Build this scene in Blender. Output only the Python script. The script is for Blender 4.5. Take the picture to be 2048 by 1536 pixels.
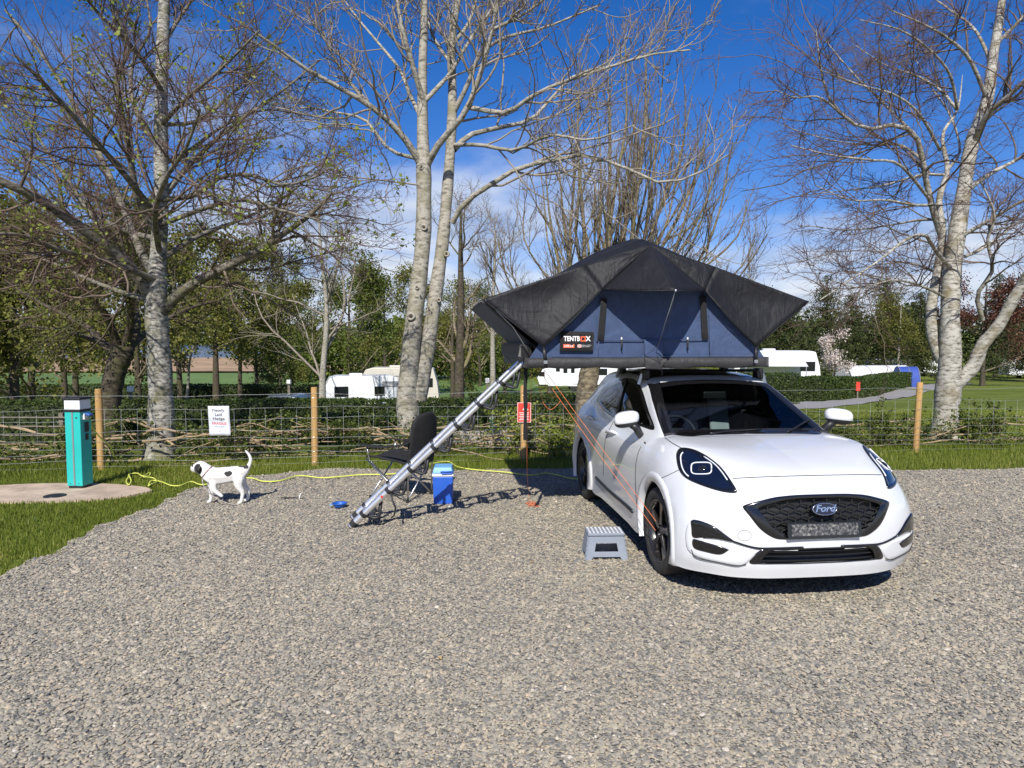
import bpy, bmesh, math, random
import numpy as np
from mathutils import Vector, Matrix
from mathutils.bvhtree import BVHTree

for o in list(bpy.data.objects): bpy.data.objects.remove(o)
S = bpy.context.scene
C = S.collection
R = math.radians

# ---------------------------------------------------------------- camera
FPX, CAMH, PITCH = 1395.7, 1.797, R(3.53)
cam_d = bpy.data.cameras.new('camera')
cam = bpy.data.objects.new('camera', cam_d); C.objects.link(cam)
cam.location = (0, 0, CAMH)
cam.rotation_euler = (R(90) - PITCH, 0, 0)
cam_d.sensor_width = 36; cam_d.lens = 36 * FPX / 2048
cam_d.clip_start = 0.05; cam_d.clip_end = 6000
S.camera = cam

# ---------------------------------------------------------------- sky and sun
SUN_EL, SUN_AZ = R(41), R(8)      # light travels towards +Y, a little to +X
w = bpy.data.worlds.new('World'); S.world = w; w.use_nodes = True
nt = w.node_tree; N = nt.nodes; L = nt.links
N.clear()
sky = N.new('ShaderNodeTexSky'); sky.sky_type = 'NISHITA'; sky.sun_disc = False
sky.sun_elevation = SUN_EL; sky.sun_rotation = R(180) + SUN_AZ
sky.air_density = 1.0; sky.dust_density = 0.25; sky.ozone_density = 3.2; sky.altitude = 60
tc = N.new('ShaderNodeTexCoord')
sep = N.new('ShaderNodeSeparateXYZ'); L.new(tc.outputs['Generated'], sep.inputs[0])
def wmath(op, a, b=None, c=None):
    n = N.new('ShaderNodeMath'); n.operation = op
    for i, v in enumerate((a, b, c)):
        if v is None: continue
        if isinstance(v, (int, float)): n.inputs[i].default_value = v
        else: L.new(v, n.inputs[i])
    return n.outputs[0]
zc = wmath('MAXIMUM', sep.outputs['Z'], 0.0)
den = wmath('ADD', zc, 0.11)
cx = wmath('DIVIDE', sep.outputs['X'], den); cy = wmath('DIVIDE', sep.outputs['Y'], den)
cmb = N.new('ShaderNodeCombineXYZ'); L.new(cx, cmb.inputs[0]); L.new(cy, cmb.inputs[1])
n1 = N.new('ShaderNodeTexNoise'); n1.inputs['Scale'].default_value = 0.62; n1.inputs['Detail'].default_value = 9
n1.inputs['Roughness'].default_value = 0.56; n1.inputs['Distortion'].default_value = 0.35
mp = N.new('ShaderNodeMapping'); mp.inputs['Location'].default_value = (3.1, 1.7, 0.4); mp.inputs['Scale'].default_value = (1.0, 1.0, 1)
L.new(cmb.outputs[0], mp.inputs[0]); L.new(mp.outputs[0], n1.inputs['Vector'])
# more cover near the horizon, little overhead
lowband = N.new('ShaderNodeMapRange'); L.new(zc, lowband.inputs[0])
lowband.inputs[1].default_value = 0.03; lowband.inputs[2].default_value = 0.24
lowband.inputs[3].default_value = 0.24; lowband.inputs[4].default_value = -0.07
dens = wmath('ADD', n1.outputs['Fac'], lowband.outputs[0])
cl = N.new('ShaderNodeMapRange'); L.new(dens, cl.inputs[0]); cl.interpolation_type = 'SMOOTHSTEP'
cl.inputs[1].default_value = 0.45; cl.inputs[2].default_value = 0.74
cl.inputs[3].default_value = 0.0; cl.inputs[4].default_value = 0.92
tone = N.new('ShaderNodeTexNoise'); tone.inputs['Scale'].default_value = 1.7; tone.inputs['Detail'].default_value = 6
L.new(mp.outputs[0], tone.inputs['Vector'])
cr = N.new('ShaderNodeValToRGB'); L.new(tone.outputs['Fac'], cr.inputs[0])
cr.color_ramp.elements[0].position = 0.36; cr.color_ramp.elements[0].color = (4.6, 5.5, 7.2, 1)
cr.color_ramp.elements[1].position = 0.62; cr.color_ramp.elements[1].color = (8.0, 8.5, 9.3, 1)
hs = N.new('ShaderNodeHueSaturation'); hs.inputs['Saturation'].default_value = 1.38; L.new(sky.outputs[0], hs.inputs['Color'])
blu = N.new('ShaderNodeMix'); blu.data_type = 'RGBA'; blu.blend_type = 'MULTIPLY'; blu.inputs[0].default_value = 1.0; blu.inputs[7].default_value = (1.0, 0.90, 1.22, 1); L.new(hs.outputs[0], blu.inputs[6])
mix = N.new('ShaderNodeMix'); mix.data_type = 'RGBA'
L.new(cl.outputs[0], mix.inputs[0]); L.new(blu.outputs[2], mix.inputs[6]); L.new(cr.outputs[0], mix.inputs[7])
bg = N.new('ShaderNodeBackground'); bg.inputs[1].default_value = 0.075
L.new(mix.outputs[2], bg.inputs[0])
wo = N.new('ShaderNodeOutputWorld'); L.new(bg.outputs[0], wo.inputs[0])

sd = bpy.data.lights.new('sun', 'SUN'); sd.energy = 4.5; sd.angle = R(0.53); sd.color = (1.0, 0.955, 0.88)
sun = bpy.data.objects.new('sun', sd); C.objects.link(sun)
_ld = Vector((math.sin(SUN_AZ) * math.cos(SUN_EL), math.cos(SUN_AZ) * math.cos(SUN_EL), -math.sin(SUN_EL)))
sun.rotation_euler = _ld.to_track_quat('-Z', 'Y').to_euler(); sun.location = (-3, -12, 14)
S.view_settings.view_transform = 'Standard'; S.view_settings.look = 'None'
S.view_settings.gamma = 1.0; S.view_settings.use_curve_mapping = False
S.view_settings.exposure = 0.42

# ---------------------------------------------------------------- pixel helpers (2048 x 1536 photograph)
_c, _s = math.cos(PITCH), math.sin(PITCH)
def ray(px, py):
    a = (px - 1024) / FPX; b = (768 - py) / FPX
    return Vector((a, _c + b * _s, -_s + b * _c))
def at(px, py, Y):
    d = ray(px, py); t = Y / d.y
    return Vector((0, 0, CAMH)) + d * t
def ground(px, py, z=0.0):
    d = ray(px, py); t = (z - CAMH) / d.z
    return Vector((0, 0, CAMH)) + d * t

# ---------------------------------------------------------------- materials
def newmat(name):
    m = bpy.data.materials.new(name); m.use_nodes = True
    nt = m.node_tree; b = nt.nodes['Principled BSDF']
    return m, nt, b
def ramp(nt, fac, stops):
    r = nt.nodes.new('ShaderNodeValToRGB'); nt.links.new(fac, r.inputs[0])
    e = r.color_ramp.elements
    while len(e) < len(stops): e.new(0.5)
    for el, (p, c) in zip(e, stops): el.position = p; el.color = (*c, 1)
    return r.outputs[0]
def noise(nt, scale, detail=4, rough=0.55, vec=None, dist=0.0, stretch=None):
    n = nt.nodes.new('ShaderNodeTexNoise'); n.inputs['Scale'].default_value = scale
    n.inputs['Detail'].default_value = detail; n.inputs['Roughness'].default_value = rough
    n.inputs['Distortion'].default_value = dist
    if vec is None:
        t = nt.nodes.new('ShaderNodeTexCoord'); vec = t.outputs['Object']
    if stretch:
        mp = nt.nodes.new('ShaderNodeMapping'); mp.inputs['Scale'].default_value = stretch
        nt.links.new(vec, mp.inputs[0]); vec = mp.outputs[0]
    nt.links.new(vec, n.inputs['Vector'])
    return n.outputs['Fac']
def bump(nt, b, h, strength=0.4, dist=0.01):
    n = nt.nodes.new('ShaderNodeBump'); n.inputs['Strength'].default_value = strength; n.inputs['Distance'].default_value = dist
    nt.links.new(h, n.inputs['Height']); nt.links.new(n.outputs[0], b.inputs['Normal'])
    return n
def plain(name, col, rough=0.5, metal=0.0, var=0.12, scale=8.0, bmp=0.0, bscale=60, coat=0.0, spec=0.5, trans=0.0):
    m, nt, b = newmat(name)
    if var:
        c2 = tuple(max(0, x * (1 - var)) for x in col); c1 = tuple(min(1, x * (1 + var)) for x in col)
        nt.links.new(ramp(nt, noise(nt, scale, 5), [(0.3, c2), (0.7, c1)]), b.inputs['Base Color'])
    else: b.inputs['Base Color'].default_value = (*col, 1)
    b.inputs['Roughness'].default_value = rough; b.inputs['Metallic'].default_value = metal
    b.inputs['Coat Weight'].default_value = coat; b.inputs['Coat Roughness'].default_value = 0.04
    b.inputs['Specular IOR Level'].default_value = spec
    if bmp: bump(nt, b, noise(nt, bscale, 5), bmp, 0.01)
    return m
def leafmat(name, cols, rough=0.55, trans=0.35):
    """cols: ramp over the per-leaf 'tint' attribute"""
    m, nt, b = newmat(name)
    a = nt.nodes.new('ShaderNodeAttribute'); a.attribute_name = 'tint'
    k = len(cols); col = ramp(nt, a.outputs['Fac'], [(i / max(1, k - 1), c) for i, c in enumerate(cols)])
    nt.links.new(col, b.inputs['Base Color']); b.inputs['Roughness'].default_value = rough
    b.inputs['Specular IOR Level'].default_value = 0.3
    t = nt.nodes.new('ShaderNodeBsdfTranslucent'); nt.links.new(col, t.inputs['Color'])
    mx = nt.nodes.new('ShaderNodeMixShader'); mx.inputs[0].default_value = trans
    nt.links.new(b.outputs[0], mx.inputs[1]); nt.links.new(t.outputs[0], mx.inputs[2])
    nt.links.new(mx.outputs[0], nt.nodes['Material Output'].inputs['Surface'])
    return m
M = {}

# ---------------------------------------------------------------- objects
def link(name, me, mat=None, parent=None, world=False):
    o = bpy.data.objects.new(name, me); C.objects.link(o)
    if mat is not None and me is not None:
        for mm in (mat if isinstance(mat, (list, tuple)) else [mat]):
            me.materials.append(M[mm] if isinstance(mm, str) else mm)
    if parent is not None:
        o.parent = parent
        if world: o.matrix_parent_inverse = parent_matrix(parent).inverted()
    return o
def parent_matrix(p):
    m = Matrix.Translation(p.location) @ p.rotation_euler.to_matrix().to_4x4()
    if p.parent: m = parent_matrix(p.parent) @ p.matrix_parent_inverse @ m
    return m
def tag(o, label=None, cat=None, group=None, kind=None):
    if label: o['label'] = label
    if cat: o['category'] = cat
    if group: o['group'] = group
    if kind: o['kind'] = kind
    return o
def thing(name, label, cat, loc=(0, 0, 0), rz=0.0, group=None):
    o = bpy.data.objects.new(name, None); C.objects.link(o)
    o.empty_display_size = 0.2
    o.location = loc; o.rotation_euler = (0, 0, rz)
    return tag(o, label, cat, group)
def copy_tree(o, parent=None):
    c = o.copy(); C.objects.link(c); c.parent = parent
    for ch in [x for x in bpy.data.objects if x.parent == o]: copy_tree(ch, c)
    return c

class MB:
    def __init__(s): s.v = []; s.f = []
    def add(s, vs, fs):
        k = len(s.v); s.v += [tuple(v) for v in vs]; s.f += [tuple(i + k for i in f) for f in fs]; return s
    def box(s, c, size, rot=None):
        hx, hy, hz = size[0] / 2, size[1] / 2, size[2] / 2
        vs = [Vector((x, y, z)) for x in (-hx, hx) for y in (-hy, hy) for z in (-hz, hz)]
        if rot is not None: vs = [rot @ v for v in vs]
        c = Vector(c)
        return s.add([v + c for v in vs], [(0, 1, 3, 2), (4, 6, 7, 5), (0, 4, 5, 1), (2, 3, 7, 6), (0, 2, 6, 4), (1, 5, 7, 3)])
    def tube(s, pts, r, sides=8, cap=True, flat=None):
        pts = [Vector(p) for p in pts]; n = len(pts)
        rs = r if isinstance(r, (list, tuple)) else [r] * n
        tan = []
        for i in range(n):
            a = pts[max(0, i - 1)]; b = pts[min(n - 1, i + 1)]; t = (b - a)
            tan.append(t.normalized() if t.length > 1e-9 else Vector((0, 0, 1)))
        ref = Vector((0, 0, 1)) if abs(tan[0].z) < 0.9 else Vector((1, 0, 0))
        u = tan[0].cross(ref).normalized(); vs = []
        for i in range(n):
            u = (u - tan[i] * u.dot(tan[i]));
            u = u.normalized() if u.length > 1e-6 else tan[i].orthogonal().normalized()
            v = tan[i].cross(u)
            for k in range(sides):
                a = 2 * math.pi * k / sides
                vs.append(pts[i] + (u * math.cos(a) + v * math.sin(a) * (flat or 1)) * rs[i])
        fs = [(i * sides + k, i * sides + (k + 1) % sides, (i + 1) * sides + (k + 1) % sides, (i + 1) * sides + k) for i in range(n - 1) for k in range(sides)]
        if cap: fs += [tuple(range(sides - 1, -1, -1)), tuple((n - 1) * sides + k for k in range(sides))]
        return s.add(vs, fs)
    def lathe(s, prof, mat=None, sides=32, close=False):
        """prof: (r, h) revolved about local z"""
        n = len(prof); vs = []
        for (r, h) in prof:
            for k in range(sides):
                a = 2 * math.pi * k / sides; vs.append(Vector((r * math.cos(a), r * math.sin(a), h)))
        if mat is not None: vs = [mat @ v for v in vs]
        m = n if close else n - 1
        fs = [(i * sides + k, i * sides + (k + 1) % sides, ((i + 1) % n) * sides + (k + 1) % sides, ((i + 1) % n) * sides + k) for i in range(m) for k in range(sides)]
        return s.add(vs, fs)
    def prism(s, poly, mat, d0, d1):
        """poly: (x, y) outline in the plane of mat, extruded along its z"""
        n = len(poly)
        vs = [mat @ Vector((x, y, d0)) for x, y in poly] + [mat @ Vector((x, y, d1)) for x, y in poly]
        fs = [tuple(range(n - 1, -1, -1)), tuple(range(n, 2 * n))] + [(i, (i + 1) % n, n + (i + 1) % n, n + i) for i in range(n)]
        return s.add(vs, fs)
    def sheet(s, quads):
        for q in quads: s.add(q, [tuple(range(len(q)))])
        return s
    def mesh(s, name='mesh', smooth=False):
        me = bpy.data.meshes.new(name); me.from_pydata(s.v, [], s.f); me.update()
        if smooth: me.polygons.foreach_set('use_smooth', [True] * len(me.polygons))
        return me
    def build(s, name, mat, parent=None, smooth=False, world=False, bevel=0.0, sub=0, auto=None, normals=False):
        me = s.mesh(name, smooth)
        if normals:
            bm = bmesh.new(); bm.from_mesh(me); bmesh.ops.remove_doubles(bm, verts=bm.verts, dist=1e-5)
            bmesh.ops.recalc_face_normals(bm, faces=bm.faces); bm.to_mesh(me); bm.free()
        o = link(name, me, mat, parent, world)
        if bevel:
            b = o.modifiers.new('bevel', 'BEVEL'); b.width = bevel; b.segments = 3; b.limit_method = 'ANGLE'; b.angle_limit = R(35)
            for p in me.polygons: p.use_smooth = True
            wn = o.modifiers.new('wn', 'WEIGHTED_NORMAL'); wn.keep_sharp = False
        if sub:
            b = o.modifiers.new('sub', 'SUBSURF'); b.levels = sub; b.render_levels = sub
        if auto:
            me.polygons.foreach_set('use_smooth', [True] * len(me.polygons)); me.set_sharp_from_angle(angle=R(auto))
        return o

def np_mesh(name, V, F, tint=None, smooth=False):
    """V (n,3), F (m,k) all the same k; tint per vertex"""
    me = bpy.data.meshes.new(name)
    V = np.ascontiguousarray(V, dtype=np.float32); F = np.ascontiguousarray(F, dtype=np.int32)
    k = F.shape[1]
    me.vertices.add(len(V)); me.vertices.foreach_set('co', V.ravel())
    me.loops.add(F.size); me.loops.foreach_set('vertex_index', F.ravel())
    me.polygons.add(len(F)); me.polygons.foreach_set('loop_start', np.arange(0, F.size, k, dtype=np.int32))
    if smooth: me.polygons.foreach_set('use_smooth', np.ones(len(F), dtype=bool))
    if tint is not None:
        a = me.attributes.new('tint', 'FLOAT', 'POINT'); a.data.foreach_set('value', np.ascontiguousarray(tint, dtype=np.float32))
    me.update(calc_edges=True)
    return me
def catmull(pts, n):
    """dense Catmull-Rom through pts (k,d) -> (n,d)"""
    P = np.asarray(pts, float); k = len(P)
    if k == 2: return P[0] + (P[1] - P[0]) * np.linspace(0, 1, n)[:, None]
    Q = np.vstack([2 * P[0] - P[1], P, 2 * P[-1] - P[-2]])
    t = np.linspace(0, k - 1, n); i = np.minimum(t.astype(int), k - 2); f = (t - i)[:, None]
    a, b, c, d = Q[i], Q[i + 1], Q[i + 2], Q[i + 3]
    return 0.5 * ((2 * b) + (c - a) * f + (2 * a - 5 * b + 4 * c - d) * f**2 + (-a + 3 * b - 3 * c + d) * f**3)
def closed_catmull(pts, per=6):
    P = np.asarray(pts, float); k = len(P); out = []
    for i in range(k):
        a, b, c, d = P[i - 1], P[i], P[(i + 1) % k], P[(i + 2) % k]
        for f in np.linspace(0, 1, per, endpoint=False):
            out.append(0.5 * ((2 * b) + (c - a) * f + (2 * a - 5 * b + 4 * c - d) * f**2 + (-a + 3 * b - 3 * c + d) * f**3))
    return np.array(out)
def text_obj(name, txt, mat, size, M4, parent=None, depth=0.001, align='CENTER', shear=0.0, bold=0.0, xs=1.0):
    cu = bpy.data.curves.new(name, 'FONT'); cu.body = txt; cu.size = size; cu.align_x = align; cu.align_y = 'CENTER'
    cu.shear = shear; cu.extrude = depth; cu.offset = bold; cu.resolution_u = 3
    t = bpy.data.objects.new(name, cu); C.objects.link(t)
    bpy.context.view_layer.update()
    me = bpy.data.meshes.new_from_object(t.evaluated_get(bpy.context.evaluated_depsgraph_get()))
    bpy.data.objects.remove(t); bpy.data.curves.remove(cu)
    me.transform(M4 @ Matrix.Diagonal((xs, 1, 1, 1)))
    me.materials.clear()
    return link(name, me, mat, parent)
def basis(o, x, y):
    """matrix with origin o, local x and y along the given vectors"""
    x = Vector(x).normalized(); y = Vector(y); y = (y - x * y.dot(x)).normalized(); z = x.cross(y)
    m = Matrix.Identity(4)
    for i in range(3): m[i][0] = x[i]; m[i][1] = y[i]; m[i][2] = z[i]; m[i][3] = o[i]
    return m
# ================================================================ materials
M['asphalt'] = plain('asphalt', (0.20, 0.19, 0.185), 0.95, var=0.2, scale=3, bmp=0.4, bscale=120)
M['white_plastic'] = plain('white_plastic', (0.78, 0.78, 0.76), 0.45, var=0.04)
M['black_plastic'] = plain('black_plastic', (0.018, 0.018, 0.02), 0.5, var=0.2)
M['dark_rubber'] = plain('dark_rubber', (0.022, 0.022, 0.023), 0.8, var=0.25, scale=20)
M['alu'] = plain('alu', (0.80, 0.81, 0.82), 0.42, metal=0.85, var=0.06, scale=14)
M['steel'] = plain('steel', (0.55, 0.56, 0.57), 0.35, metal=1.0, var=0.1)
M['wire'] = plain('wire', (0.42, 0.44, 0.46), 0.5, metal=0.5, var=0.15, scale=30)

# ================================================================ the setting
rng = np.random.default_rng(7)
def smooth01(x): x = np.clip(x, 0, 1); return x * x * (3 - 2 * x)
def gz(x, y):
    x = np.asarray(x, float); y = np.asarray(y, float)
    left = -1.0 * smooth01((y - 11.6) / 5.5) - 0.066 * np.clip(y - 16, 0, 30)
    right = -0.055 * np.clip(y - 12.4, 0, 33.6)
    k = smooth01((x - 2.0) / 4.5)
    base = left * (1 - k) + right * k
    far = base - 2.4 * smooth01((y - 46) / 45) * (1 - 0.5 * smooth01((x - 10) / 15))
    # low hill far off behind the trees
    far = far + 22 * smooth01((y - 420) / 900) * smooth01((x + 260) / 260)
    return far + 0.02 * np.sin(x * 1.3 + 0.5 * y) * smooth01((y - 13) / 5)
def gz1(x, y): return float(gz(x, y))

ys = np.concatenate([np.arange(-14, 11, 1.0), np.arange(11, 48, 0.5), np.arange(48, 120, 3.0), np.arange(120, 460, 15), np.arange(460, 2600, 70)])
xs = np.concatenate([-np.geomspace(1500, 12, 34), np.arange(-11, 12, 0.75), np.geomspace(12, 1500, 34)])
X, Y = np.meshgrid(xs, ys)
Z = gz(X, Y) - 0.012
V = np.stack([X.ravel(), Y.ravel(), Z.ravel()], 1)
ny, nx = X.shape
idx = np.arange(ny * nx).reshape(ny, nx)
F = np.stack([idx[:-1, :-1], idx[:-1, 1:], idx[1:, 1:], idx[1:, :-1]], -1).reshape(-1, 4)
m, nt, b = newmat('grass_ground'); M['grass_ground'] = m
c1 = ramp(nt, noise(nt, 0.35, 6, 0.6), [(0.3, (0.120, 0.150, 0.024)), (0.52, (0.175, 0.210, 0.034)), (0.75, (0.235, 0.250, 0.055))])
c2 = ramp(nt, noise(nt, 9.0, 6, 0.7), [(0.3, (0.45, 0.5, 0.4)), (0.7, (1.0, 1.0, 1.0))])
mx = nt.nodes.new('ShaderNodeMix'); mx.data_type = 'RGBA'; mx.blend_type = 'MULTIPLY'; mx.inputs[0].default_value = 0.8
nt.links.new(c1, mx.inputs[6]); nt.links.new(c2, mx.inputs[7]); nt.links.new(mx.outputs[2], b.inputs['Base Color'])
b.inputs['Roughness'].default_value = 0.9; b.inputs['Specular IOR Level'].default_value = 0.15
bump(nt, b, noise(nt, 26, 6, 0.7), 0.7, 0.05)
tag(link('ground', np_mesh('ground', V, F, smooth=True), 'grass_ground'), kind='structure')

def drape(name, mat, poly, res, off, kind='structure'):
    """sheet following the terrain inside a polygon"""
    P = np.array(poly, float)
    bm = bmesh.new()
    x0, y0 = P.min(0); x1, y1 = P.max(0)
    nx = max(2, int((x1 - x0) / res)); ny = max(2, int((y1 - y0) / res))
    bmv = [bm.verts.new((p[0], p[1], 0)) for p in P]
    f = bm.faces.new(bmv)
    for i in range(1, nx):
        bmesh.ops.bisect_plane(bm, geom=bm.verts[:] + bm.edges[:] + bm.faces[:], plane_co=(x0 + (x1 - x0) * i / nx, 0, 0), plane_no=(1, 0, 0))
    for i in range(1, ny):
        bmesh.ops.bisect_plane(bm, geom=bm.verts[:] + bm.edges[:] + bm.faces[:], plane_co=(0, y0 + (y1 - y0) * i / ny, 0), plane_no=(0, 1, 0))
    for v in bm.verts: v.co.z = gz1(v.co.x, v.co.y) + off
    bmesh.ops.recalc_face_normals(bm, faces=bm.faces)
    me = bpy.data.meshes.new(name); bm.to_mesh(me); bm.free()
    if me.polygons and me.polygons[0].normal.z < 0: me.flip_normals()
    o = link(name, me, mat); tag(o, kind=kind); return o

# gravel pitch
m, nt, b = newmat('gravel'); M['gravel'] = m
t = nt.nodes.new('ShaderNodeTexCoord')
vo = nt.nodes.new('ShaderNodeTexVoronoi'); vo.inputs['Scale'].default_value = 62; nt.links.new(t.outputs['Object'], vo.inputs['Vector'])
sepc = nt.nodes.new('ShaderNodeSeparateColor'); nt.links.new(vo.outputs['Color'], sepc.inputs[0])
STONES = [(0.0, (0.12, 0.12, 0.12)), (0.20, (0.225, 0.215, 0.195)), (0.46, (0.365, 0.338, 0.275)), (0.72, (0.46, 0.41, 0.305)), (0.88, (0.49, 0.395, 0.285)), (1.0, (0.66, 0.62, 0.54))]
c1 = ramp(nt, sepc.outputs[0], STONES)
patch = ramp(nt, noise(nt, 0.55, 5, 0.6), [(0.3, (0.86, 0.85, 0.84)), (0.7, (1, 0.985, 0.94))])
mx = nt.nodes.new('ShaderNodeMix'); mx.data_type = 'RGBA'; mx.blend_type = 'MULTIPLY'; mx.inputs[0].default_value = 1
nt.links.new(c1, mx.inputs[6]); nt.links.new(patch, mx.inputs[7]); nt.links.new(mx.outputs[2], b.inputs['Base Color'])
b.inputs['Roughness'].default_value = 0.9; b.inputs['Specular IOR Level'].default_value = 0.25
inv = nt.nodes.new('ShaderNodeMath'); inv.operation = 'SUBTRACT'; inv.inputs[0].default_value = 1; nt.links.new(vo.outputs['Distance'], inv.inputs[1])
bump(nt, b, inv.outputs[0], 1.0, 0.012)
m, nt, b = newmat('pebble'); M['pebble'] = m
a = nt.nodes.new('ShaderNodeAttribute'); a.attribute_name = 'tint'
c1 = ramp(nt, a.outputs['Fac'], STONES)
patch = ramp(nt, noise(nt, 0.55, 5, 0.6), [(0.3, (0.86, 0.85, 0.84)), (0.7, (1, 0.985, 0.94))])
mx = nt.nodes.new('ShaderNodeMix'); mx.data_type = 'RGBA'; mx.blend_type = 'MULTIPLY'; mx.inputs[0].default_value = 1
nt.links.new(c1, mx.inputs[6]); nt.links.new(patch, mx.inputs[7]); nt.links.new(mx.outputs[2], b.inputs['Base Color'])
b.inputs['Roughness'].default_value = 0.75

def edge_x(y):      # left edge of the gravel, with wear
    y = np.asarray(y, float)
    return -3.93 + 0.05 * np.sin(y * 1.7) + 0.045 * np.sin(y * 4.3 + 1) + 0.03 * np.sin(y * 11.7 + 2) + 0.022 * np.sin(y * 23.1) + 0.5 * smooth01((y - 8.3) / 1.5)
def edge_y(x):
    x = np.asarray(x, float)
    return 9.72 + 0.06 * np.sin(x * 1.9) + 0.04 * np.sin(x * 5.1 + 2) - 0.55 * smooth01((-x - 2.3) / 1.6)
left = [(float(edge_x(y)), y) for y in np.arange(-12, 9.0, 0.07)]
back = [(x, float(edge_y(x))) for x in np.arange(-3.3, 13, 0.25)]
pad = left + back + [(13, -12)]
drape('gravel_pitch', 'gravel', pad, 1.3, 0.0)
def in_pad(x, y): return (x > edge_x(y) + 0.01) & (y < edge_y(x) - 0.01)

# loose stones (uncountable): octahedral chips, thinning out with distance
def chips():
    out = []
    for (y0, y1, d, s) in ((1.9, 3.6, 5200, 0.0092), (3.6, 5.5, 4000, 0.0098), (5.5, 7.8, 2300, 0.0108), (7.8, 9.9, 1200, 0.0115)):
        x0, x1 = -0.86 * y1 - 0.5, 0.86 * y1 + 0.5
        n = int(d * (y1 - y0) * (x1 - x0)); x = rng.uniform(x0, x1, n); y = rng.uniform(y0, y1, n)
        k = in_pad(x, y) & (np.abs(x) < 0.80 * y + 0.7); x, y = x[k], y[k]
        out.append(np.stack([x, y, np.full(len(x), s)], 1))
    return np.concatenate(out)
P = chips(); n = len(P)
base = np.array([(1, 0, 0), (0, 1, 0), (-1, 0, 0), (0, -1, 0), (0, 0, 1), (0, 0, -1)], float)
sz = P[:, 2] * np.exp(rng.normal(0, 0.28, n))
v = base[None] * (1 + rng.uniform(-0.3, 0.3, (n, 6, 1)))
v = v + rng.normal(0, 0.18, v.shape)
v[:, :, 0] *= rng.uniform(0.8, 1.35, n)[:, None]; v[:, :, 2] *= rng.uniform(0.4, 0.75, n)[:, None]
ang = rng.uniform(0, 6.28, n); ca, sa = np.cos(ang)[:, None], np.sin(ang)[:, None]
tl = rng.normal(0, 0.3, n)[:, None]
vx = v[..., 0] * ca - v[..., 1] * sa; vy = v[..., 0] * sa + v[..., 1] * ca; vz = v[..., 2] + vx * tl
V = np.stack([vx * sz[:, None] + P[:, 0:1], vy * sz[:, None] + P[:, 1:2], vz * sz[:, None] + 0.004], -1).reshape(-1, 3)
tri = np.array([(0, 1, 4), (1, 2, 4), (2, 3, 4), (3, 0, 4), (1, 0, 5), (2, 1, 5), (3, 2, 5), (0, 3, 5)])[:4]
F = (tri[None] + (np.arange(n) * 6)[:, None, None]).reshape(-1, 3)
tint = np.repeat(rng.beta(1.7, 1.9, n), 6)
tag(link('loose_gravel', np_mesh('loose_gravel', V, F, tint), 'pebble'), 'loose grey and tan gravel chips on the pitch', 'gravel', kind='stuff')

# grass blades
def blades(n_pts, xy, hmin, hmax, wid, lean=0.5):
    n = len(xy); x, y = xy[:, 0], xy[:, 1]
    h = rng.uniform(hmin, hmax, n); a = rng.uniform(0, 6.28, n); wd = wid * rng.uniform(0.6, 1.3, n)
    dx, dy = np.cos(a), np.sin(a); la = rng.uniform(0, 6.28, n); ln = h * rng.uniform(0.05, lean, n)
    z0 = gz(x, y) - 0.012
    b0 = np.stack([x - dx * wd, y - dy * wd, z0], 1); b1 = np.stack([x + dx * wd, y + dy * wd, z0], 1)
    m0 = np.stack([x - dx * wd * .7 + np.cos(la) * ln * .4, y - dy * wd * .7 + np.sin(la) * ln * .4, z0 + h * .6], 1)
    m1 = np.stack([x + dx * wd * .7 + np.cos(la) * ln * .4, y + dy * wd * .7 + np.sin(la) * ln * .4, z0 + h * .6], 1)
    tp = np.stack([x + np.cos(la) * ln, y + np.sin(la) * ln, z0 + h], 1)
    V = np.stack([b0, b1, m0, m1, tp], 1).reshape(-1, 3)
    t = np.array([(0, 1, 3), (0, 3, 2), (2, 3, 4)])
    F = (t[None] + (np.arange(n) * 5)[:, None, None]).reshape(-1, 3)
    tint = np.repeat(np.clip(rng.normal(0.5, 0.2, n) + 0.15 * np.sin(x * 1.1) * np.cos(y * 1.3), 0, 1), 5)
    return V, F, tint
M['blade'] = leafmat('blade', [(0.075, 0.110, 0.014), (0.150, 0.200, 0.024), (0.225, 0.265, 0.040), (0.360, 0.330, 0.100)], 0.5, 0.4)
def bollard_slab(x, y): return ((x + 5.55) / 1.22)**2 + ((y - 8.18) / 0.52)**2 < 1
M['blade_light'] = leafmat('blade_light', [(0.115, 0.155, 0.022), (0.205, 0.255, 0.034), (0.290, 0.325, 0.055), (0.42, 0.39, 0.12)], 0.5, 0.4)
def lawn(name, n, x0, x1, y0, y1, keep, h0, h1, wd, label, mat='blade'):
    xy = np.stack([rng.uniform(x0, x1, n), rng.uniform(y0, y1, n)], 1); xy = xy[keep(xy[:, 0], xy[:, 1])]
    V, F, t = blades(n, xy, h0, h1, wd); o = link(name, np_mesh(name, V, F, t), mat); tag(o, label, 'grass', kind='stuff')
fence_y = lambda x: 10.43 + 0.1262 * (np.asarray(x, float))
lawn('lawn_grass', 125000, -10, -3.0, 3.6, 9.9, lambda x, y: ~in_pad(x + 0.06 - 0.16 * rng.random(len(x))**3, y) & ~bollard_slab(x, y) & (x > -0.85 * y - 1.5) & (y < fence_y(x) + 0.3), 0.02, 0.06, 0.0035, 'short lawn grass beside the gravel and the teal bollard')
lawn('verge_grass', 60000, -8.5, 11.0, 9.2, 12.4, lambda x, y: (~in_pad(x, y + 0.05)) & (y < fence_y(x) + 0.6), 0.03, 0.13, 0.004, 'longer verge grass growing under the wire fence')
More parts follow.
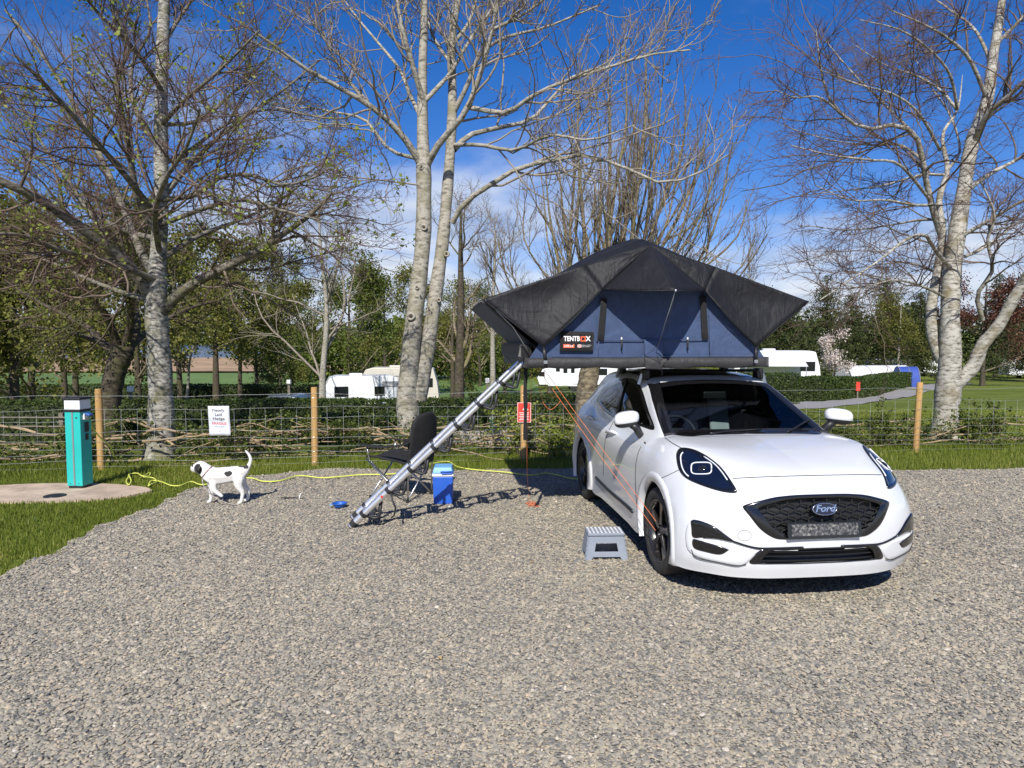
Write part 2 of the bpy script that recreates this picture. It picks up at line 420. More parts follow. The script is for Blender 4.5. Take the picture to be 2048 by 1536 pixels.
lawn('edge_grass', 9000, -4.6, 10.5, 3.0, 10.6, lambda x, y: (~in_pad(x + 0.02, y + 0.02)) & in_pad(x + 0.22, y - 0.0) | (~in_pad(x, y) & in_pad(x, y - 0.25)), 0.03, 0.10, 0.004, 'ragged grass fringe along the gravel edge')
lawn('field_grass', 90000, 3.0, 19, 12.0, 26, lambda x, y: (x > 0.36 * y) & (x < 0.8 * y) & (y > fence_y(x) + 0.6), 0.02, 0.05, 0.007, 'mown sloping lawn grass beyond the wire fence', 'blade_light')

# concrete slab of the bollard
sl = MB(); pts = [(-5.55 + 1.22 * math.cos(a) * (1 + .03 * math.sin(5 * a) + .012 * math.sin(13 * a)), 8.18 + 0.52 * math.sin(a)) for a in np.linspace(0, 2 * math.pi, 48, endpoint=False)]
sl.prism(pts, Matrix.Identity(4), -0.05, 0.012)
M['concrete'] = plain('concrete', (0.47, 0.365, 0.27), 0.9, var=0.30, scale=3.5, bmp=0.5, bscale=45)
tag(sl.build('concrete_slab', 'concrete'), 'pale rounded concrete slab under the teal bollard', 'slab')
mh = MB(); cc = ground(110, 994)
mh.lathe([(0.0, 0.022), (0.10, 0.022), (0.115, 0.02), (0.12, 0.010)], Matrix.Translation((cc.x, cc.y, 0)), 28)
t = thing('drain_cover', 'small round dark drain cover set in the concrete slab', 'drain cover', (cc.x, cc.y, 0))
mh.build('cover', 'black_plastic', t, world=True, auto=40)

# paths, pitches and the lake below
M['path'] = plain('path', (0.27, 0.255, 0.245), 0.95, var=0.16, scale=2.2, bmp=0.3, bscale=90)
def roadline(name, pts, wdt, off=0.012):
    P = catmull(pts, 24); T = np.gradient(P, axis=0); Nn = np.stack([-T[:, 1], T[:, 0]], 1); Nn /= np.linalg.norm(Nn, axis=1)[:, None]
    wv = np.asarray(wdt) * np.ones(24); poly = np.concatenate([P + Nn * wv[:, None] / 2, (P - Nn * wv[:, None] / 2)[::-1]])
    drape(name, 'path', poly.tolist(), 1.2, off)
roadline('access_road', [(2.5, 20.5), (7.5, 24.5), (13.5, 31), (22, 42.5), (31, 54), (46, 72)], 3.0)
roadline('lane', [(-30, 19.5), (-16, 19.2), (-11.5, 19.0), (-9.6, 19.2)], 2.0)
drape('neighbour_pitch', 'path', [(-2.6, 18.2), (3.8, 18.4), (4.6, 20.0), (4.2, 24.6), (-1.5, 24.4), (-2.4, 21)], 1.0, 0.016)
m, nt, b = newmat('water'); M['water'] = m
b.inputs['Base Color'].default_value = (0.02, 0.05, 0.11, 1); b.inputs['Roughness'].default_value = 0.12
bump(nt, b, noise(nt, 0.5, 4, 0.6, stretch=(0.4, 1, 1)), 0.9, 1.2)
LZ = gz1(-60, 250) + 0.05
drape_lake = MB(); drape_lake.add([(-1200, 262, LZ), (12, 300, LZ), (40, 420, LZ), (60, 1250, LZ), (-1200, 1250, LZ)], [(0, 1, 2, 3, 4)])
tag(drape_lake.build('lake', 'water'), kind='structure')
M['reeds'] = plain('reeds', (0.36, 0.235, 0.13), 0.95, var=0.3, scale=0.12, bmp=0.5, bscale=2)
drape('reed_bank', 'reeds', [(-600, 150), (-20, 158), (20, 205), (30, 296), (-20, 292), (-600, 262)], 14, 0.35)
M['pasture'] = plain('pasture', (0.105, 0.175, 0.035), 0.95, var=0.22, scale=0.06, bmp=0.4, bscale=4)
drape('pasture', 'pasture', [(-300, 70), (-24, 70), (-2, 78), (18, 110), (20, 200), (-20, 156), (-400, 149)], 6, 0.06)
# ================================================================ trees
def bark(name, base, dark, moss=None, scale=9, line=0.55):
    m, nt, b = newmat(name); M[name] = m
    f1 = noise(nt, scale, 6, 0.65, stretch=(1, 1, 2.6))
    f2 = noise(nt, scale * 0.35, 4, 0.6)
    c = ramp(nt, f1, [(line - .13, dark), (line, tuple((x + 2 * y) / 3 for x, y in zip(dark, base))), (line + .06, base), (0.85, tuple(min(1, x * 1.25) for x in base))])
    if moss:
        k = ramp(nt, f2, [(0.5, (0, 0, 0)), (0.68, (1, 1, 1))])
        mx = nt.nodes.new('ShaderNodeMix'); mx.data_type = 'RGBA'; nt.links.new(k, mx.inputs[0])
        nt.links.new(c, mx.inputs[6]); mx.inputs[7].default_value = (*moss, 1); c = mx.outputs[2]
    nt.links.new(c, b.inputs['Base Color']); b.inputs['Roughness'].default_value = 0.88
    b.inputs['Specular IOR Level'].default_value = 0.2
    bump(nt, b, f1, 0.55, 0.02)
bark('bark_pale', (0.40, 0.38, 0.33), (0.07, 0.065, 0.055), (0.17, 0.16, 0.09), 11, 0.50)
bark('bark_ash', (0.36, 0.335, 0.28), (0.09, 0.08, 0.06), (0.24, 0.22, 0.15), 9, 0.46)
bark('bark_beech', (0.42, 0.40, 0.35), (0.10, 0.085, 0.06), (0.20, 0.17, 0.10), 9, 0.47)
bark('bark_limb', (0.22, 0.20, 0.165), (0.05, 0.045, 0.035), (0.15, 0.14, 0.07), 10, 0.5)  # darker than the trunk: mossy, with the limbs' shade put into the colour
bark('bark_dark', (0.10, 0.082, 0.060), (0.028, 0.022, 0.016), (0.075, 0.075, 0.03), 8, 0.5)
bark('bark_poplar', (0.24, 0.20, 0.135), (0.07, 0.055, 0.035), (0.20, 0.18, 0.08), 6, 0.5)
M['twig_red'] = plain('twig_red', (0.115, 0.068, 0.055), 0.8, var=0.3, scale=3)
M['twig_brown'] = plain('twig_brown', (0.14, 0.105, 0.075), 0.8, var=0.3, scale=3)
M['twig_grey'] = plain('twig_grey', (0.25, 0.215, 0.165), 0.8, var=0.25, scale=3)
M['leaf_spring'] = leafmat('leaf_spring', [(0.16, 0.20, 0.03), (0.26, 0.31, 0.05), (0.36, 0.40, 0.09)], 0.5, 0.45)
M['leaf_willow'] = leafmat('leaf_willow', [(0.075, 0.085, 0.016), (0.155, 0.160, 0.030), (0.26, 0.25, 0.055)], 0.6, 0.35)
M['leaf_green'] = leafmat('leaf_green', [(0.05, 0.075, 0.014), (0.110, 0.145, 0.024), (0.19, 0.22, 0.042)], 0.6, 0.35)
M['needle'] = leafmat('needle', [(0.022, 0.034, 0.010), (0.052, 0.070, 0.018), (0.105, 0.120, 0.030)], 0.7, 0.2)
M['leaf_copper'] = leafmat('leaf_copper', [(0.055, 0.020, 0.015), (0.120, 0.044, 0.028), (0.19, 0.085, 0.045)], 0.6, 0.3)
M['blossom'] = leafmat('blossom', [(0.55, 0.42, 0.38), (0.68, 0.58, 0.52), (0.76, 0.70, 0.65)], 0.6, 0.3)
M['leaf_hedge'] = leafmat('leaf_hedge', [(0.022, 0.040, 0.010), (0.050, 0.080, 0.015), (0.100, 0.130, 0.028)], 0.5, 0.25)

def unit(v): return v / np.maximum(np.linalg.norm(v, axis=-1, keepdims=True), 1e-9)
def tubes(paths, radii, sides):
    """paths (N,n,3), radii (N,n) -> V, F (quads)"""
    N_, n, _ = paths.shape
    T = unit(np.gradient(paths, axis=1))
    ref = np.where(np.abs(T[:, :1, 2:3]) < 0.85, np.array([0, 0, 1.0]), np.array([1.0, 0, 0]))
    U = unit(np.cross(T, ref)); W = np.cross(T, U)
    a = np.arange(sides) * 2 * np.pi / sides
    V = paths[:, :, None] + (U[:, :, None] * np.cos(a)[:, None] + W[:, :, None] * np.sin(a)[:, None]) * radii[:, :, None, None]
    i = np.arange(N_)[:, None, None] * n * sides; j = np.arange(n - 1)[None, :, None] * sides; k = np.arange(sides)[None, None]
    k2 = (k + 1) % sides
    F = np.stack([i + j + k, i + j + k2, i + j + sides + k2, i + j + sides + k], -1).reshape(-1, 4)
    return V.reshape(-1, 3), F
def grow(st, d, ln, r0, n, wander, up, rg, taper=0.25, curl=0.0):
    N_ = len(st); P = np.zeros((N_, n, 3)); P[:, 0] = st; d = unit(d)
    step = ln / (n - 1)
    bend = rg.normal(0, 1, (N_, 3)) * curl
    for i in range(1, n):
        d = unit(d + rg.normal(0, wander, (N_, 3)) + bend + np.array([0, 0, 1.0]) * (up if np.isscalar(up) else up[i]))
        P[:, i] = P[:, i - 1] + d * step[:, None]
    rad = r0[:, None] * np.linspace(1, taper, n)[None]
    return P, rad
def spawn(P, rad, m, tmin, tmax, ang, lr, rr, rg, lmin=0.0, rmax=None, flat=0.0):
    """m children per branch; returns start, dir, length, radius"""
    N_, n, _ = P.shape
    t = rg.uniform(tmin, tmax, (N_, m)) * (n - 1); i = np.minimum(t.astype(int), n - 2); f = (t - i)[..., None]
    b = np.arange(N_)[:, None]
    st = P[b, i] * (1 - f) + P[b, i + 1] * f
    T = unit(P[b, i + 1] - P[b, i])
    q = rg.normal(0, 1, T.shape); q[..., 2] *= (1 - flat); q = unit(q - T * (q * T).sum(-1, keepdims=True))
    an = np.radians(rg.normal(ang, 10, (N_, m)))[..., None]
    d = T * np.cos(an) + q * np.sin(an)
    L0 = np.linalg.norm(np.diff(P, axis=1), axis=2).sum(1)[:, None]
    ln = np.maximum(L0 * lr * rg.uniform(0.6, 1.25, (N_, m)) * (1.15 - 0.55 * t / (n - 1)), lmin)
    r = rad[b, i] * (1 - f[..., 0]) + rad[b, i + 1] * f[..., 0]
    r = r * rr * rg.uniform(0.75, 1.1, (N_, m))
    if rmax: r = np.minimum(r, rmax)
    return st.reshape(-1, 3), d.reshape(-1, 3), ln.ravel(), r.ravel()
def leaf_quads(pts, size, rg, aspect=0.6, droop=0.0):
    n = len(pts); u = unit(rg.normal(0, 1, (n, 3))); u[:, 2] -= droop; u = unit(u)
    q = rg.normal(0, 1, (n, 3)); v = unit(q - u * (q * u).sum(1, keepdims=True))
    s = (size * rg.uniform(0.6, 1.3, n))[:, None]
    a, b_ = u * s * 0.5, v * s * 0.5 * aspect
    V = np.stack([pts - a, pts + b_, pts + a, pts - b_], 1).reshape(-1, 3)
    F = np.arange(n * 4).reshape(-1, 4)
    return V, F, np.repeat(np.clip(rg.normal(0.5, 0.22, n), 0, 1), 4)
def merge(items):
    Vs, Fs, k = [], [], 0
    for V, F in items: Vs.append(V); Fs.append(F + k); k += len(V)
    return np.concatenate(Vs), np.concatenate(Fs)
def part_np(name, items, mat, parent, smooth=True, tint=None):
    V, F = merge(items) if isinstance(items, list) else items
    return tag(link(name, np_mesh(name, V, F, tint, smooth), mat, parent, world=True), kind=None if name in ("trunk", "limbs") else "stuff")
def limb(pts, n=14):
    """pts: list of (x,y,z,r)"""
    q = catmull(np.array(pts, float), n); return q[None, :, :3], q[None, :, 3]
def pl(Y, seq, r0, r1):
    """limb traced as (px, py, dY): depth Y+dY"""
    k = len(seq); out = []
    for i, (px, py, dy) in enumerate(seq):
        p = at(px, py, Y + dy); out.append((p.x, p.y, p.z, r0 + (r1 - r0) * i / (k - 1)))
    return out

def traced_tree(name, label, base, trunk, limbs, mats, levels, rg, leaves=None, group=None, extra=None, flare=0.35):
    """trunk / limbs: lists of (x,y,z,r) polylines; levels: list of dicts for spawn+grow"""
    t = thing(name, label, 'tree', base, group=group)
    items = []
    for tr in trunk:
        q = catmull(np.array(tr, float), 30)
        if flare and tr is trunk[0]:
            hgt = q[:, 2] - q[0, 2]; q[:, 3] *= 1 + flare * np.exp(-hgt / 0.22)
        P, rd = q[None, :, :3], q[None, :, 3]
        rd = rd * (1 + 0.05 * np.sin(np.arange(30) * 1.9)[None])
        items.append(tubes(P, rd, 14))
    part_np('trunk', items, mats[0], t)
    LP = [limb(l) for l in limbs]
    part_np('limbs', [tubes(p, r, 9) for p, r in LP], mats[3] if len(mats) > 3 else mats[0], t)
    P = np.concatenate([p for p, r in LP]); rad = np.concatenate([r for p, r in LP])
    if extra is not None: P = np.concatenate([P, extra[0]]); rad = np.concatenate([rad, extra[1]])
    tips = None
    for li, lv in enumerate(levels):
        st, d, ln, r = spawn(P, rad, lv['m'], lv.get('t0', 0.2), lv.get('t1', 1.0), lv['ang'], lv['lr'], lv.get('rr', 0.55), rg, lv.get('lmin', 0), lv.get('rmax'), lv.get('flat', 0))
        P, rad = grow(st, d, ln, np.maximum(r, lv.get('rmin', 0.0025)), lv['n'], lv['w'], lv.get('up', 0.0), rg, lv.get('taper', 0.35), lv.get('curl', 0))
        part_np(lv['name'], tubes(P, rad, lv['s']), mats[lv['mat']], t)
    if leaves:
        pts = P.reshape(-1, 3); k = rg.choice(len(pts), min(leaves['n'], len(pts)), replace=False)
        if leaves.get('where') is not None: k = k[leaves['where'](pts[k])]
        c = pts[k]; c = (c[:, None] + rg.normal(0, leaves['spread'], (len(c), leaves['cl'], 3))).reshape(-1, 3)
        V, F, ti = leaf_quads(c, leaves['size'], rg, leaves.get('aspect', 0.7))
        link('leaves', np_mesh('leaves', V, F, ti), leaves['mat'], t, world=True)
    if levels and levels[-1].get('buds'):
        e = P[:, -1]; dd = unit(P[:, -1] - P[:, -2]); bl = levels[-1]['buds']
        Bp = np.stack([e, e + dd * bl * 0.5, e + dd * bl], 1); Br = np.tile(np.array([[0.3, 1.0, 0.1]]), (len(e), 1)) * bl * 0.22
        part_np('buds', tubes(Bp, Br, 4), 'twig_brown', t)
    return t

# ---- big pale-barked tree on the left, behind the wire fence
Y0 = 10.75
g0 = at(320, 918, Y0); bs = (g0.x, g0.y, gz1(g0.x, g0.y) - 0.02)
rg = np.random.default_rng(11)
tr = pl(Y0, [(320, 935, 0), (322, 880, 0), (322, 800, 0), (319, 720, 0), (314, 650, 0), (312, 600, 0), (316, 520, .1), (322, 400, .15), (322, 250, .2), (325, 100, .3), (330, -40, .3), (335, -330, .4)], .20, .085)
for i, (r) in enumerate((.205, .20, .185, .17, .165, .16, .125, .11, .10, .09, .08, .04)): tr[i] = (*tr[i][:3], r)
tr[0] = (*tr[0][:2], bs[2] - .1, .22)
limbs = [
 pl(Y0, [(312, 612, 0), (285, 565, -.1), (230, 505, -.4), (160, 455, -.8), (90, 405, -1.2), (20, 370, -1.6), (-120, 310, -2.0), (-260, 240, -2.2)], .105, .035),
 pl(Y0, [(318, 632, 0), (345, 600, -.1), (385, 568, -.3), (450, 535, -.5), (520, 500, -.8), (570, 465, -1.0), (620, 430, -1.2), (665, 385, -1.4)], .095, .02),
 pl(Y0, [(315, 560, 0), (280, 500, .3), (240, 400, .9), (200, 310, 1.3), (150, 210, 1.8), (70, 90, 2.2), (10, 20, 2.6)], .07, .02),
 pl(Y0, [(318, 470, 0), (275, 400, -.3), (260, 310, -.6), (240, 210, -.9), (235, 150, -1.0), (260, 90, -1.1), (225, 10, -1.3), (215, -80, -1.4)], .055, .015),
 pl(Y0, [(322, 400, .1), (370, 340, .5), (420, 290, .9), (480, 240, 1.2), (560, 185, 1.5), (640, 120, 1.8)], .05, .014),
 pl(Y0, [(322, 400, .1), (390, 390, -.5), (440, 355, -.9), (500, 350, -1.3), (570, 370, -1.6), (640, 350, -2)], .045, .012),
 pl(Y0, [(322, 300, .2), (280, 240, .3), (262, 180, .4), (268, 120, .5), (300, 60, .5), (290, -20, .6)], .045, .014),
 pl(Y0, [(320, 520, 0), (400, 470, .8), (480, 440, 1.4), (560, 400, 1.9), (650, 330, 2.3)], .045, .012),
 pl(Y0, [(318, 480, 0), (250, 460, .8), (180, 420, 1.5), (90, 330, 2.2), (0, 270, 2.7)], .05, .014),
 pl(Y0, [(320, 440, 0), (250, 350, -1), (180, 270, -1.7), (110, 190, -2.2), (30, 110, -2.6)], .05, .014),
 pl(Y0, [(322, 250, .2), (370, 200, -.5), (440, 140, -1.1), (520, 60, -1.6)], .04, .012),
 pl(Y0, [(323, 180, .2), (270, 100, -.5), (200, 30, -1.0), (130, -60, -1.5)], .04, .012),
 pl(Y0, [(325, 90, .3), (370, 20, .5), (430, -60, .8)], .035, .012),
 pl(Y0, [(318, 500, 0), (310, 430, -1.2), (330, 360, -2.0), (370, 300, -2.6), (400, 220, -3.0)], .045, .012),
 pl(Y0, [(312, 600, 0), (260, 590, 1.0), (180, 560, 1.8), (90, 520, 2.6), (0, 500, 3.2)], .05, .014),
 pl(Y0, [(322, 330, .2), (380, 300, 1.0), (450, 250, 1.7), (530, 220, 2.3), (610, 230, 2.8)], .04, .01),
 pl(Y0, [(320, 450, 0), (400, 420, -1.0), (480, 400, -1.8), (560, 420, -2.4), (640, 440, -2.8)], .04, .01),
 pl(Y0, [(322, 250, .2), (400, 240, .9), (470, 180, 1.5), (540, 110, 2.0), (590, 30, 2.4)], .035, .01),
 pl(Y0, [(450, 535, -.5), (520, 540, -.2), (600, 520, .1), (680, 500, .4)], .025, .008),
 pl(Y0, [(230, 505, -.4), (150, 380, -.2), (80, 280, .0), (30, 180, .2)], .04, .01),
 pl(Y0, [(316, 560, 0), (200, 520, -.9), (120, 500, -1.6), (40, 470, -2.2), (-60, 470, -2.8)], .05, .014),
]
big_left = traced_tree('bare_tree', 'tall mottled grey tree with sparse spring leaves, behind the fence beside the teal bollard', bs, [tr], limbs,
 ['bark_pale', 'twig_brown', 'twig_red', 'bark_limb'],
 [dict(name='branches', m=16, t0=.2, ang=48, lr=.42, n=9, w=.15, up=.03, s=5, mat=1, rmin=.008, rmax=.022, lmin=.5),
  dict(name='twigs', m=9, t0=.1, ang=42, lr=.42, n=6, w=.2, up=.02, s=3, mat=2, rmin=.0042, rmax=.008, lmin=.3),
  dict(name='fine_twigs', m=5, t0=.15, ang=40, lr=.55, n=4, w=.2, up=.02, s=3, mat=2, rmin=.0026, rmax=.0038, lmin=.16)],
 rg, leaves=dict(n=1100, cl=6, spread=.05, size=.052, mat='leaf_spring'))

# ---- twin-stemmed ash behind the folding chair
Y1 = 11.6; rg = np.random.default_rng(12)
gb = at(822, 890, Y1); zb = gz1(gb.x, gb.y)
A1 = pl(Y1, [(818, 905, 0), (818, 860, 0), (815, 800, 0), (820, 720, 0), (828, 640, 0), (838, 560, 0), (846, 480, 0), (848, 400, 0), (847, 330, 0), (845, 240, .05), (845, 140, .1), (848, 40, .1), (850, -80, .1), (852, -300, .2)], .2, .05)
for i, r in enumerate((.215, .195, .18, .155, .145, .135, .128, .125, .12, .088, .075, .06, .05, .03)): A1[i] = (*A1[i][:3], r)
A2 = pl(Y1, [(836, 800, .05), (848, 740, .08), (862, 650, .12), (875, 560, .16), (886, 480, .2), (893, 400, .22), (900, 310, .25), (905, 200, .3), (903, 90, .35), (915, 0, .4), (935, -120, .5), (950, -300, .6)], .14, .04)
A1[0] = (*A1[0][:2], zb - .1, .22)
LIM = [
 pl(Y1, [(845, 335, 0), (815, 285, -.2), (780, 245, -.4), (730, 205, -.7), (660, 165, -1.0), (600, 130, -1.3), (540, 85, -1.6), (470, 40, -1.9)], .062, .012),
 pl(Y1, [(852, 335, 0), (880, 285, -.3), (930, 225, -.6), (960, 150, -.8), (985, 60, -1.0), (1000, -20, -1.2), (1030, -120, -1.4)], .060, .018),
 pl(Y1, [(850, 320, 0), (780, 300, .7), (730, 240, 1.1), (670, 225, 1.4), (610, 215, 1.7), (560, 230, 1.9)], .035, .010),
 pl(Y1, [(905, 445, .2), (930, 405, .0), (980, 370, -.2), (1040, 335, -.4), (1110, 320, -.7), (1170, 310, -.9), (1250, 335, -1.2), (1320, 365, -1.5), (1390, 350, -1.7), (1455, 310, -1.9)], .05, .009),
 pl(Y1, [(908, 300, .25), (940, 270, .5), (1000, 255, .8), (1060, 240, 1.1), (1100, 200, 1.4), (1150, 150, 1.6), (1230, 130, 1.8), (1330, 95, 2.0)], .05, .012),
 pl(Y1, [(940, 215, -.6), (1010, 225, -.8), (1060, 195, -1.0), (1110, 170, -1.2), (1200, 140, -1.5), (1300, 110, -1.7), (1380, 100, -1.9)], .04, .010),
 pl(Y1, [(905, 230, .3), (935, 170, .1), (960, 110, -.1), (1010, 75, -.3), (1090, 55, -.5), (1200, 10, -.8)], .045, .012),
 pl(Y1, [(847, 205, .05), (825, 130, -.2), (805, 60, -.4), (790, -20, -.5), (770, -110, -.6)], .05, .018),
 pl(Y1, [(845, 240, 0), (820, 190, .5), (800, 140, .8), (760, 90, 1.2), (710, 30, 1.6), (660, -40, 2.0)], .04, .012),
 pl(Y1, [(847, 205, .05), (880, 170, .1), (905, 140, .2), (940, 80, .3), (990, 10, .4), (1050, -60, .5)], .042, .014),
 pl(Y1, [(985, 60, -1.0), (1060, 20, -1.2), (1130, -40, -1.5)], .028, .010),
 pl(Y1, [(905, 130, .3), (870, 80, .6), (850, 20, .8), (830, -60, 1.0)], .035, .012),
 pl(Y1, [(905, 90, .35), (940, 40, .6), (960, -30, .8), (990, -120, 1.0)], .035, .012),
 pl(Y1, [(730, 205, -.7), (690, 150, -.9), (650, 80, -1.1), (630, 0, -1.3)], .025, .008),
 pl(Y1, [(907, 290, .25), (960, 290, -.6), (1030, 300, -1.2), (1100, 270, -1.8), (1180, 280, -2.2), (1270, 250, -2.6)], .035, .009),
 pl(Y1, [(840, 370, 0), (760, 360, -.4), (690, 350, -.8), (620, 325, -1.1)], .016, .006),
]
ash = traced_tree('bare_tree', 'twin-stemmed smooth grey tree with upturned budding twigs, behind the black camping chair', (gb.x, gb.y, zb), [A1, A2], LIM,
 ['bark_ash', 'twig_grey', 'twig_brown'],
 [dict(name='branches', m=12, t0=.2, ang=46, lr=.44, n=10, w=.17, up=.05, s=6, mat=1, rmin=.009, rmax=.02, lmin=.55, taper=.5),
  dict(name='twigs', m=6, t0=.15, ang=45, lr=.46, n=6, w=.2, up=.13, s=4, mat=1, rmin=.0055, rmax=.010, lmin=.28, taper=.65),
  dict(name='fine_twigs', m=3, t0=.3, ang=42, lr=.45, n=5, w=.16, up=.16, s=3, mat=2, rmin=.004, rmax=.006, lmin=.12, taper=.8, buds=.035)],
 rg)

M['knot'] = plain('knot', (0.05, 0.038, 0.026), .9, var=.3)
for (px, py, dy, r_) in ((848, 455, -.135, .055), (822, 633, -.155, .07), (893, 508, .05, .05), (843, 335, -.12, .04), (834, 575, -.145, .035), (878, 600, .0, .04)):
    p = at(px, py, Y1 + dy); mb = MB(); mb.lathe([(.0, -.005), (r_ * .38, -.002), (r_ * .55, .016), (r_ * .8, .022), (r_, .004), (r_ * 1.05, -.02)], basis(p, (1, 0, 0), (0, 0, 1)), 14)
    kn_ = mb.build('knot', 'bark_ash', ash, smooth=True, world=True)
    mb = MB(); mb.lathe([(0, .006), (r_ * .42, .006), (r_ * .5, -.01)], basis(p, (1, 0, 0), (0, 0, 1)), 12); mb.build('knot_hole', 'knot', kn_, world=True)
# ---- forked silver tree on the right
Y2 = 13.0; rg = np.random.default_rng(13)
gb = at(1890, 872, Y2); zb = gz1(gb.x, gb.y)
B1 = pl(Y2, [(1890, 880, 0), (1892, 830, 0), (1896, 780, 0), (1900, 720, 0), (1900, 640, 0), (1903, 560, .1), (1912, 480, .15), (1928, 380, .2), (1945, 280, .25), (1975, 200, .3), (1985, 120, .35), (2000, 30, .4), (2015, -100, .5), (2030, -300, .6)], .2, .03)
for i, r in enumerate((.225, .205, .215, .19, .165, .155, .15, .125, .115, .10, .085, .07, .05, .03)): B1[i] = (*B1[i][:3], r)
B1[0] = (*B1[0][:2], zb - .1, .23)
B2 = pl(Y2, [(1905, 775, 0), (1945, 735, -.1), (1965, 690, -.2), (1998, 650, -.35), (2040, 575, -.6), (2090, 500, -.8), (2150, 400, -1.0)], .13, .07)
B3 = pl(Y2, [(1885, 720, .1), (1868, 680, .2), (1862, 620, .3), (1876, 540, .35), (1885, 470, .4), (1878, 400, .45), (1895, 340, .5), (1885, 270, .6), (1915, 220, .7), (1925, 150, .8)], .12, .006)
LIM = [
 pl(Y2, [(1885, 480, .4), (1860, 400, .1), (1845, 320, -.2), (1830, 270, -.4), (1790, 250, -.7), (1735, 258, -1.0), (1690, 235, -1.3), (1655, 190, -1.5), (1640, 130, -1.7), (1632, 60, -1.9)], .06, .008),
 pl(Y2, [(1690, 235, -1.3), (1640, 195, -1.7), (1590, 195, -2.0), (1550, 180, -2.2)], .02, .006),
 pl(Y2, [(1830, 270, -.4), (1790, 230, .0), (1750, 190, .3), (1700, 140, .6), (1650, 80, .9)], .03, .008),
 pl(Y2, [(1905, 540, .1), (1870, 500, -.5), (1850, 470, -1.0), (1810, 480, -1.5), (1760, 520, -1.9), (1700, 560, -2.2), (1640, 600, -2.4)], .04, .008),
 pl(Y2, [(1898, 560, .3), (1860, 540, .9), (1810, 525, 1.4), (1750, 530, 1.9), (1690, 540, 2.3)], .03, .008),
 pl(Y2, [(1945, 290, .25), (1975, 230, -.2), (2020, 190, -.6), (2070, 140, -1.0), (2150, 60, -1.4)], .06, .02),
 pl(Y2, [(1928, 385, .2), (1985, 345, .6), (2050, 310, 1.0), (2130, 250, 1.4)], .05, .02),
 pl(Y2, [(1975, 200, .3), (1940, 120, -.1), (1900, 80, -.5), (1850, 50, -.9), (1780, 20, -1.3)], .04, .01),
 pl(Y2, [(1985, 130, .35), (1950, 60, .8), (1900, 20, 1.2), (1830, -30, 1.6)], .035, .01),
 pl(Y2, [(1915, 220, .7), (1880, 180, .9), (1830, 150, 1.1), (1770, 130, 1.4), (1710, 90, 1.7)], .03, .008),
 pl(Y2, [(1890, 350, .5), (1840, 350, .8), (1770, 370, 1.1), (1700, 380, 1.5), (1610, 390, 1.9)], .03, .007),
 pl(Y2, [(1880, 410, .4), (1830, 410, -.3), (1770, 400, -.9), (1700, 400, -1.4), (1630, 370, -1.8)], .03, .007),
 pl(Y2, [(1965, 640, -.3), (1955, 590, -.5), (1985, 540, -.7), (1975, 480, -.9), (1990, 430, -1.1), (1960, 360, -1.3)], .045, .012),
 pl(Y2, [(1910, 480, .15), (1980, 440, -.3), (2050, 400, -.8), (2130, 380, -1.2)], .04, .015),
 pl(Y2, [(1905, 520, .1), (1960, 500, .8), (2030, 450, 1.4), (2110, 400, 1.9)], .035, .012),
 pl(Y2, [(1990, 90, .4), (2040, 40, .2), (2100, -40, 0)], .04, .015),
 pl(Y2, [(1900, 600, .2), (1850, 575, -.6), (1790, 560, -1.2), (1720, 575, -1.7), (1660, 560, -2.1)], .028, .007),
 pl(Y2, [(1890, 440, .4), (1840, 440, 1.0), (1780, 450, 1.5), (1700, 460, 2.0), (1600, 450, 2.4)], .03, .007),
 pl(Y2, [(1860, 400, .1), (1800, 330, -.8), (1740, 320, -1.3), (1660, 310, -1.8), (1580, 290, -2.2)], .03, .007),
 pl(Y2, [(1845, 320, -.2), (1800, 290, .8), (1740, 290, 1.4), (1660, 280, 2.0), (1560, 250, 2.5)], .03, .007),
 pl(Y2, [(1880, 300, .6), (1840, 230, -.3), (1790, 190, -.9), (1720, 170, -1.4), (1640, 140, -1.9)], .03, .007),
 pl(Y2, [(1915, 220, .7), (1900, 150, .2), (1860, 100, -.3), (1800, 60, -.8), (1720, 40, -1.3)], .03, .008),
 pl(Y2, [(1895, 340, .5), (1920, 300, 1.1), (1900, 230, 1.7), (1860, 170, 2.2), (1810, 80, 2.6)], .03, .008),
]
traced_tree('bare_tree', 'silver-barked tree forking low with bare reddish twigs, beside the lawn and the fence post', (gb.x, gb.y, zb), [B1, B2, B3], LIM,
 ['bark_beech', 'twig_brown', 'twig_red'],
 [dict(name='branches', m=14, t0=.12, ang=46, lr=.48, n=9, w=.15, up=.01, s=5, mat=1, rmin=.008, rmax=.02, lmin=.5),
  dict(name='twigs', m=9, t0=.1, ang=40, lr=.42, n=6, w=.18, up=.02, s=3, mat=2, rmin=.0042, rmax=.007, lmin=.3),
  dict(name='fine_twigs', m=4, t0=.15, ang=38, lr=.55, n=4, w=.18, up=.02, s=3, mat=2, rmin=.0028, rmax=.004, lmin=.16)],
 rg)

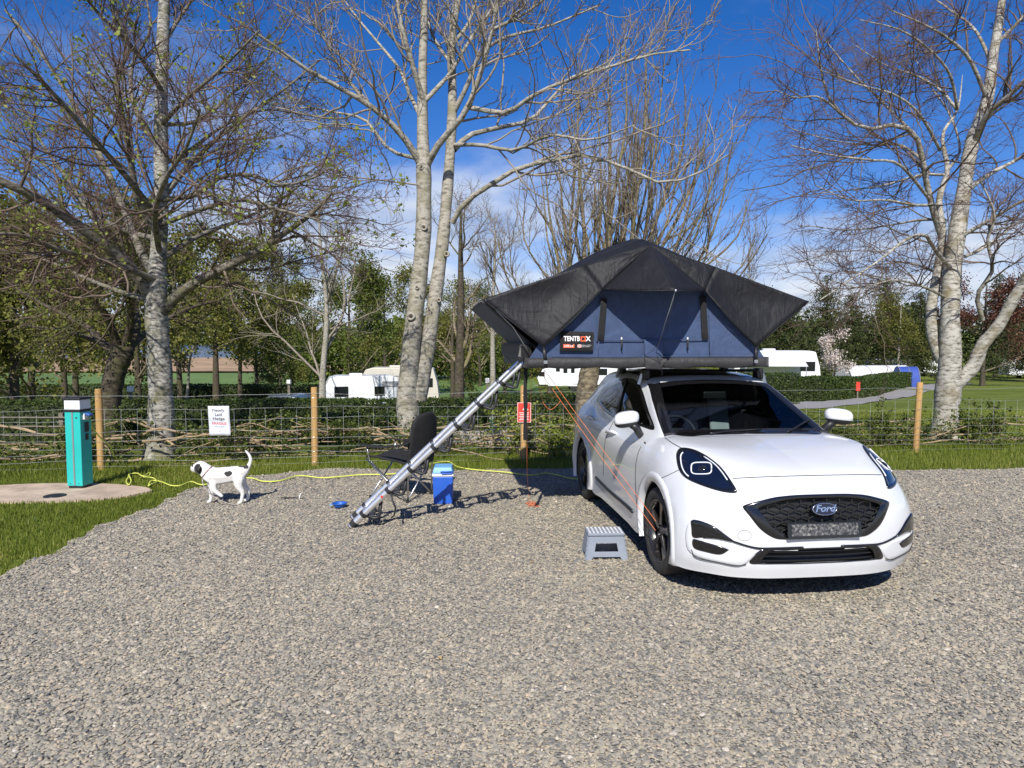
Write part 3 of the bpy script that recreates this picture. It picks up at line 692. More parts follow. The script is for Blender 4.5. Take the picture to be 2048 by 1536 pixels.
# ---- broad fan of upright stems behind the tent
Y3 = 19.0; rg = np.random.default_rng(14)
gb = at(1178, 880, Y3); zb = gz1(gb.x, gb.y)
T1 = pl(Y3, [(1165, 900, 0), (1168, 860, 0), (1172, 800, 0), (1178, 750, 0), (1190, 700, 0), (1200, 640, 0)], .34, .22)
T1[0] = (*T1[0][:2], zb - .2, .40)
LIM = []
for (x0, y0, xt, yt, dz, r) in [(1185, 700, 1090, 330, -1.2, .10), (1180, 690, 1130, 200, .6, .11), (1190, 660, 1160, 140, -.6, .11), (1195, 650, 1215, 100, .9, .12), (1200, 650, 1250, 90, -1.1, .12), (1205, 640, 1290, 100, .4, .12),
        (1205, 640, 1330, 110, -.5, .11), (1208, 640, 1370, 170, 1.1, .10), (1205, 650, 1420, 210, -1.2, .10), (1205, 660, 1460, 300, .3, .09), (1200, 680, 1495, 400, -.8, .08), (1200, 690, 1510, 480, .9, .07), (1180, 700, 1050, 400, .9, .08), (1175, 710, 1020, 500, -.4, .06), (1195, 650, 1190, 170, 2.0, .10), (1205, 650, 1350, 230, 2.2, .10), (1205, 650, 1300, 170, -2.2, .10), (1200, 700, 1500, 560, -1.6, .05), (1190, 660, 1110, 260, 2.0, .09), (1200, 650, 1400, 300, -2.3, .08)]:
    for rep in range(2):
        j = lambda a: rg.normal(0, a)
        dx_ = (0, rg.uniform(-55, 55))[rep]; xq = xt + dx_; yq = yt + (0, rg.uniform(10, 110))[rep]; dd_ = dz + (0, rg.uniform(-1.3, 1.3))[rep]; b_ = rg.uniform(.30, .52)
        LIM.append(pl(Y3, [(x0, y0, 0), (x0 + (xq - x0) * b_ + j(5), y0 + (yq - y0) * .17, dd_ * .4), (x0 + (xq - x0) * (b_ + .28) + j(7), y0 + (yq - y0) * .42, dd_ * .8), (x0 + (xq - x0) * .9 + j(8), y0 + (yq - y0) * .72, dd_), (xq, yq, dd_ * 1.1)], r * (.72, .5)[rep], .012))
traced_tree('bare_tree', 'wide bare tree with a fan of upright brown stems rising behind the roof tent', (gb.x, gb.y, zb), [T1], LIM,
 ['bark_poplar', 'bark_poplar', 'twig_brown'],
 [dict(name='branches', m=9, t0=.12, ang=24, lr=.32, n=7, w=.09, up=.12, s=4, mat=1, rmin=.012, rmax=.035, lmin=.8),
  dict(name='twigs', m=6, t0=.15, ang=27, lr=.45, n=5, w=.12, up=.10, s=3, mat=2, rmin=.0065, rmax=.010, lmin=.4),
  dict(name='fine_twigs', m=2, t0=.2, ang=30, lr=.5, n=4, w=.12, up=.08, s=3, mat=2, rmin=.0048, rmax=.006, lmin=.22)],
 rg)

# ---- pollard on the left between bollard and big tree
Y4 = 15.5; rg = np.random.default_rng(15)
gb = at(225, 870, Y4); zb = gz1(gb.x, gb.y)
T4 = pl(Y4, [(217, 900, 0), (218, 850, 0), (222, 790, 0), (232, 740, 0), (243, 712, 0), (247, 690, 0)], .20, .24)
T4[0] = (*T4[0][:2], zb - .2, .24)
LIM = [pl(Y4, q, .10, .02) for q in (
 [(235, 715, 0), (210, 690, 0), (175, 655, .2), (130, 630, .5), (70, 600, .9), (10, 560, 1.3)],
 [(240, 705, 0), (225, 660, -.3), (205, 620, -.7), (160, 570, -1.2), (100, 520, -1.6), (50, 440, -2.0)],
 [(255, 700, 0), (275, 650, .3), (265, 600, .7), (285, 540, 1.1), (270, 470, 1.5), (240, 400, 1.8)],
 [(250, 695, 0), (262, 640, -.4), (250, 560, -.8), (230, 480, -1.2), (170, 400, -1.6)],
 [(240, 705, 0), (190, 680, 1.0), (120, 660, 1.9), (40, 650, 2.7)],
 [(252, 700, 0), (300, 660, 1.1), (370, 620, 2.0), (440, 600, 2.8)])]
traced_tree('leafing_tree', 'short thick mossy tree with small yellow-green leaves, just behind the first fence post', (gb.x, gb.y, zb), [T4], LIM,
 ['bark_dark', 'bark_dark', 'twig_brown'],
 [dict(name='branches', m=10, t0=.25, ang=48, lr=.42, n=7, w=.16, up=.02, s=4, mat=1, rmin=.010, rmax=.025, lmin=.6),
  dict(name='twigs', m=7, t0=.1, ang=45, lr=.5, n=6, w=.16, up=-.06, s=3, mat=2, rmin=.006, rmax=.009, lmin=.5)],
 rg, leaves=dict(n=2300, cl=4, spread=.10, size=.065, mat='leaf_willow'))

# ---- generic trees further off
def wild_tree(name, label, px, Yd, top_py, width, mats, rg, nl=9, leaf=None, lean=0.0, trunk_r=.2, fork=.3, up=.03, dens=1.0, group=None, wood=True):
    p = at(px, 760, Yd); bx, by = p.x, Yd; z0 = gz1(bx, by); H = at(px, top_py, Yd).z - z0
    t = thing(name, label, 'tree', (bx, by, z0), group=group)
    q = np.array([(bx, by, z0 - .2), (bx + lean * .1 * H, by, z0 + .2 * H), (bx + lean * .35 * H + rg.normal(0, .1), by, z0 + .5 * H), (bx + lean * .6 * H, by, z0 + .8 * H), (bx + lean * .7 * H, by, z0 + .98 * H)])
    P = catmull(q, 16)[None]; rad = np.linspace(trunk_r, trunk_r * .12, 16)[None]
    part_np('trunk', tubes(P, rad, 8), mats[0], t)
    st, d, ln, r = spawn(P, rad, nl, fork, .97, 50, .42, .5, rg, 0.1 * H)
    k = np.clip((st[:, 2] - z0) / H, 0, 1); ln = width * .62 * (1.1 - .6 * k) * rg.uniform(.7, 1.2, len(ln))
    P1, r1 = grow(st, d, ln, np.maximum(r, .02), 8, .13, up, rg, .3)
    st, d, ln, r = spawn(P1, r1, int(8 * dens), .2, 1, 42, .42, .55, rg, .5)
    P2, r2 = grow(st, d, ln, np.clip(r, .010, .03), 6, .15, up, rg, .4)
    st, d, ln, r = spawn(P2, r2, int(6 * dens), .15, 1, 40, .5, .6, rg, .4)
    P3, r3 = grow(st, d, ln, np.clip(r, .006, .010), 4, .16, up * .5, rg, .5)
    part_np('branches', [tubes(P1, r1, 5), tubes(P2, r2, 3)], mats[1], t)
    part_np('twigs', tubes(P3, r3, 3), mats[2], t)
    if leaf:
        pts = np.concatenate([P3.reshape(-1, 3), P2.reshape(-1, 3)]); kk = rg.choice(len(pts), min(leaf['n'], len(pts)), replace=False)
        c = (pts[kk][:, None] + rg.normal(0, leaf['spread'], (len(kk), leaf['cl'], 3))).reshape(-1, 3)
        V, F, ti = leaf_quads(c, leaf['size'], rg, .75); link('leaves', np_mesh('leaves', V, F, ti), leaf['mat'], t, world=True)
    return t
rg = np.random.default_rng(21)
BARE = ['bark_dark', 'bark_poplar', 'twig_brown']; GREYB = ['bark_ash', 'twig_grey', 'twig_grey']
wild_tree('bare_tree', 'slender dark bare tree beside the neighbouring gravel pitch and low stone wall', 917, 26, 415, 4.6, BARE, rg, 13, None, .02, .26, .25, .09)
wild_tree('bare_tree', 'pale-stemmed bare tree standing behind the white caravan with rear logo', 645, 33, 395, 8.5, GREYB, rg, 16, None, .0, .20, .18, .06, 1.1)
wild_tree('bare_tree', 'thin bare tree between the motorhome and the slender dark tree', 985, 38, 440, 6.5, GREYB, rg, 13, None, .02, .2, .2, .08)
wild_tree('bare_tree', 'small leaning white birch in the pasture edge', 372, 62, 640, 3.0, GREYB, rg, 7, dict(n=300, cl=3, spread=.25, size=.2, mat='leaf_willow'), .22, .16, .4, .0)
lw = dict(n=3400, cl=5, spread=.34, size=.21, mat='leaf_willow'); lg = dict(n=3400, cl=5, spread=.34, size=.21, mat='leaf_green')
for (px, Yd, tp, wd, lf, tr_, lean, lab) in [
    (25, 24, 470, 6.0, lw, .22, .03, 'yellow-green leafing tree at the pasture end of the lane'),
    (128, 48, 500, 9.0, lw, .25, .0, 'dark-trunked leafing tree in front of the lake, one of a close pair'),
    (150, 50, 470, 8.0, lg, .25, .03, 'slightly paler leafing tree in front of the lake, one of a close pair'),
    (432, 58, 520, 12.0, lw, .34, .0, 'spreading yellow-green tree with thick dark trunk beyond the newly laid hedge notice'),
    (512, 70, 560, 8.0, lg, .2, .05, 'bushy green tree at the pasture edge above the grey car roof'),
    (585, 75, 540, 10, lw, .24, -.03, 'olive leafing tree left of the white caravan with rear logo'),
    (700, 60, 570, 9, lg, .24, .0, 'bright green leafing tree directly behind the white caravan with rear logo'),
    (770, 80, 560, 11, lw, .3, .0, 'olive tree rising behind the beige camper van'),
    (905, 70, 585, 10, lw, .3, .02, 'brownish leafing tree beyond the small clipped hedge'),
    (1010, 85, 600, 12, lg, .3, .0, 'dark green tree in the gap left of the motorhome'),
    (1100, 75, 610, 10, lw, .3, .0, 'olive tree behind the motorhome'),
    (62, 33, 455, 9, lw, .2, .0, 'yellow-green tree beside the lane behind the teal bollard'),
    (275, 36, 480, 9, lw, .2, .02, 'yellow-green tree seen behind the fork of the big mottled tree'),
    (360, 44, 500, 10, lw, .22, -.02, 'olive tree between the big mottled tree and the paper notice'),
    (480, 50, 505, 9, lw, .2, .0, 'olive tree above the paper notice on the fence'),
    (560, 90, 600, 14, lg, .3, .0, 'broad green tree on the far pasture edge'),
    (845, 92, 600, 14, lw, .3, .0, 'broad olive tree seen between the twin grey stems'),
    (960, 110, 610, 16, lg, .3, .0, 'broad dark tree on the skyline left of the tent')]:
    wild_tree('leafing_tree', lab, px, Yd, tp, wd, BARE, rg, 14, lf, lean, tr_, .19, -.01, .8, group='leafing trees beyond the caravans')

# ---- conifers, birch, copper beech and magnolia on the right
def conifer(label, px, Yd, top_py, width, rg, mat='needle', name='conifer_tree', n=8500, bare=.08):
    p = at(px, 760, Yd); z0 = gz1(p.x, Yd); H = at(px, top_py, Yd).z - z0
    t = thing(name, label, 'tree', (p.x, Yd, z0), group='trees along the far edge of the site')
    q = np.array([(p.x, Yd, z0 - .2), (p.x, Yd, z0 + .5 * H), (p.x, Yd, z0 + H)])
    part_np('trunk', tubes(catmull(q, 8)[None], np.linspace(.28, .03, 8)[None], 8), 'bark_dark', t)
    nb = 150; k = np.sort(rg.uniform(bare, .99, nb)); a = rg.uniform(0, 6.28, nb)
    ln = width * .5 * (1 - k)**.75 * rg.uniform(.65, 1.2, nb) + .25
    st = np.stack([np.full(nb, p.x), np.full(nb, Yd), z0 + k * H], 1)
    d = np.stack([np.cos(a), np.sin(a), rg.normal(.05, .12, nb)], 1)
    P, r = grow(st, d, ln, np.full(nb, .05), 7, .07, -.04, rg, .2)
    part_np('branches', tubes(P, r, 4), 'bark_dark', t)
    w_ = np.repeat(ln, 7); pts = P.reshape(-1, 3); kk = rg.choice(len(pts), n, p=w_ / w_.sum())
    s_ = .14 + .05 * width * .5
    c = pts[kk] + rg.normal(0, 1, (n, 3)) * np.array([s_, s_, s_ * .55])
    V, F, ti = leaf_quads(c, .30, rg, .38, .5)
    link('needles', np_mesh('needles', V, F, ti), mat, t, world=True)
for (px, Yd, tp, wd, lab) in [(1570, 70, 600, 8.0, 'dark evergreen tree seen just right of the tent corner'), (1650, 82, 548, 9.5, 'tall evergreen tree left of the white magnolia'), (1700, 88, 590, 9, 'evergreen tree standing behind the pink-white magnolia'),
        (1765, 86, 530, 9.5, 'tallest pointed evergreen above the white awnings'), (1835, 84, 585, 8, 'evergreen tree behind the blue awning'), (1990, 92, 545, 9, 'pointed evergreen behind the copper-leaved tree'), (2060, 80, 590, 10, 'evergreen tree at the lawn edge beyond the forked silver tree'), (1530, 95, 575, 10, 'dark evergreen mostly hidden by the roof tent'), (735, 105, 545, 6, 'dark spired evergreen behind the leafing trees and caravan'), (545, 98, 560, 7, 'dark evergreen between the leafing trees by the lake')]:
    conifer(lab, px, Yd, tp, wd, rg)
wild_tree('birch_tree', 'yellow-green birch with white stems behind the white awnings', 1795, 74, 600, 7.0, ['bark_ash', 'twig_brown', 'twig_brown'], rg, 12, dict(n=3000, cl=4, spread=.3, size=.17, mat='leaf_willow'), .02, .16, .2, -.02, .9)
wild_tree('copper_tree', 'copper-red leafed tree standing behind the forked silver tree', 1965, 62, 560, 9.0, BARE, rg, 12, dict(n=3200, cl=5, spread=.3, size=.17, mat='leaf_copper'), .0, .25, .15, .0, .9)
wild_tree('magnolia_tree', 'small magnolia tree covered in pale pink-white blossom by the far hedge', 1668, 58, 683, 3.4, BARE, rg, 9, dict(n=900, cl=3, spread=.16, size=.15, mat='blossom'), .0, .10, .2, .03, .6)

# ---- far woodland that closes the view (one mass)
def woodland(name, label, x0, x1, Yd, h0, h1, n, size, mat, rg):
    x = rg.uniform(x0, x1, n); crown = h0 + (h1 - h0) * (.5 + .28 * np.sin(x * .23) + .22 * np.sin(x * .61 + 1) )
    z = crown * rg.beta(1.4, 1.1, n); y = Yd + rg.normal(0, 4, n) + 4 * np.sin(x * .4)
    c = np.stack([x, y, gz(x, y) + z], 1); V, F, ti = leaf_quads(c, size, rg, .8)
    tag(link(name, np_mesh(name, V, F, ti), mat), label, 'woodland', kind='stuff')
rg = np.random.default_rng(77)
woodland('far_woodland', 'distant mixed woodland closing the view behind the caravans', -42, 46, 128, 7, 11.5, 26000, .75, 'leaf_green', rg)
woodland('far_woodland', 'distant dark woodland behind the evergreens on the right', 40, 120, 112, 7, 11, 20000, .7, 'needle', rg)
woodland('far_shore_woodland', 'thin line of trees along the far lake shore', -900, 60, 1240, 18, 40, 9000, 9.0, 'leaf_green', rg)
# ================================================================ wire fence
M['post_wood'] = None
m, nt, b = newmat('post_wood'); M['post_wood'] = m
f = noise(nt, 7, 6, 0.65, stretch=(1, 1, 0.12)); c = ramp(nt, f, [(0.3, (0.30, 0.17, 0.06)), (0.55, (0.46, 0.28, 0.10)), (0.75, (0.55, 0.37, 0.17))])
nt.links.new(c, b.inputs['Base Color']); b.inputs['Roughness'].default_value = 0.8; bump(nt, b, f, 0.4, 0.01)
fx = lambda x: float(fence_y(x))
fence = thing('wire_fence', 'galvanised stock-wire fence on round tan wooden posts along the pitch', 'fence', (0, fx(0), 0))
posts = [(-8.75, .0), (-5.765, .0), (-2.866, .005), (0.174, -.004), (3.35, 0.0), (6.563, .03), (9.8, 0)]
for i, (x, lean) in enumerate(posts):
    r = .047; mb = MB(); y = fx(x); h = 1.13
    mb.tube([(x, y, -.2), (x + lean * .2, y, .3), (x + lean * .7, y, .8), (x + lean, y, h - .012), (x + lean, y, h)], [r * 1.04, r * 1.02, r, r * .98, r * .9], 14)
    po = mb.build('post', 'post_wood', fence, smooth=False, world=True, auto=50)
    for z in (.05, .2, .41, .69, .98):
        st = MB(); st.tube([(x - .012, y - r - .001, z - .01), (x - .012, y - r - .006, z), (x + .012, y - r - .006, z), (x + .012, y - r - .001, z - .01)], .0018, 4)
        st.build('staple', 'steel', po, world=True)
FZ = [.035, .12, .20, .29, .41, .53, .69, .84, 1.03]
rf = random.Random(5)
for k, z in enumerate(FZ):
    pts = []
    for x in np.arange(-9, 10.01, .25):
        sag = .012 * math.sin(x * 2.03 + k) + .006 * math.sin(x * 5.1 + 2 * k)
        pts.append((x, fx(x) - .056, z + sag))
    MB().tube(pts, .0015 if k < 8 else .0019, 5).build('horizontal_wire', 'wire', fence, smooth=True, world=True)
vm = None
for x in np.arange(-8.9, 9.9, .215):
    if vm is None:
        mb = MB(); mb.tube([(0, 0, .035), (0.003, 0, .4), (0, 0, .845)], .0012, 4); vm = mb.mesh('vertical_wire', True); vm.materials.append(M['wire'])
    o = bpy.data.objects.new('vertical_wire', vm); C.objects.link(o); o.parent = fence
    o.location = (x, fx(x) - .0555 - fx(0), rf.uniform(-.006, .006)); o.rotation_euler = (0, rf.uniform(-.012, .012), 0)

# paper notice tied to the fence
M['paper'] = plain('paper', (0.62, 0.64, 0.69), 0.5, var=0.03, scale=5, bmp=.12, bscale=9)
M['ink_black'] = plain('ink_black', (0.03, 0.03, 0.035), 0.6, var=0)
M['ink_red'] = plain('ink_red', (0.62, 0.05, 0.05), 0.6, var=0)
M['sign_red'] = plain('sign_red', (0.62, 0.055, 0.035), 0.4, var=0.08)
M['sign_white'] = plain('sign_white', (0.75, 0.74, 0.72), 0.5, var=0.05)
pc = at(443, 840, 9.93); yN = fx(pc.x) - .076
nt_ = thing('paper_notice', 'white paper notice in a plastic sleeve tied to the wire fence', 'notice', (pc.x, yN, pc.z))
mb = MB(); nx_, nz_ = 8, 10; wS, hS = .30, .42; gv = []
for j in range(nz_ + 1):
    for i in range(nx_ + 1):
        u = (i / nx_ - .5); v_ = (.5 - j / nz_); gv.append((u * wS + (.5 - v_) * .02, -.006 * math.sin(u * 7 + v_ * 3) - .004 * math.sin(v_ * 9), v_ * hS))
mb.add(gv, [(j * (nx_ + 1) + i, (j + 1) * (nx_ + 1) + i, (j + 1) * (nx_ + 1) + i + 1, j * (nx_ + 1) + i + 1) for j in range(nz_) for i in range(nx_)])
o = mb.build('sheet', 'paper', nt_, smooth=True); sm = o.modifiers.new('thick', 'SOLIDIFY'); sm.thickness = .002; sm.offset = 1
for (txt, z, sz, mt, bd) in [('Newly', .148, .060, 'ink_black', .0006), ('Laid', .088, .060, 'ink_black', .0006), ('Hedge', .028, .060, 'ink_black', .0006), ('FRAGILE', -.040, .050, 'ink_red', .0008), ('Please Keep off', -.085, .020, 'ink_black', 0), ('NCS', -.150, .016, 'ink_black', 0)]:
    tx_ = text_obj('lettering', txt, mt, sz, basis((.006 - z * .04, 0, z), (1, 0, 0), (0, 0, 1)), nt_, depth=.0003, bold=bd, xs=1.12)
    for vv in tx_.data.vertices:
        v_ = vv.co.z / hS; u = (vv.co.x - (.5 - v_) * .02) / wS; vv.co.y += -.006 * math.sin(u * 7 + v_ * 3) - .004 * math.sin(v_ * 9) - .0034

# red warning sign on the third post
xs_, ys_ = .17, fx(.17) - .068
rs = thing('warning_sign', 'small red warning sign screwed to a fence post behind the tent strap', 'sign', (xs_, ys_, .60))
mb = MB(); mb.box((0.012, 0, .13), (.21, .004, .30)); mb.build('plate', 'sign_red', rs, bevel=.001)
bd = MB(); 
for (c_, s_) in (((.012, -.0035, .275), (.20, .002, .006)), ((.012, -.0035, -.015), (.20, .002, .006)), ((-.085, -.0035, .13), (.006, .002, .284)), ((.109, -.0035, .13), (.006, .002, .284))): bd.box(c_, s_)
bd.build('border', 'sign_white', rs)
tr_ = MB(); tr_.prism([(-.045, 0), (.045, 0), (0, .08)], basis((.03, -.004, .165), (1, 0, 0), (0, 0, 1)), 0, .002); tr_.build('triangle', 'sign_white', rs)
for k in range(5):
    ln = MB(); ln.box((.012, -.0035, .125 - k * .026), (.15 - .02 * (k % 2), .002, .009)); ln.build('text_line', 'sign_white', rs)

# ================================================================ laid hedge (cut stems woven low behind the fence)
M['stem'] = plain('stem', (0.30, 0.22, 0.13), 0.85, var=0.35, scale=6, bmp=.3, bscale=40)
rh = np.random.default_rng(31)
def laid_hedge(name, label, x0, x1, n, leaves, off=.75):
    t = thing(name, label, 'hedge', ((x0 + x1) / 2, fx((x0 + x1) / 2) + off, gz1((x0 + x1) / 2, fx(0) + off)))
    x = rh.uniform(x0, x1, n); y = fence_y(x) + off + rh.normal(0, .20, n); z = .04 + .42 * rh.uniform(0, 1, n)**1.4
    d = np.stack([np.where(rh.random(n) < .7, -1, 1) * np.ones(n), rh.normal(.12, .22, n), rh.normal(.03, .09, n)], 1)
    P, r = grow(np.stack([x, y, z], 1), d, rh.uniform(.7, 2.0, n), rh.uniform(.008, .024, n), 9, .12, -.01, rh, .35)
    P[..., 2] = np.clip(P[..., 2], .03, .50 + .1 * np.sin(P[..., 0] * 3))
    part_np('stem', tubes(P, r, 6), 'stem', t)
    st, dd, ln, rr = spawn(P, r, 4, .2, 1, 45, .22, .5, rh, .12)
    P2, r2 = grow(st, dd, ln, np.clip(rr, .0035, .006), 6, .18, .03, rh, .4)
    part_np('twigs', tubes(P2, r2, 4), 'twig_brown', t)
    pts = np.concatenate([P2.reshape(-1, 3), P2[:, 3:].reshape(-1, 3)]); k = rh.choice(len(pts), leaves); c = pts[k] + rh.normal(0, .06, (leaves, 3))
    c[:, 2] = np.maximum(c[:, 2], .02)
    V, F, ti = leaf_quads(c, .045, rh, .7); link('leaves', np_mesh('leaves', V, F, ti), 'leaf_green', t, world=True)
laid_hedge('laid_hedge', 'newly laid hedge of cut brown stems behind the fence left of the chair', -8.8, -.9, 80, 11000)
laid_hedge('laid_hedge', 'laid hedge of long cut stems behind the ladder and the red warning sign', -.9, 3.6, 40, 5200)
laid_hedge('laid_hedge', 'laid hedge stems and brambles behind the fence right of the car', 3.6, 10.2, 44, 7500)
# leafy shoots in it
def shoot(label, px, py, h, w_, n, mat='leaf_green', off=.55):
    p = at(px, py, fx(0) + 1); x = p.x; y = fx(x) + off
    t = thing('leafy_shrub', label, 'shrub', (x, y, gz1(x, y)))
    st = np.stack([np.full(n, x) + rh.normal(0, w_ * .3, n), np.full(n, y) + rh.normal(0, .12, n), np.full(n, gz1(x, y))], 1)
    P, r = grow(st, np.stack([rh.normal(0, .3, n), rh.normal(0, .2, n), np.ones(n)], 1), h * rh.uniform(.5, 1.1, n), np.full(n, .006), 8, .14, .04, rh, .3)
    part_np('stems', tubes(P, r, 4), 'twig_brown', t)
    st, d, ln, rr = spawn(P, r, 6, .15, 1, 50, .3, .6, rh, .1); P2, r2 = grow(st, d, ln, np.full(len(ln), .003), 5, .15, .03, rh)
    part_np('twigs', tubes(P2, r2, 3), 'twig_brown', t)
    pts = P2.reshape(-1, 3); c = (pts[:, None] + rh.normal(0, .025, (len(pts), 2, 3))).reshape(-1, 3)
    V, F, ti = leaf_quads(c, .05, rh, .75); link('leaves', np_mesh('leaves', V, F, ti), mat, t, world=True)
shoot('bright leafy shrub growing behind the fence beside the red warning sign', 1020, 900, .85, .3, 12, 'leaf_spring', .5)
shoot('low bright green shrub behind the fence at the car rear wheel', 1115, 900, .55, .7, 26, 'leaf_spring', .4)
shoot('bramble shrub growing right of the silver tree trunk', 2010, 880, .75, .8, 26)
shoot('scrubby shoots growing between the car mirror and the last fence post', 1790, 880, .75, .5, 14)
shoot('leafy scrub behind the fence right of the car bonnet', 1700, 890, .45, .8, 22)
shoot('green scrub between the bollard and the big mottled tree', 260, 900, .6, .6, 20)
shoot('low scrub behind the wire fence left of the teal bollard', 60, 900, .4, .7, 20)

# ================================================================ clipped hedges
def hedge(label, pts, h, wd, dens=520, leaf=.075, mat='leaf_hedge'):
    P = catmull(pts, 24); T = np.gradient(P, axis=0); T /= np.linalg.norm(T, axis=1)[:, None]; Nn = np.stack([-T[:, 1], T[:, 0]], 1)
    mid = P[12]; t = thing('clipped_hedge', label, 'hedge', (mid[0], mid[1], gz1(*mid)))
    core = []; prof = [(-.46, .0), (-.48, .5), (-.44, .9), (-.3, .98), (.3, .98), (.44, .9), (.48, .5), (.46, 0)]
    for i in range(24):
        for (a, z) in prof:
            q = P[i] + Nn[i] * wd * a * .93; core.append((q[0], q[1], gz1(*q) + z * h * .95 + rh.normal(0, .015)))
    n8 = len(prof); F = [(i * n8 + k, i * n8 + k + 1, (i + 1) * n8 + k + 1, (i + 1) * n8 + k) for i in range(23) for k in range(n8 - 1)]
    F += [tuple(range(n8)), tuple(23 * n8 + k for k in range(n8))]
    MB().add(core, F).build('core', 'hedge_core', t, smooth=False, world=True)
    Ln = np.linalg.norm(np.diff(P, axis=0), axis=1).sum(); n = int(Ln * (2 * h + wd) * dens)
    u = rh.uniform(0, 23, n); i = np.minimum(u.astype(int), 22); f = (u - i)[:, None]
    s_ = rh.uniform(0, 2 * h + wd, n)
    side = np.where(s_ < h, -.5 * wd, np.where(s_ < h + wd, s_ - h - .5 * wd, .5 * wd)); zz = np.where(s_ < h, s_, np.where(s_ < h + wd, h, 2 * h + wd - s_))
    q = P[i] * (1 - f) + P[i + 1] * f + (Nn[i] * (1 - f) + Nn[i + 1] * f) * (side + .02 * np.sin(u * 9))[:, None]
    c = np.stack([q[:, 0], q[:, 1], gz(q[:, 0], q[:, 1]) + np.maximum(zz, .04)], 1) + rh.normal(0, .035, (n, 3))
    for e_, k_ in ((0, -1), (23, 1)):
        m_ = int(h * wd * dens * 1.3); q = P[e_] + T[e_] * .05 * k_ + Nn[e_] * rh.uniform(-.5, .5, m_)[:, None] * wd
        c = np.concatenate([c, np.stack([q[:, 0], q[:, 1], gz(q[:, 0], q[:, 1]) + rh.uniform(.03, h, m_)], 1) + rh.normal(0, .035, (m_, 3))])
    V, F, ti = leaf_quads(c, leaf, rh, .7); link('leaves', np_mesh('leaves', V, F, ti), mat, t, world=True)
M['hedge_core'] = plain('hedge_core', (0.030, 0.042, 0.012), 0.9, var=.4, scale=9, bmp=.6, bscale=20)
hedge('low clipped hedge beside the lane, running behind the big mottled tree', [(-9.9, 16.6), (-7.5, 16.8), (-4.8, 17.0), (-2.9, 17.2)], 1.02, 1.1)
hedge('long dark clipped hedge in front of the white caravan with rear logo', [(-15.5, 20.5), (-10.5, 21.6), (-5.5, 22.6), (-1.7, 23.4)], 1.30, 1.2, 420, .08)
hedge('dark clipped hedge between the neighbouring pitch and the motorhome', [(-1.5, 27.5), (3, 27.8), (8.5, 29.2), (12.5, 31.5)], 1.35, 1.2, 380, .085)
hedge('rounded end of clipped hedge beside the low stone wall', [(-2.3, 20.0), (-1.5, 20.4), (-.9, 20.9)], 1.0, 1.3)
hedge('clipped hedge along the access road in front of the white awnings', [(15.0, 35.2), (20, 41.5), (27, 51), (36, 63)], 1.2, 1.3, 260, .10)
hedge('small clipped hedge at the foot of the slender dark tree', [(-1.9, 33), (.6, 33.4), (2.8, 34)], 1.35, 1.6, 260, .10)
hedge('low hedge row at the far side of the pasture', [(-62, 66), (-44, 65), (-28, 64), (-12, 68)], 1.6, 1.5, 45, .22)
hedge('short hedge in front of the parked grey car', [(-10.5, 30), (-8.4, 30.4), (-6.6, 30.6)], 1.2, 1.2, 300, .09)

# wooden rail fence at the lane
M['old_wood'] = plain('old_wood', (0.17, 0.145, 0.115), 0.9, var=.3, scale=8, bmp=.4, bscale=50)
rf_ = thing('rail_fence', 'weathered dark post and rail fence beside the lane', 'fence', (-11.6, 17.9, gz1(-11.6, 17.9)))
for x in (-15.0, -13.3, -11.6, -10.1):
    z = gz1(x, 17.9); mb = MB(); mb.box((x, 17.9, z + .5), (.11, .11, 1.15)); mb.build('post', 'old_wood', rf_, world=True, bevel=.006)
for k in range(4):
    mb = MB(); za, zb_ = gz1(-15.3, 17.9), gz1(-9.8, 17.9)
    mb.tube([(-15.3, 17.83, za + .25 + k * .23), (-12.5, 17.83, (za + zb_) / 2 + .25 + k * .23), (-9.8, 17.83, zb_ + .25 + k * .23)], .055, 4, flat=.45); mb.build('rail', 'old_wood', rf_, world=True)

# low dry-stone wall and second hookup post by the neighbouring pitch
M['stone'] = plain('stone', (0.30, 0.28, 0.25), 0.9, var=.3, scale=5, bmp=.4, bscale=30)
wl = thing('stone_wall', 'low dry-stone wall at the edge of the neighbouring pitch', 'wall', (-.6, 19.4, gz1(-.6, 19.4)))
rk = random.Random(8); stm = []
for q in range(3):
    mb = MB(); mb.box((0, 0, 0), (.3, .24, .13)); me = mb.mesh('stone')
    for v in me.vertices: v.co += Vector((rk.uniform(-.035, .035), rk.uniform(-.03, .03), rk.uniform(-.02, .02)))
    me.materials.append(M['stone']); stm.append(me)
for row in range(4):
    for k in range(11):
        x = -1.75 + k * .26 + (row % 2) * .13 + rk.uniform(-.02, .02); y = 19.4 + .02 * k
        o = bpy.data.objects.new('stone', stm[rk.randrange(3)]); C.objects.link(o); o.parent = wl
        o.location = (x + .6, y - 19.4 + rk.uniform(-.03, .03), .06 + row * .125); o.rotation_euler = (rk.uniform(-.1, .1), rk.uniform(-.1, .1), rk.uniform(-.2, .2) + (math.pi if rk.random() < .5 else 0))
M['teal'] = plain('teal', (0.022, 0.44, 0.40), 0.42, var=.06, scale=3, bmp=.03, bscale=150)
M['teal_dark'] = plain('teal_dark', (0.01, 0.13, 0.10), 0.5, var=.1)
gp = at(985, 815, 20.2)
b2 = thing('hookup_post', 'dark green electric hookup post beside the low stone wall', 'bollard', (gp.x, 20.2, gz1(gp.x, 20.2)))
mb = MB(); mb.box((0, 0, .4), (.17, .17, .8)); mb.build('column', 'teal_dark', b2, bevel=.008)
mb = MB(); mb.box((0, 0, .86), (.18, .18, .10)); mb.build('lamp_band', 'sign_white', b2, bevel=.01)
mb = MB(); mb.box((0, 0, .93), (.20, .20, .03)); mb.build('cap', 'black_plastic', b2, bevel=.01)
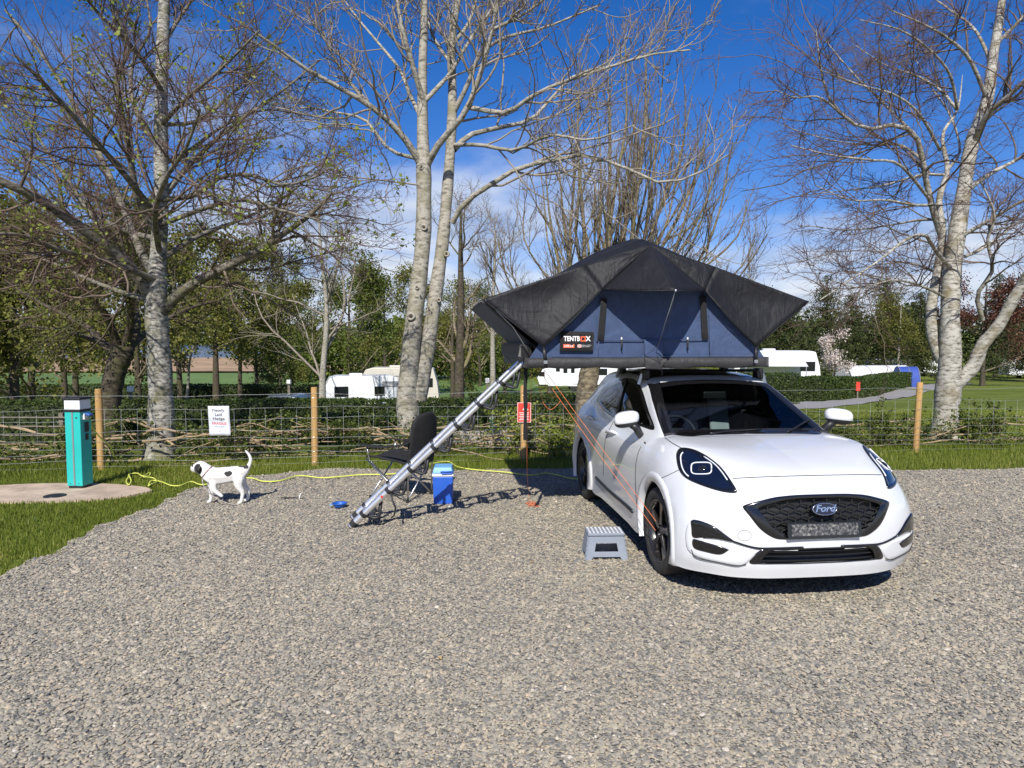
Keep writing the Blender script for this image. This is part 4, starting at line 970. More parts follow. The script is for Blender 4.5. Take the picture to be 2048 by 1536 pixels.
for (px, py, Yd, lab) in [(261, 788, 30, 'short white-topped marker post in the grass behind the pollard tree'), (578, 772, 38, 'short white-topped marker post near the grey car roof'), (975, 770, 34, 'white-topped marker post by the small clipped hedge')]:
    p = at(px, py, Yd); z = gz1(p.x, Yd)
    t = thing('marker_post', lab, 'post', (p.x, Yd, z), group='white-topped marker posts')
    hgt = max(.5, p.z - z + .1)
    mb = MB(); mb.box((0, 0, hgt / 2), (.12, .12, hgt)); mb.build('stake', 'old_wood', t)
    mb = MB(); mb.box((0, 0, hgt + .12), (.2, .2, .24)); mb.build('box', 'sign_white', t, bevel=.02)
p = at(1715, 774, 40.2); t = thing('red_marker', 'small red fire-point marker standing at the roadside hedge', 'sign', (p.x, 40.2, gz1(p.x, 40.2)))
hz_ = max(.8, at(1715, 764, 40.2).z - gz1(p.x, 40.2))
mb = MB(); mb.box((0, 0, hz_ / 2), (.08, .08, hz_)); mb.build('stake', 'old_wood', t)
mb = MB(); mb.box((0, -.06, hz_ - .25), (.24, .05, .52)); mb.build('board', 'sign_red', t, bevel=.01)

# ================================================================ caravans, motorhome, van, awnings
M['gel_white'] = plain('gel_white', (0.76, 0.77, 0.78), 0.3, var=.03, scale=2, coat=.3)
M['gel_beige'] = plain('gel_beige', (0.56, 0.53, 0.45), 0.4, var=.05)
M['dark_glass'] = plain('dark_glass', (0.012, 0.014, 0.016), 0.08, var=0)
M['grey_trim'] = plain('grey_trim', (0.20, 0.21, 0.22), 0.5, var=.1)
M['awning_blue'] = plain('awning_blue', (0.03, 0.07, 0.32), 0.7, var=.12, bmp=.2, bscale=6)
M['awning_grey'] = plain('awning_grey', (0.60, 0.60, 0.60), 0.8, var=.06, bmp=.2, bscale=5)
def caravan_mesh(Lc, W, Hc, mat, parent, nose=.5):
    """body profile in local x (length) and z, extruded across y"""
    pr = [(-Lc / 2, .45), (-Lc / 2 - .04, 1.1), (-Lc / 2 + .06, 2.0), (-Lc / 2 + .32, Hc - .08), (-Lc / 2 + .7, Hc), (Lc / 2 - .9, Hc), (Lc / 2 - .45, Hc - .12), (Lc / 2 - .1, Hc - .75), (Lc / 2, 1.2), (Lc / 2 - .05, .5)]
    mb = MB(); mb.prism(pr, basis((0, W / 2, 0), (1, 0, 0), (0, 0, 1)), 0, W); return mb.build('body', mat, parent, bevel=.045, normals=True)
def wheel_small(t, x, y, r=.32):
    mb = MB(); mb.lathe([(.0, -.09), (r * .6, -.09), (r, -.08), (r, .08), (r * .6, .09), (0, .09)], basis((x, y, r), (1, 0, 0), (0, 0, 1)), 20); mb.build('wheel', 'dark_rubber', t, auto=40)
def caravan(label, px, Yd, rz, Lc=5.6, Hc=2.55, W=2.25, mat='gel_white', wins=(), name='caravan', rear=True, group=None):
    p = at(px, 770, Yd); t = thing(name, label, 'caravan', (p.x, Yd, gz1(p.x, Yd)), rz, group)
    caravan_mesh(Lc, W, Hc, mat, t)
    for (x, z, w_, h_) in wins:
        for sd in (-1, 1):
            mb = MB(); mb.box((x, sd * (W / 2 + .012), z), (w_, .03, h_)); wn = mb.build('window', 'dark_glass', t, bevel=.012)
    if rear:
        mb = MB(); mb.box((-Lc / 2 - .045, 0, 1.55), (.03, W * .62, .5)); mb.build('rear_window', 'dark_glass', t, bevel=.01)
    mb = MB(); mb.box((.3, 0, Hc + .06), (.75, .6, .13)); mb.build('roof_vent', mat, t, bevel=.04)
    for sd in (-1, 1): wheel_small(t, .2, sd * (W / 2 - .12))
    mb = MB(); mb.tube([(Lc / 2, .35, .5), (Lc / 2 + 1.1, 0, .5), (Lc / 2, -.35, .5)], .04, 6); mb.build('hitch', 'grey_trim', t)
    return t
c1 = caravan('white touring caravan with dark rear panel and logo behind the long hedge', 722, 42, R(196), 4.6, 2.45, 2.2, wins=((1.2, 1.55, .8, .6), (-1.0, 1.55, .6, .55)), rear=False)
p = c1
mb = MB(); mb.box((-4.6 / 2 + .62, 1.112, 1.95), (1.05, .02, .34)); mb.build('logo_panel', 'grey_trim', c1, bevel=.005)
text_obj('lettering', 'BAILEY', 'sign_white', .2, basis((-4.6 / 2 + .62, 1.126, 1.9), (-1, 0, 0), (0, 0, 1)), c1, depth=.002)
v = caravan('beige high-roof camper van parked behind the white caravan with rear logo', 800, 47, R(184), 5.2, 3.0, 2.0, 'gel_beige', ((-1.9, 2.0, .7, .6), (.4, 1.9, 1.0, .6)), 'camper_van', False)
mb = MB(); mb.box((0, 1.012, 2.45), (3.4, .02, .05)); mb.build('stripe', 'grey_trim', v)
mo = caravan('white motorhome with overcab bed parked behind the hedge left of the car', 1150, 62, R(180), 5.0, 2.85, 2.2, 'gel_white', ((1.6, 2.0, .35, .45), (.3, 1.95, .32, .6), (-1.6, 2.0, 1.1, .6)), 'motorhome', False)
mb = MB(); pr = [(2.3, .6), (3.2, .6), (3.4, 1.2), (2.9, 2.0), (2.3, 2.1)]; mb.prism(pr, basis((0, 1.0, 0), (1, 0, 0), (0, 0, 1)), 0, 2.0); cb = mb.build('cab', 'gel_white', mo, bevel=.06, normals=True)
mb = MB(); mb.add([(3.36, -.9, 1.3), (3.36, .9, 1.3), (2.95, .85, 1.98), (2.95, -.85, 1.98)], [(0, 1, 2, 3)]); mb.box((3.0, 1.005, 1.55), (.5, .02, .4)); mb.build('cab_window', 'dark_glass', cb)
mb = MB(); pr = [(2.2, 2.15), (3.1, 2.2), (3.15, 2.6), (2.4, 2.84), (2.2, 2.84)]; mb.prism(pr, basis((0, 1.08, 0), (1, 0, 0), (0, 0, 1)), 0, 2.16); mb.build('overcab', 'gel_white', mo, bevel=.08, normals=True)
mb = MB(); mb.box((.95, 1.115, 1.4), (.62, .03, 1.7)); dr = mb.build('door', 'gel_white', mo, bevel=.01)
mb = MB(); mb.box((.95, 1.14, 1.85), (.36, .02, .4)); mb.build('door_window', 'dark_glass', dr)
mw = caravan('white motorhome with side awning seen right of the car roof', 1545, 46, R(172), 5.4, 3.0, 2.2, 'gel_white', ((-1.9, 2.0, .9, .6),), 'motorhome', False)
mb = MB(); mb.add([(-1.5, 1.14, 2.7), (2.3, 1.14, 2.7), (2.3, 2.7, 2.05), (-1.5, 2.7, 2.05)], [(0, 1, 2, 3)]); o = mb.build('side_awning', 'awning_grey', mw); sm = o.modifiers.new('t', 'SOLIDIFY'); sm.thickness = .02
for xx in (-1.4, 2.2):
    mb = MB(); mb.tube([(xx, 2.65, 0), (xx, 2.65, 2.03)], .025, 6); mb.build('awning_leg', 'alu', mw)
def pod(label, px, Yd, rz, Lw, W, Hh, mat, name, cat):
    p = at(px, 770, Yd); t = thing(name, label, cat, (p.x, Yd, gz1(p.x, Yd)), rz)
    n = 10; pr = [(W / 2 * math.cos(a), .9 * Hh * math.sin(a)**.75 + .1 * Hh) for a in np.linspace(0, math.pi, n)]; pr = [(W / 2, 0)] + pr + [(-W / 2, 0)]
    bays = max(2, int(Lw / 1.6))
    for k in range(bays):
        a = -Lw / 2 + k * Lw / bays; mb = MB(); mb.prism(pr, basis((a, 0, 0), (0, 1, 0), (0, 0, 1)), .01, Lw / bays - .01); mb.build('panel', mat, t, normals=True, auto=50)
    for k in range(bays + 1):
        a = -Lw / 2 + k * Lw / bays; mb = MB(); mb.tube([(a, q[0] * 1.01, q[1] * 1.005) for q in pr], .03, 5); mb.build('pole', 'grey_trim', t, smooth=True)
pod('long pale caravan awning with three bays behind the roadside hedge', 1745, 62, R(8), 6.0, 3, 1.85, 'awning_grey', 'awning', 'awning')
pod('bright blue tent awning at the end of the roadside hedge', 1812, 60, R(-10), 1.5, 2.0, 1.75, 'awning_blue', 'awning', 'awning')
for (px, Yd, rz, lab) in [(1772, 92, 170, 'distant white caravan under the evergreens, left of the awning tops'), (1858, 96, 185, 'distant white caravan just left of the forked silver tree'), (2050, 90, 175, 'distant white caravan at the far lawn edge beyond the silver tree'), (1235, 60, 178, 'white caravan glimpsed below the tent floor')]:
    caravan(lab, px, Yd, R(rz), 5.4, 2.5, 2.2, 'gel_white', ((1.4, 1.6, .8, .55), (-1.2, 1.6, .9, .55)), group='distant caravans')
# parked grey car, only its roof shows over the hedge
pg = at(572, 790, 33.5); t = thing('parked_car', 'grey car whose roof shows above the hedge left of the caravans', 'car', (pg.x, 33.5, gz1(pg.x, 33.5)), R(175))
hh = pg.z - gz1(pg.x, 33.5) + .06
mb = MB(); pr = [(-1.9, .3), (-1.95, .75), (-1.5, .95), (-.95, hh - .1), (-.4, hh), (.5, hh - .03), (1.05, .98), (1.8, .85), (1.95, .6), (1.9, .3)]
M['car_grey'] = plain('car_grey', (0.12, 0.14, 0.17), .25, metal=.4, var=.05, coat=.6)
mb.prism(pr, basis((0, .82, 0), (1, 0, 0), (0, 0, 1)), 0, 1.64); mb.build('body', 'car_grey', t, bevel=.1, normals=True)
for xx in (-1.2, 1.2):
    for sd in (-1, 1): wheel_small(t, xx, sd * .76, .31)
mb = MB(); mb.prism([(-1.25, 1.0), (-.85, hh - .14), (.4, hh - .1), (.85, 1.0)], basis((0, .84, 0), (1, 0, 0), (0, 0, 1)), 0, .02); mb.build('side_window', 'dark_glass', t)
# ================================================================ the white car
CAR_A = R(6.73); CAR_O = Vector((1.9817, 5.4162, 0))
car = thing('parked_car', 'white compact crossover car carrying the black roof tent on the gravel', 'car', CAR_O, 0)
# local x forward, y to the car's left (right in the picture)
CM = Matrix(((math.sin(CAR_A), math.cos(CAR_A), 0, CAR_O.x), (-math.cos(CAR_A), math.sin(CAR_A), 0, CAR_O.y), (0, 0, 1, 0), (0, 0, 0, 1)))
car.rotation_euler = CM.to_euler(); CI = CM.inverted()
CAMC = CI @ Vector((0, 0, CAMH))
def cray(px, py): return (CI.to_3x3() @ ray(px, py)).normalized()

m, nt, b = newmat('paint_white'); M['paint_white'] = m
b.inputs['Base Color'].default_value = (0.80, 0.81, 0.82, 1); b.inputs['Roughness'].default_value = .35; b.inputs['Coat Weight'].default_value = 1.0; b.inputs['Coat Roughness'].default_value = .03
nt.links.new(ramp(nt, noise(nt, 1.2, 5), [(.3, (.66, .675, .69)), (.7, (.70, .712, .725))]), b.inputs['Base Color'])
M['gloss_black'] = plain('gloss_black', (.008, .008, .009), .12, var=0, coat=.6)
M['satin_black'] = plain('satin_black', (.014, .014, .015), .45, var=.2)
M['interior'] = plain('interior', (.020, .020, .022), .8, var=.2)
M['grille_satin'] = plain('grille_satin', (.010, .010, .011), .6, var=.1, spec=.25)
M['gap'] = plain('gap', (.02, .02, .02), .8, var=0)
M['lens'] = plain('lens', (.006, .008, .018), .05, var=0, coat=1.0)
M['chrome'] = plain('chrome', (.75, .76, .78), .12, metal=1, var=0)
M['drl'] = plain('drl', (.80, .82, .85), .25, var=0, coat=.5)
M['badge_blue'] = plain('badge_blue', (.010, .013, .028), .45, var=0, coat=.1)
M['tyre'] = plain('tyre', (.028, .027, .026), .82, var=.3, scale=18, bmp=.2, bscale=120)
M['rim_dark'] = plain('rim_dark', (.016, .014, .013), .3, var=0, coat=.4)
M['rim_face'] = plain('rim_face', (.26, .24, .225), .3, metal=.85, var=.05)
def glassmat(name, tint, refl=.06):
    m = bpy.data.materials.new(name); m.use_nodes = True; nt = m.node_tree; nt.nodes.remove(nt.nodes['Principled BSDF'])
    t = nt.nodes.new('ShaderNodeBsdfTransparent'); t.inputs[0].default_value = (*tint, 1)
    g = nt.nodes.new('ShaderNodeBsdfGlossy'); g.inputs['Roughness'].default_value = .015; g.inputs[0].default_value = (.9, .93, 1, 1)
    fr = nt.nodes.new('ShaderNodeFresnel'); fr.inputs[0].default_value = 1.5
    mx = nt.nodes.new('ShaderNodeMixShader'); nt.links.new(fr.outputs[0], mx.inputs[0]); nt.links.new(t.outputs[0], mx.inputs[1]); nt.links.new(g.outputs[0], mx.inputs[2])
    nt.links.new(mx.outputs[0], nt.nodes['Material Output'].inputs[0]); M[name] = m
glassmat('windscreen_glass', (.52, .60, .60)); glassmat('privacy_glass', (.10, .11, .12))

AR = .392
def arch(x0, deg, r=AR, y=.888): a = R(deg); return (x0 + r * math.cos(a), y, .335 + r * math.sin(a))
RX = -2.588
ST = [
 [(.765, 0, .195), (.762, .20, .195), (.745, .40, .195), (.69, .58, .195), (.60, .73, .20), (.52, .82, .20), (.46, .868, .205), (.41, .884, .205), arch(0, -20)],
 [(.80, 0, .30), (.797, .2, .30), (.78, .4, .30), (.73, .58, .305), (.645, .74, .31), (.56, .835, .315), (.485, .88, .315), (.43, .893, .31), arch(0, -4)],
 [(.825, 0, .45), (.82, .2, .45), (.80, .4, .455), (.75, .58, .46), (.665, .735, .465), (.575, .832, .465), (.49, .88, .455), (.43, .893, .435), arch(0, 14)],
 [(.83, 0, .60), (.823, .2, .60), (.80, .4, .605), (.745, .575, .61), (.655, .725, .615), (.56, .82, .605), (.465, .870, .58), (.395, .889, .54), arch(0, 30)],
 [(.80, 0, .735), (.792, .2, .74), (.765, .4, .745), (.70, .56, .75), (.60, .70, .75), (.50, .795, .735), (.41, .853, .69), (.35, .884, .63), arch(0, 46)],
 [(.735, 0, .83), (.727, .2, .837), (.695, .4, .845), (.625, .545, .855), (.51, .68, .86), (.40, .775, .835), (.32, .842, .77), (.27, .882, .69), arch(0, 60)],
 [(.57, 0, .905), (.565, .2, .912), (.53, .4, .922), (.46, .55, .935), (.34, .68, .945), (.25, .77, .915), (.20, .84, .84), (.165, .883, .75), arch(0, 74)],
 [(.27, 0, .968), (.27, .2, .975), (.26, .4, .985), (.23, .56, .998), (.16, .69, 1.003), (.10, .775, .965), (.065, .845, .88), (.045, .885, .78), arch(0, 87)],
 [(-.05, 0, 1.008), (-.05, .2, 1.014), (-.05, .4, 1.022), (-.06, .57, 1.03), (-.07, .705, 1.022), (-.08, .795, .975), (-.08, .855, .885), (-.08, .887, .78), arch(0, 103)],
 [(-.33, 0, 1.030), (-.325, .2, 1.034), (-.315, .4, 1.037), (-.30, .6, 1.038), (-.29, .715, 1.022), (-.28, .805, .968), (-.26, .865, .865), (-.23, .89, .75), arch(0, 128)],
 [(-.43, 0, 1.040), (-.42, .22, 1.043), (-.39, .45, 1.045), (-.35, .665, 1.048), (-.36, .75, 1.012), (-.41, .825, .958), (-.41, .876, .845), (-.37, .893, .69), arch(0, 155)],
 [(-.82, 0, 1.25), (-.81, .22, 1.247), (-.785, .44, 1.238), (-.735, .635, 1.215), (-.71, .715, 1.09), (-.69, .822, .968), (-.67, .882, .82), (-.63, .892, .58), (-.43, .872, .20)],
 [(-1.19, 0, 1.437), (-1.185, .2, 1.435), (-1.17, .4, 1.427), (-1.14, .56, 1.40), (-1.06, .655, 1.26), (-.99, .808, .985), (-.96, .886, .82), (-.92, .888, .55), (-.82, .868, .19)],
 [(-1.5, 0, 1.49), (-1.5, .2, 1.488), (-1.49, .4, 1.478), (-1.48, .56, 1.445), (-1.45, .662, 1.305), (-1.41, .805, .998), (-1.39, .886, .83), (-1.36, .882, .52), (-1.27, .863, .19)],
 [(-1.9, 0, 1.505), (-1.9, .2, 1.503), (-1.9, .4, 1.492), (-1.89, .56, 1.457), (-1.87, .662, 1.325), (-1.85, .80, 1.015), (-1.83, .886, .84), (-1.81, .882, .52), (-1.75, .863, .19)],
 [(-2.3, 0, 1.50), (-2.3, .2, 1.498), (-2.3, .39, 1.486), (-2.3, .55, 1.447), (-2.28, .65, 1.32), (-2.25, .795, 1.04), (-2.22, .89, .86), (-2.2, .887, .56), (-2.17, .872, .20)],
 [(-2.65, 0, 1.475), (-2.65, .2, 1.472), (-2.65, .385, 1.458), (-2.64, .54, 1.42), (-2.6, .64, 1.31), (-2.55, .785, 1.075), (-2.48, .90, .90), (-2.40, .908, .70), arch(RX, 30, y=.9)],
 [(-2.98, 0, 1.435), (-2.97, .2, 1.43), (-2.95, .38, 1.415), (-2.91, .53, 1.375), (-2.87, .63, 1.28), (-2.82, .775, 1.08), (-2.74, .895, .925), (-2.66, .908, .82), arch(RX, 80, y=.9)],
 [(-3.18, 0, 1.22), (-3.17, .2, 1.22), (-3.13, .4, 1.21), (-3.06, .55, 1.18), (-3.0, .66, 1.14), (-2.96, .785, 1.05), (-2.89, .882, .93), (-2.81, .902, .81), arch(RX, 110, y=.9)],
 [(-3.31, 0, 1.02), (-3.30, .2, 1.02), (-3.27, .4, 1.02), (-3.19, .6, 1.0), (-3.12, .73, .98), (-3.06, .82, .93), (-2.98, .88, .84), (-2.91, .90, .73), arch(RX, 138, y=.9)],
 [(-3.37, 0, .75), (-3.36, .2, .75), (-3.33, .4, .75), (-3.26, .6, .74), (-3.19, .74, .73), (-3.12, .83, .70), (-3.05, .885, .63), (-2.99, .90, .56), arch(RX, 163, y=.9)],
 [(-3.36, 0, .45), (-3.35, .2, .45), (-3.32, .4, .45), (-3.25, .6, .44), (-3.18, .75, .43), (-3.11, .83, .42), (-3.05, .88, .41), (-3.01, .897, .38), arch(RX, 184, y=.9)],
 [(-3.30, 0, .23), (-3.29, .2, .23), (-3.26, .4, .23), (-3.2, .6, .23), (-3.13, .75, .23), (-3.07, .83, .23), (-3.02, .875, .23), (-2.98, .89, .23), arch(RX, 198, y=.9)],
]
G0 = np.array(ST)                                  # (21, 9, 3)
SUBI, SUBJ = 12, 12
ni, nj = (len(ST) - 1) * SUBI + 1, 8 * SUBJ + 1
G1 = np.stack([catmull(G0[i], nj) for i in range(len(ST))])
G = np.stack([catmull(G1[:, j], ni) for j in range(nj)], 1)     # (ni, nj, 3)
mirr = G[:, :0:-1].copy(); mirr[..., 1] *= -1
GF = np.concatenate([mirr, G], 1); NJ = GF.shape[1]; JC = nj - 1
idx = np.arange(ni * NJ).reshape(ni, NJ)
QF = np.stack([idx[:-1, :-1], idx[1:, :-1], idx[1:, 1:], idx[:-1, 1:]], -1).reshape(-1, 4)
VB = GF.reshape(-1, 3)
fc = VB[QF].mean(1); fn = np.cross(VB[QF[:, 2]] - VB[QF[:, 0]], VB[QF[:, 3]] - VB[QF[:, 1]]); fn = unit(fn)
cen = fc - np.array([-1.3, 0, .7])
if np.mean((fn * cen).sum(1)) < 0: QF = QF[:, ::-1].copy(); fn = -fn
BVH = BVHTree.FromPolygons([tuple(v) for v in VB], [tuple(int(i) for i in f) for f in QF])
def hit(o, d):
    p, n, i, di = BVH.ray_cast(Vector(o), Vector(d))
    if p is None:
        # nearest miss: the closest body point to the ray
        q = Vector(o) + Vector(d).normalized() * ((Vector((0, 0, .6)) - Vector(o)).dot(Vector(d).normalized()))
        p, n, i, di = BVH.find_nearest(q)
    n = Vector(fn[i]); return p, n
def pix(px, py): return hit(CAMC, cray(px, py))
def cast_front(y, z): return hit((3, y, z), (-1, 0, 0))
def cast_top(x, y): return hit((x, y, 3), (0, 0, -1))
def cast_side(x, z): return hit((x, -3, z), (0, 1, 0))
def in_poly(P, poly):
    x, y = P[:, 0], P[:, 1]; c = np.zeros(len(P), bool); n = len(poly)
    for i in range(n):
        x1, y1 = poly[i]; x2, y2 = poly[(i + 1) % n]
        k = ((y1 > y) != (y2 > y)); c ^= k & (x < (x2 - x1) * (y - y1) / (y2 - y1 + 1e-12) + x1)
    return c
def ring(name, outline, cast, radii, offs, mat, parent=car, mirror=False, smooth=True, per=5, closed_center=None, flip=False, curve=True):
    """patch that follows the body: outline in the 2-D space of cast, rings scaled about its centre"""
    O = closed_catmull(outline, per) if curve else np.array(outline, float)
    c = O.mean(0) if closed_center is None else np.array(closed_center); n = len(O); mb = MB(); vs = []
    for r, of in zip(radii, offs):
        for q in O:
            u = c + (q - c) * r; p, nn = cast(*u); vs.append(p + nn * of)
    fs = [(i * n + k, i * n + (k + 1) % n, (i + 1) * n + (k + 1) % n, (i + 1) * n + k) for i in range(len(radii) - 1) for k in range(n)]
    if radii[0] < .02: pass
    # orientation
    a = vs[fs[len(fs) // 2][0]]; q = fs[len(fs) // 2]; nrm = (vs[q[2]] - vs[q[0]]).cross(vs[q[3]] - vs[q[1]])
    _, nn = cast(*(c + (O[0] - c) * .5))
    if nrm.dot(nn) < 0: fs = [f[::-1] for f in fs]
    mb.add(vs, fs); o = mb.build(name, mat, parent, smooth=smooth)
    if mirror:
        me2 = o.data.copy(); 
        for v in me2.vertices: v.co.y *= -1
        me2.flip_normals(); link(name, me2, None, parent)
    return o
def strip(name, pxs, w_, off, mat, mirror=True, parent=car, n=24, cast=pix, sides=6, flat=.4):
    """thin moulding or shut line following the body through photograph points"""
    P = catmull(pxs, n); pts = []
    for q in P: p, nn = cast(*q); pts.append(p + nn * off)
    mb = MB(); mb.tube(pts, w_ / 2, sides); o = mb.build(name, mat, parent, smooth=True)
    if mirror:
        me2 = o.data.copy()
        for v in me2.vertices: v.co.y *= -1
        me2.flip_normals(); link(name, me2, None, parent)
    return o
def half_outline(pxs, which):
    """photograph points on the left half -> full symmetric outline in car coordinates (which: indices of the 2 axes)"""
    L_ = []
    for q in pxs: p, _ = pix(*q); L_.append((-abs(p.y), p.z) if which == 'yz' else (p.x, -abs(p.y)))
    if which == 'yz': Rr = [(-a, z) for a, z in reversed(L_)]
    else: Rr = [(x, -a) for x, a in reversed(L_)]
    return np.array(L_ + Rr)
def shrink(O, r): O = np.asarray(O); c = O.mean(0); return c + (O - c) * r

GR = half_outline([(1604, 989.5), (1570, 992), (1545, 995.5), (1515, 1003), (1491, 1010), (1487, 1016), (1499, 1031), (1521, 1058), (1547, 1075), (1569, 1078.5), (1604, 1078)], 'yz')
LG = half_outline([(1600, 1096.5), (1560, 1098.5), (1520, 1100), (1497, 1125), (1520, 1128), (1560, 1128), (1600, 1127.5)], 'yz')
WS_px = [(1400, 760), (1350, 762.5), (1297, 768), (1306, 800), (1318, 840), (1328, 868), (1360, 870), (1420, 869), (1480, 867.5)]
WSc = half_outline(WS_px, 'yz')
WSc = np.concatenate([WSc[i] + (WSc[(i + 1) % len(WSc)] - WSc[i]) * np.linspace(0, 1, 6, endpoint=False)[:, None] for i in range(len(WSc))])
DLO = [(1196, 797), (1209, 777), (1224, 765.5), (1250, 757.5), (1270, 760.5), (1283, 778), (1297, 822), (1308, 858), (1280, 852), (1250, 843.5), (1229, 835), (1211, 823), (1198, 808)]
def body_px(P):
    """photograph position of car-frame points mirrored to the near side"""
    Q = P.copy(); Q[:, 1] = -np.abs(Q[:, 1])
    Wp = Q @ np.array(CM.to_3x3()).T + np.array(CAR_O); Xw, Yw, Zw = Wp[:, 0], Wp[:, 1], Wp[:, 2] - CAMH
    d = Yw * _c - Zw * _s; u = Yw * _s + Zw * _c
    return np.stack([1024 + FPX * Xw / d, 768 - FPX * u / d], 1)
vpx = body_px(VB)
def cut(mask_v): return mask_v[QF].all(1)
kill = np.zeros(len(QF), bool)
kill |= cut(in_poly(VB[:, 1:], shrink(closed_catmull(GR, 5), .96))) & (fc[:, 0] > .45)
kill |= cut(in_poly(VB[:, 1:], shrink(closed_catmull(LG, 5), .95))) & (fc[:, 0] > .45)
kws = cut(in_poly(VB[:, 1:], shrink(WSc, .955))) & (fc[:, 0] > -1.35) & (fc[:, 0] < -.25)
ksd = cut(in_poly(vpx, shrink(closed_catmull(DLO, 4), .95))) & (np.abs(fc[:, 1]) > .55) & (fc[:, 2] > .9) & (np.abs(fn[:, 1]) > .45)
kill |= kws | ksd
body = link('body', np_mesh('body', VB, QF[~kill], None, True), 'paint_white', car)
# inner lining of the cabin, 2 cm inside the skin
vn = np.zeros_like(VB)
for k in range(4): np.add.at(vn, QF[:, k], fn)
VI = VB - unit(vn) * .022
lin = (~kill) & (fc[:, 0] < -.30) & (fc[:, 2] > .55)
link('cabin_lining', np_mesh('cabin_lining', VI, QF[lin][:, ::-1], None, True), 'interior', car)
fl = MB(); fl.box((-1.3, 0, .24), (3.6, 1.30, .06)); fl.box((0.62, 0, .25), (.2, 1.0, .05)); fl.build('floor_pan', 'satin_black', car)
# black roof panel
ia, ib = int(12.35 * SUBI), int(16.9 * SUBI); jw = int(2.95 * SUBJ)
rp = GF[ia:ib, JC - jw:JC + jw + 1]; a_, b_ = rp.shape[:2]
ii = np.arange(a_ * b_).reshape(a_, b_); rq = np.stack([ii[:-1, :-1], ii[1:, :-1], ii[1:, 1:], ii[:-1, 1:]], -1).reshape(-1, 4)
rv = rp.reshape(-1, 3).copy(); rv[:, 2] += .004
rn = np.cross(rv[rq[0, 2]] - rv[rq[0, 0]], rv[rq[0, 3]] - rv[rq[0, 1]])
link('roof_panel', np_mesh('roof_panel', rv, rq if rn[2] > 0 else rq[:, ::-1], None, True), 'gloss_black', car)

# windscreen and side glass
CW = WSc.mean(0)
ring('windscreen', WSc, cast_front, [.001, .25, .5, .72, .9], [.000, .000, .0, .0, .001], 'windscreen_glass', curve=False)
ring('windscreen_border', WSc, cast_front, [.87, .92, .96, .99, 1.005, 1.01], [.003, .006, .007, .006, .004, -.004], 'gloss_black', curve=False)
sw = ring('side_window', DLO, pix, [.001, .3, .6, .9], [.001] * 4, 'privacy_glass', mirror=True)
ring('window_trim', DLO, pix, [.87, .92, .98, 1.01, 1.02], [.002, .004, .005, .004, -.006], 'gloss_black', mirror=True)
strip('door_pillar', [(1254, 760), (1246, 790), (1234, 838)], .055, -.012, 'satin_black', flat=.3)
# bonnet, doors, shut lines
BN = half_outline([(1600, 951.5), (1530, 954), (1478, 957), (1455, 948), (1437, 929), (1413, 911), (1388, 899), (1362, 895), (1340, 883), (1333, 876.5), (1380, 873.5), (1430, 872.5), (1480, 871)], 'xy')
ring('bonnet', BN, cast_top, [.001, .2, .4, .6, .8, .93, .985, 1.0], [.004] * 6 + [.0035, .001], 'paint_white')
strip('shut_line', [(1626, 951), (1530, 954), (1466, 957)], .006, .0015, 'gap', True, n=30)
strip('shut_line', [(1362, 896), (1346, 887), (1330, 876)], .006, .0015, 'gap', True)
strip('shut_line', [(1282, 893), (1275, 912), (1271, 940), (1272, 985), (1275, 1022)], .006, .0012, 'gap')
strip('shut_line', [(1229, 840), (1214, 870), (1208, 905), (1207, 950)], .006, .0012, 'gap')
strip('shut_line', [(1358, 940), (1335, 951), (1314, 960)], .005, .001, 'gap')
strip('sill_trim', [(1193, 955), (1222, 984), (1250, 1008), (1266, 1023)], .035, .002, 'satin_black')
strip('bumper_seam', [(1384, 1098), (1394, 1114), (1440, 1124), (1472, 1130), (1492, 1127)], .006, .010, 'gap')
# door handles
for (a, b2_) in (((1216, 866), (1233, 867)), ((1176, 836), (1188, 837))):
    p0, n0 = pix(*a); p1, n1 = pix(*b2_)
    for sg in (1, -1):
        mb = MB(); f_ = lambda v: Vector((v.x, v.y * sg, v.z)); up_ = Vector((0, 0, 1)); d_ = (p1 - p0)
        mb.tube([f_(p0 + n0 * .004), f_(p0 + d_ * .15 + n0 * .03), f_(p0 + d_ * .85 + n1 * .03), f_(p1 + n1 * .004)], [.011, .017, .017, .011], 8); mb.build('door_handle', 'paint_white', car, smooth=True)

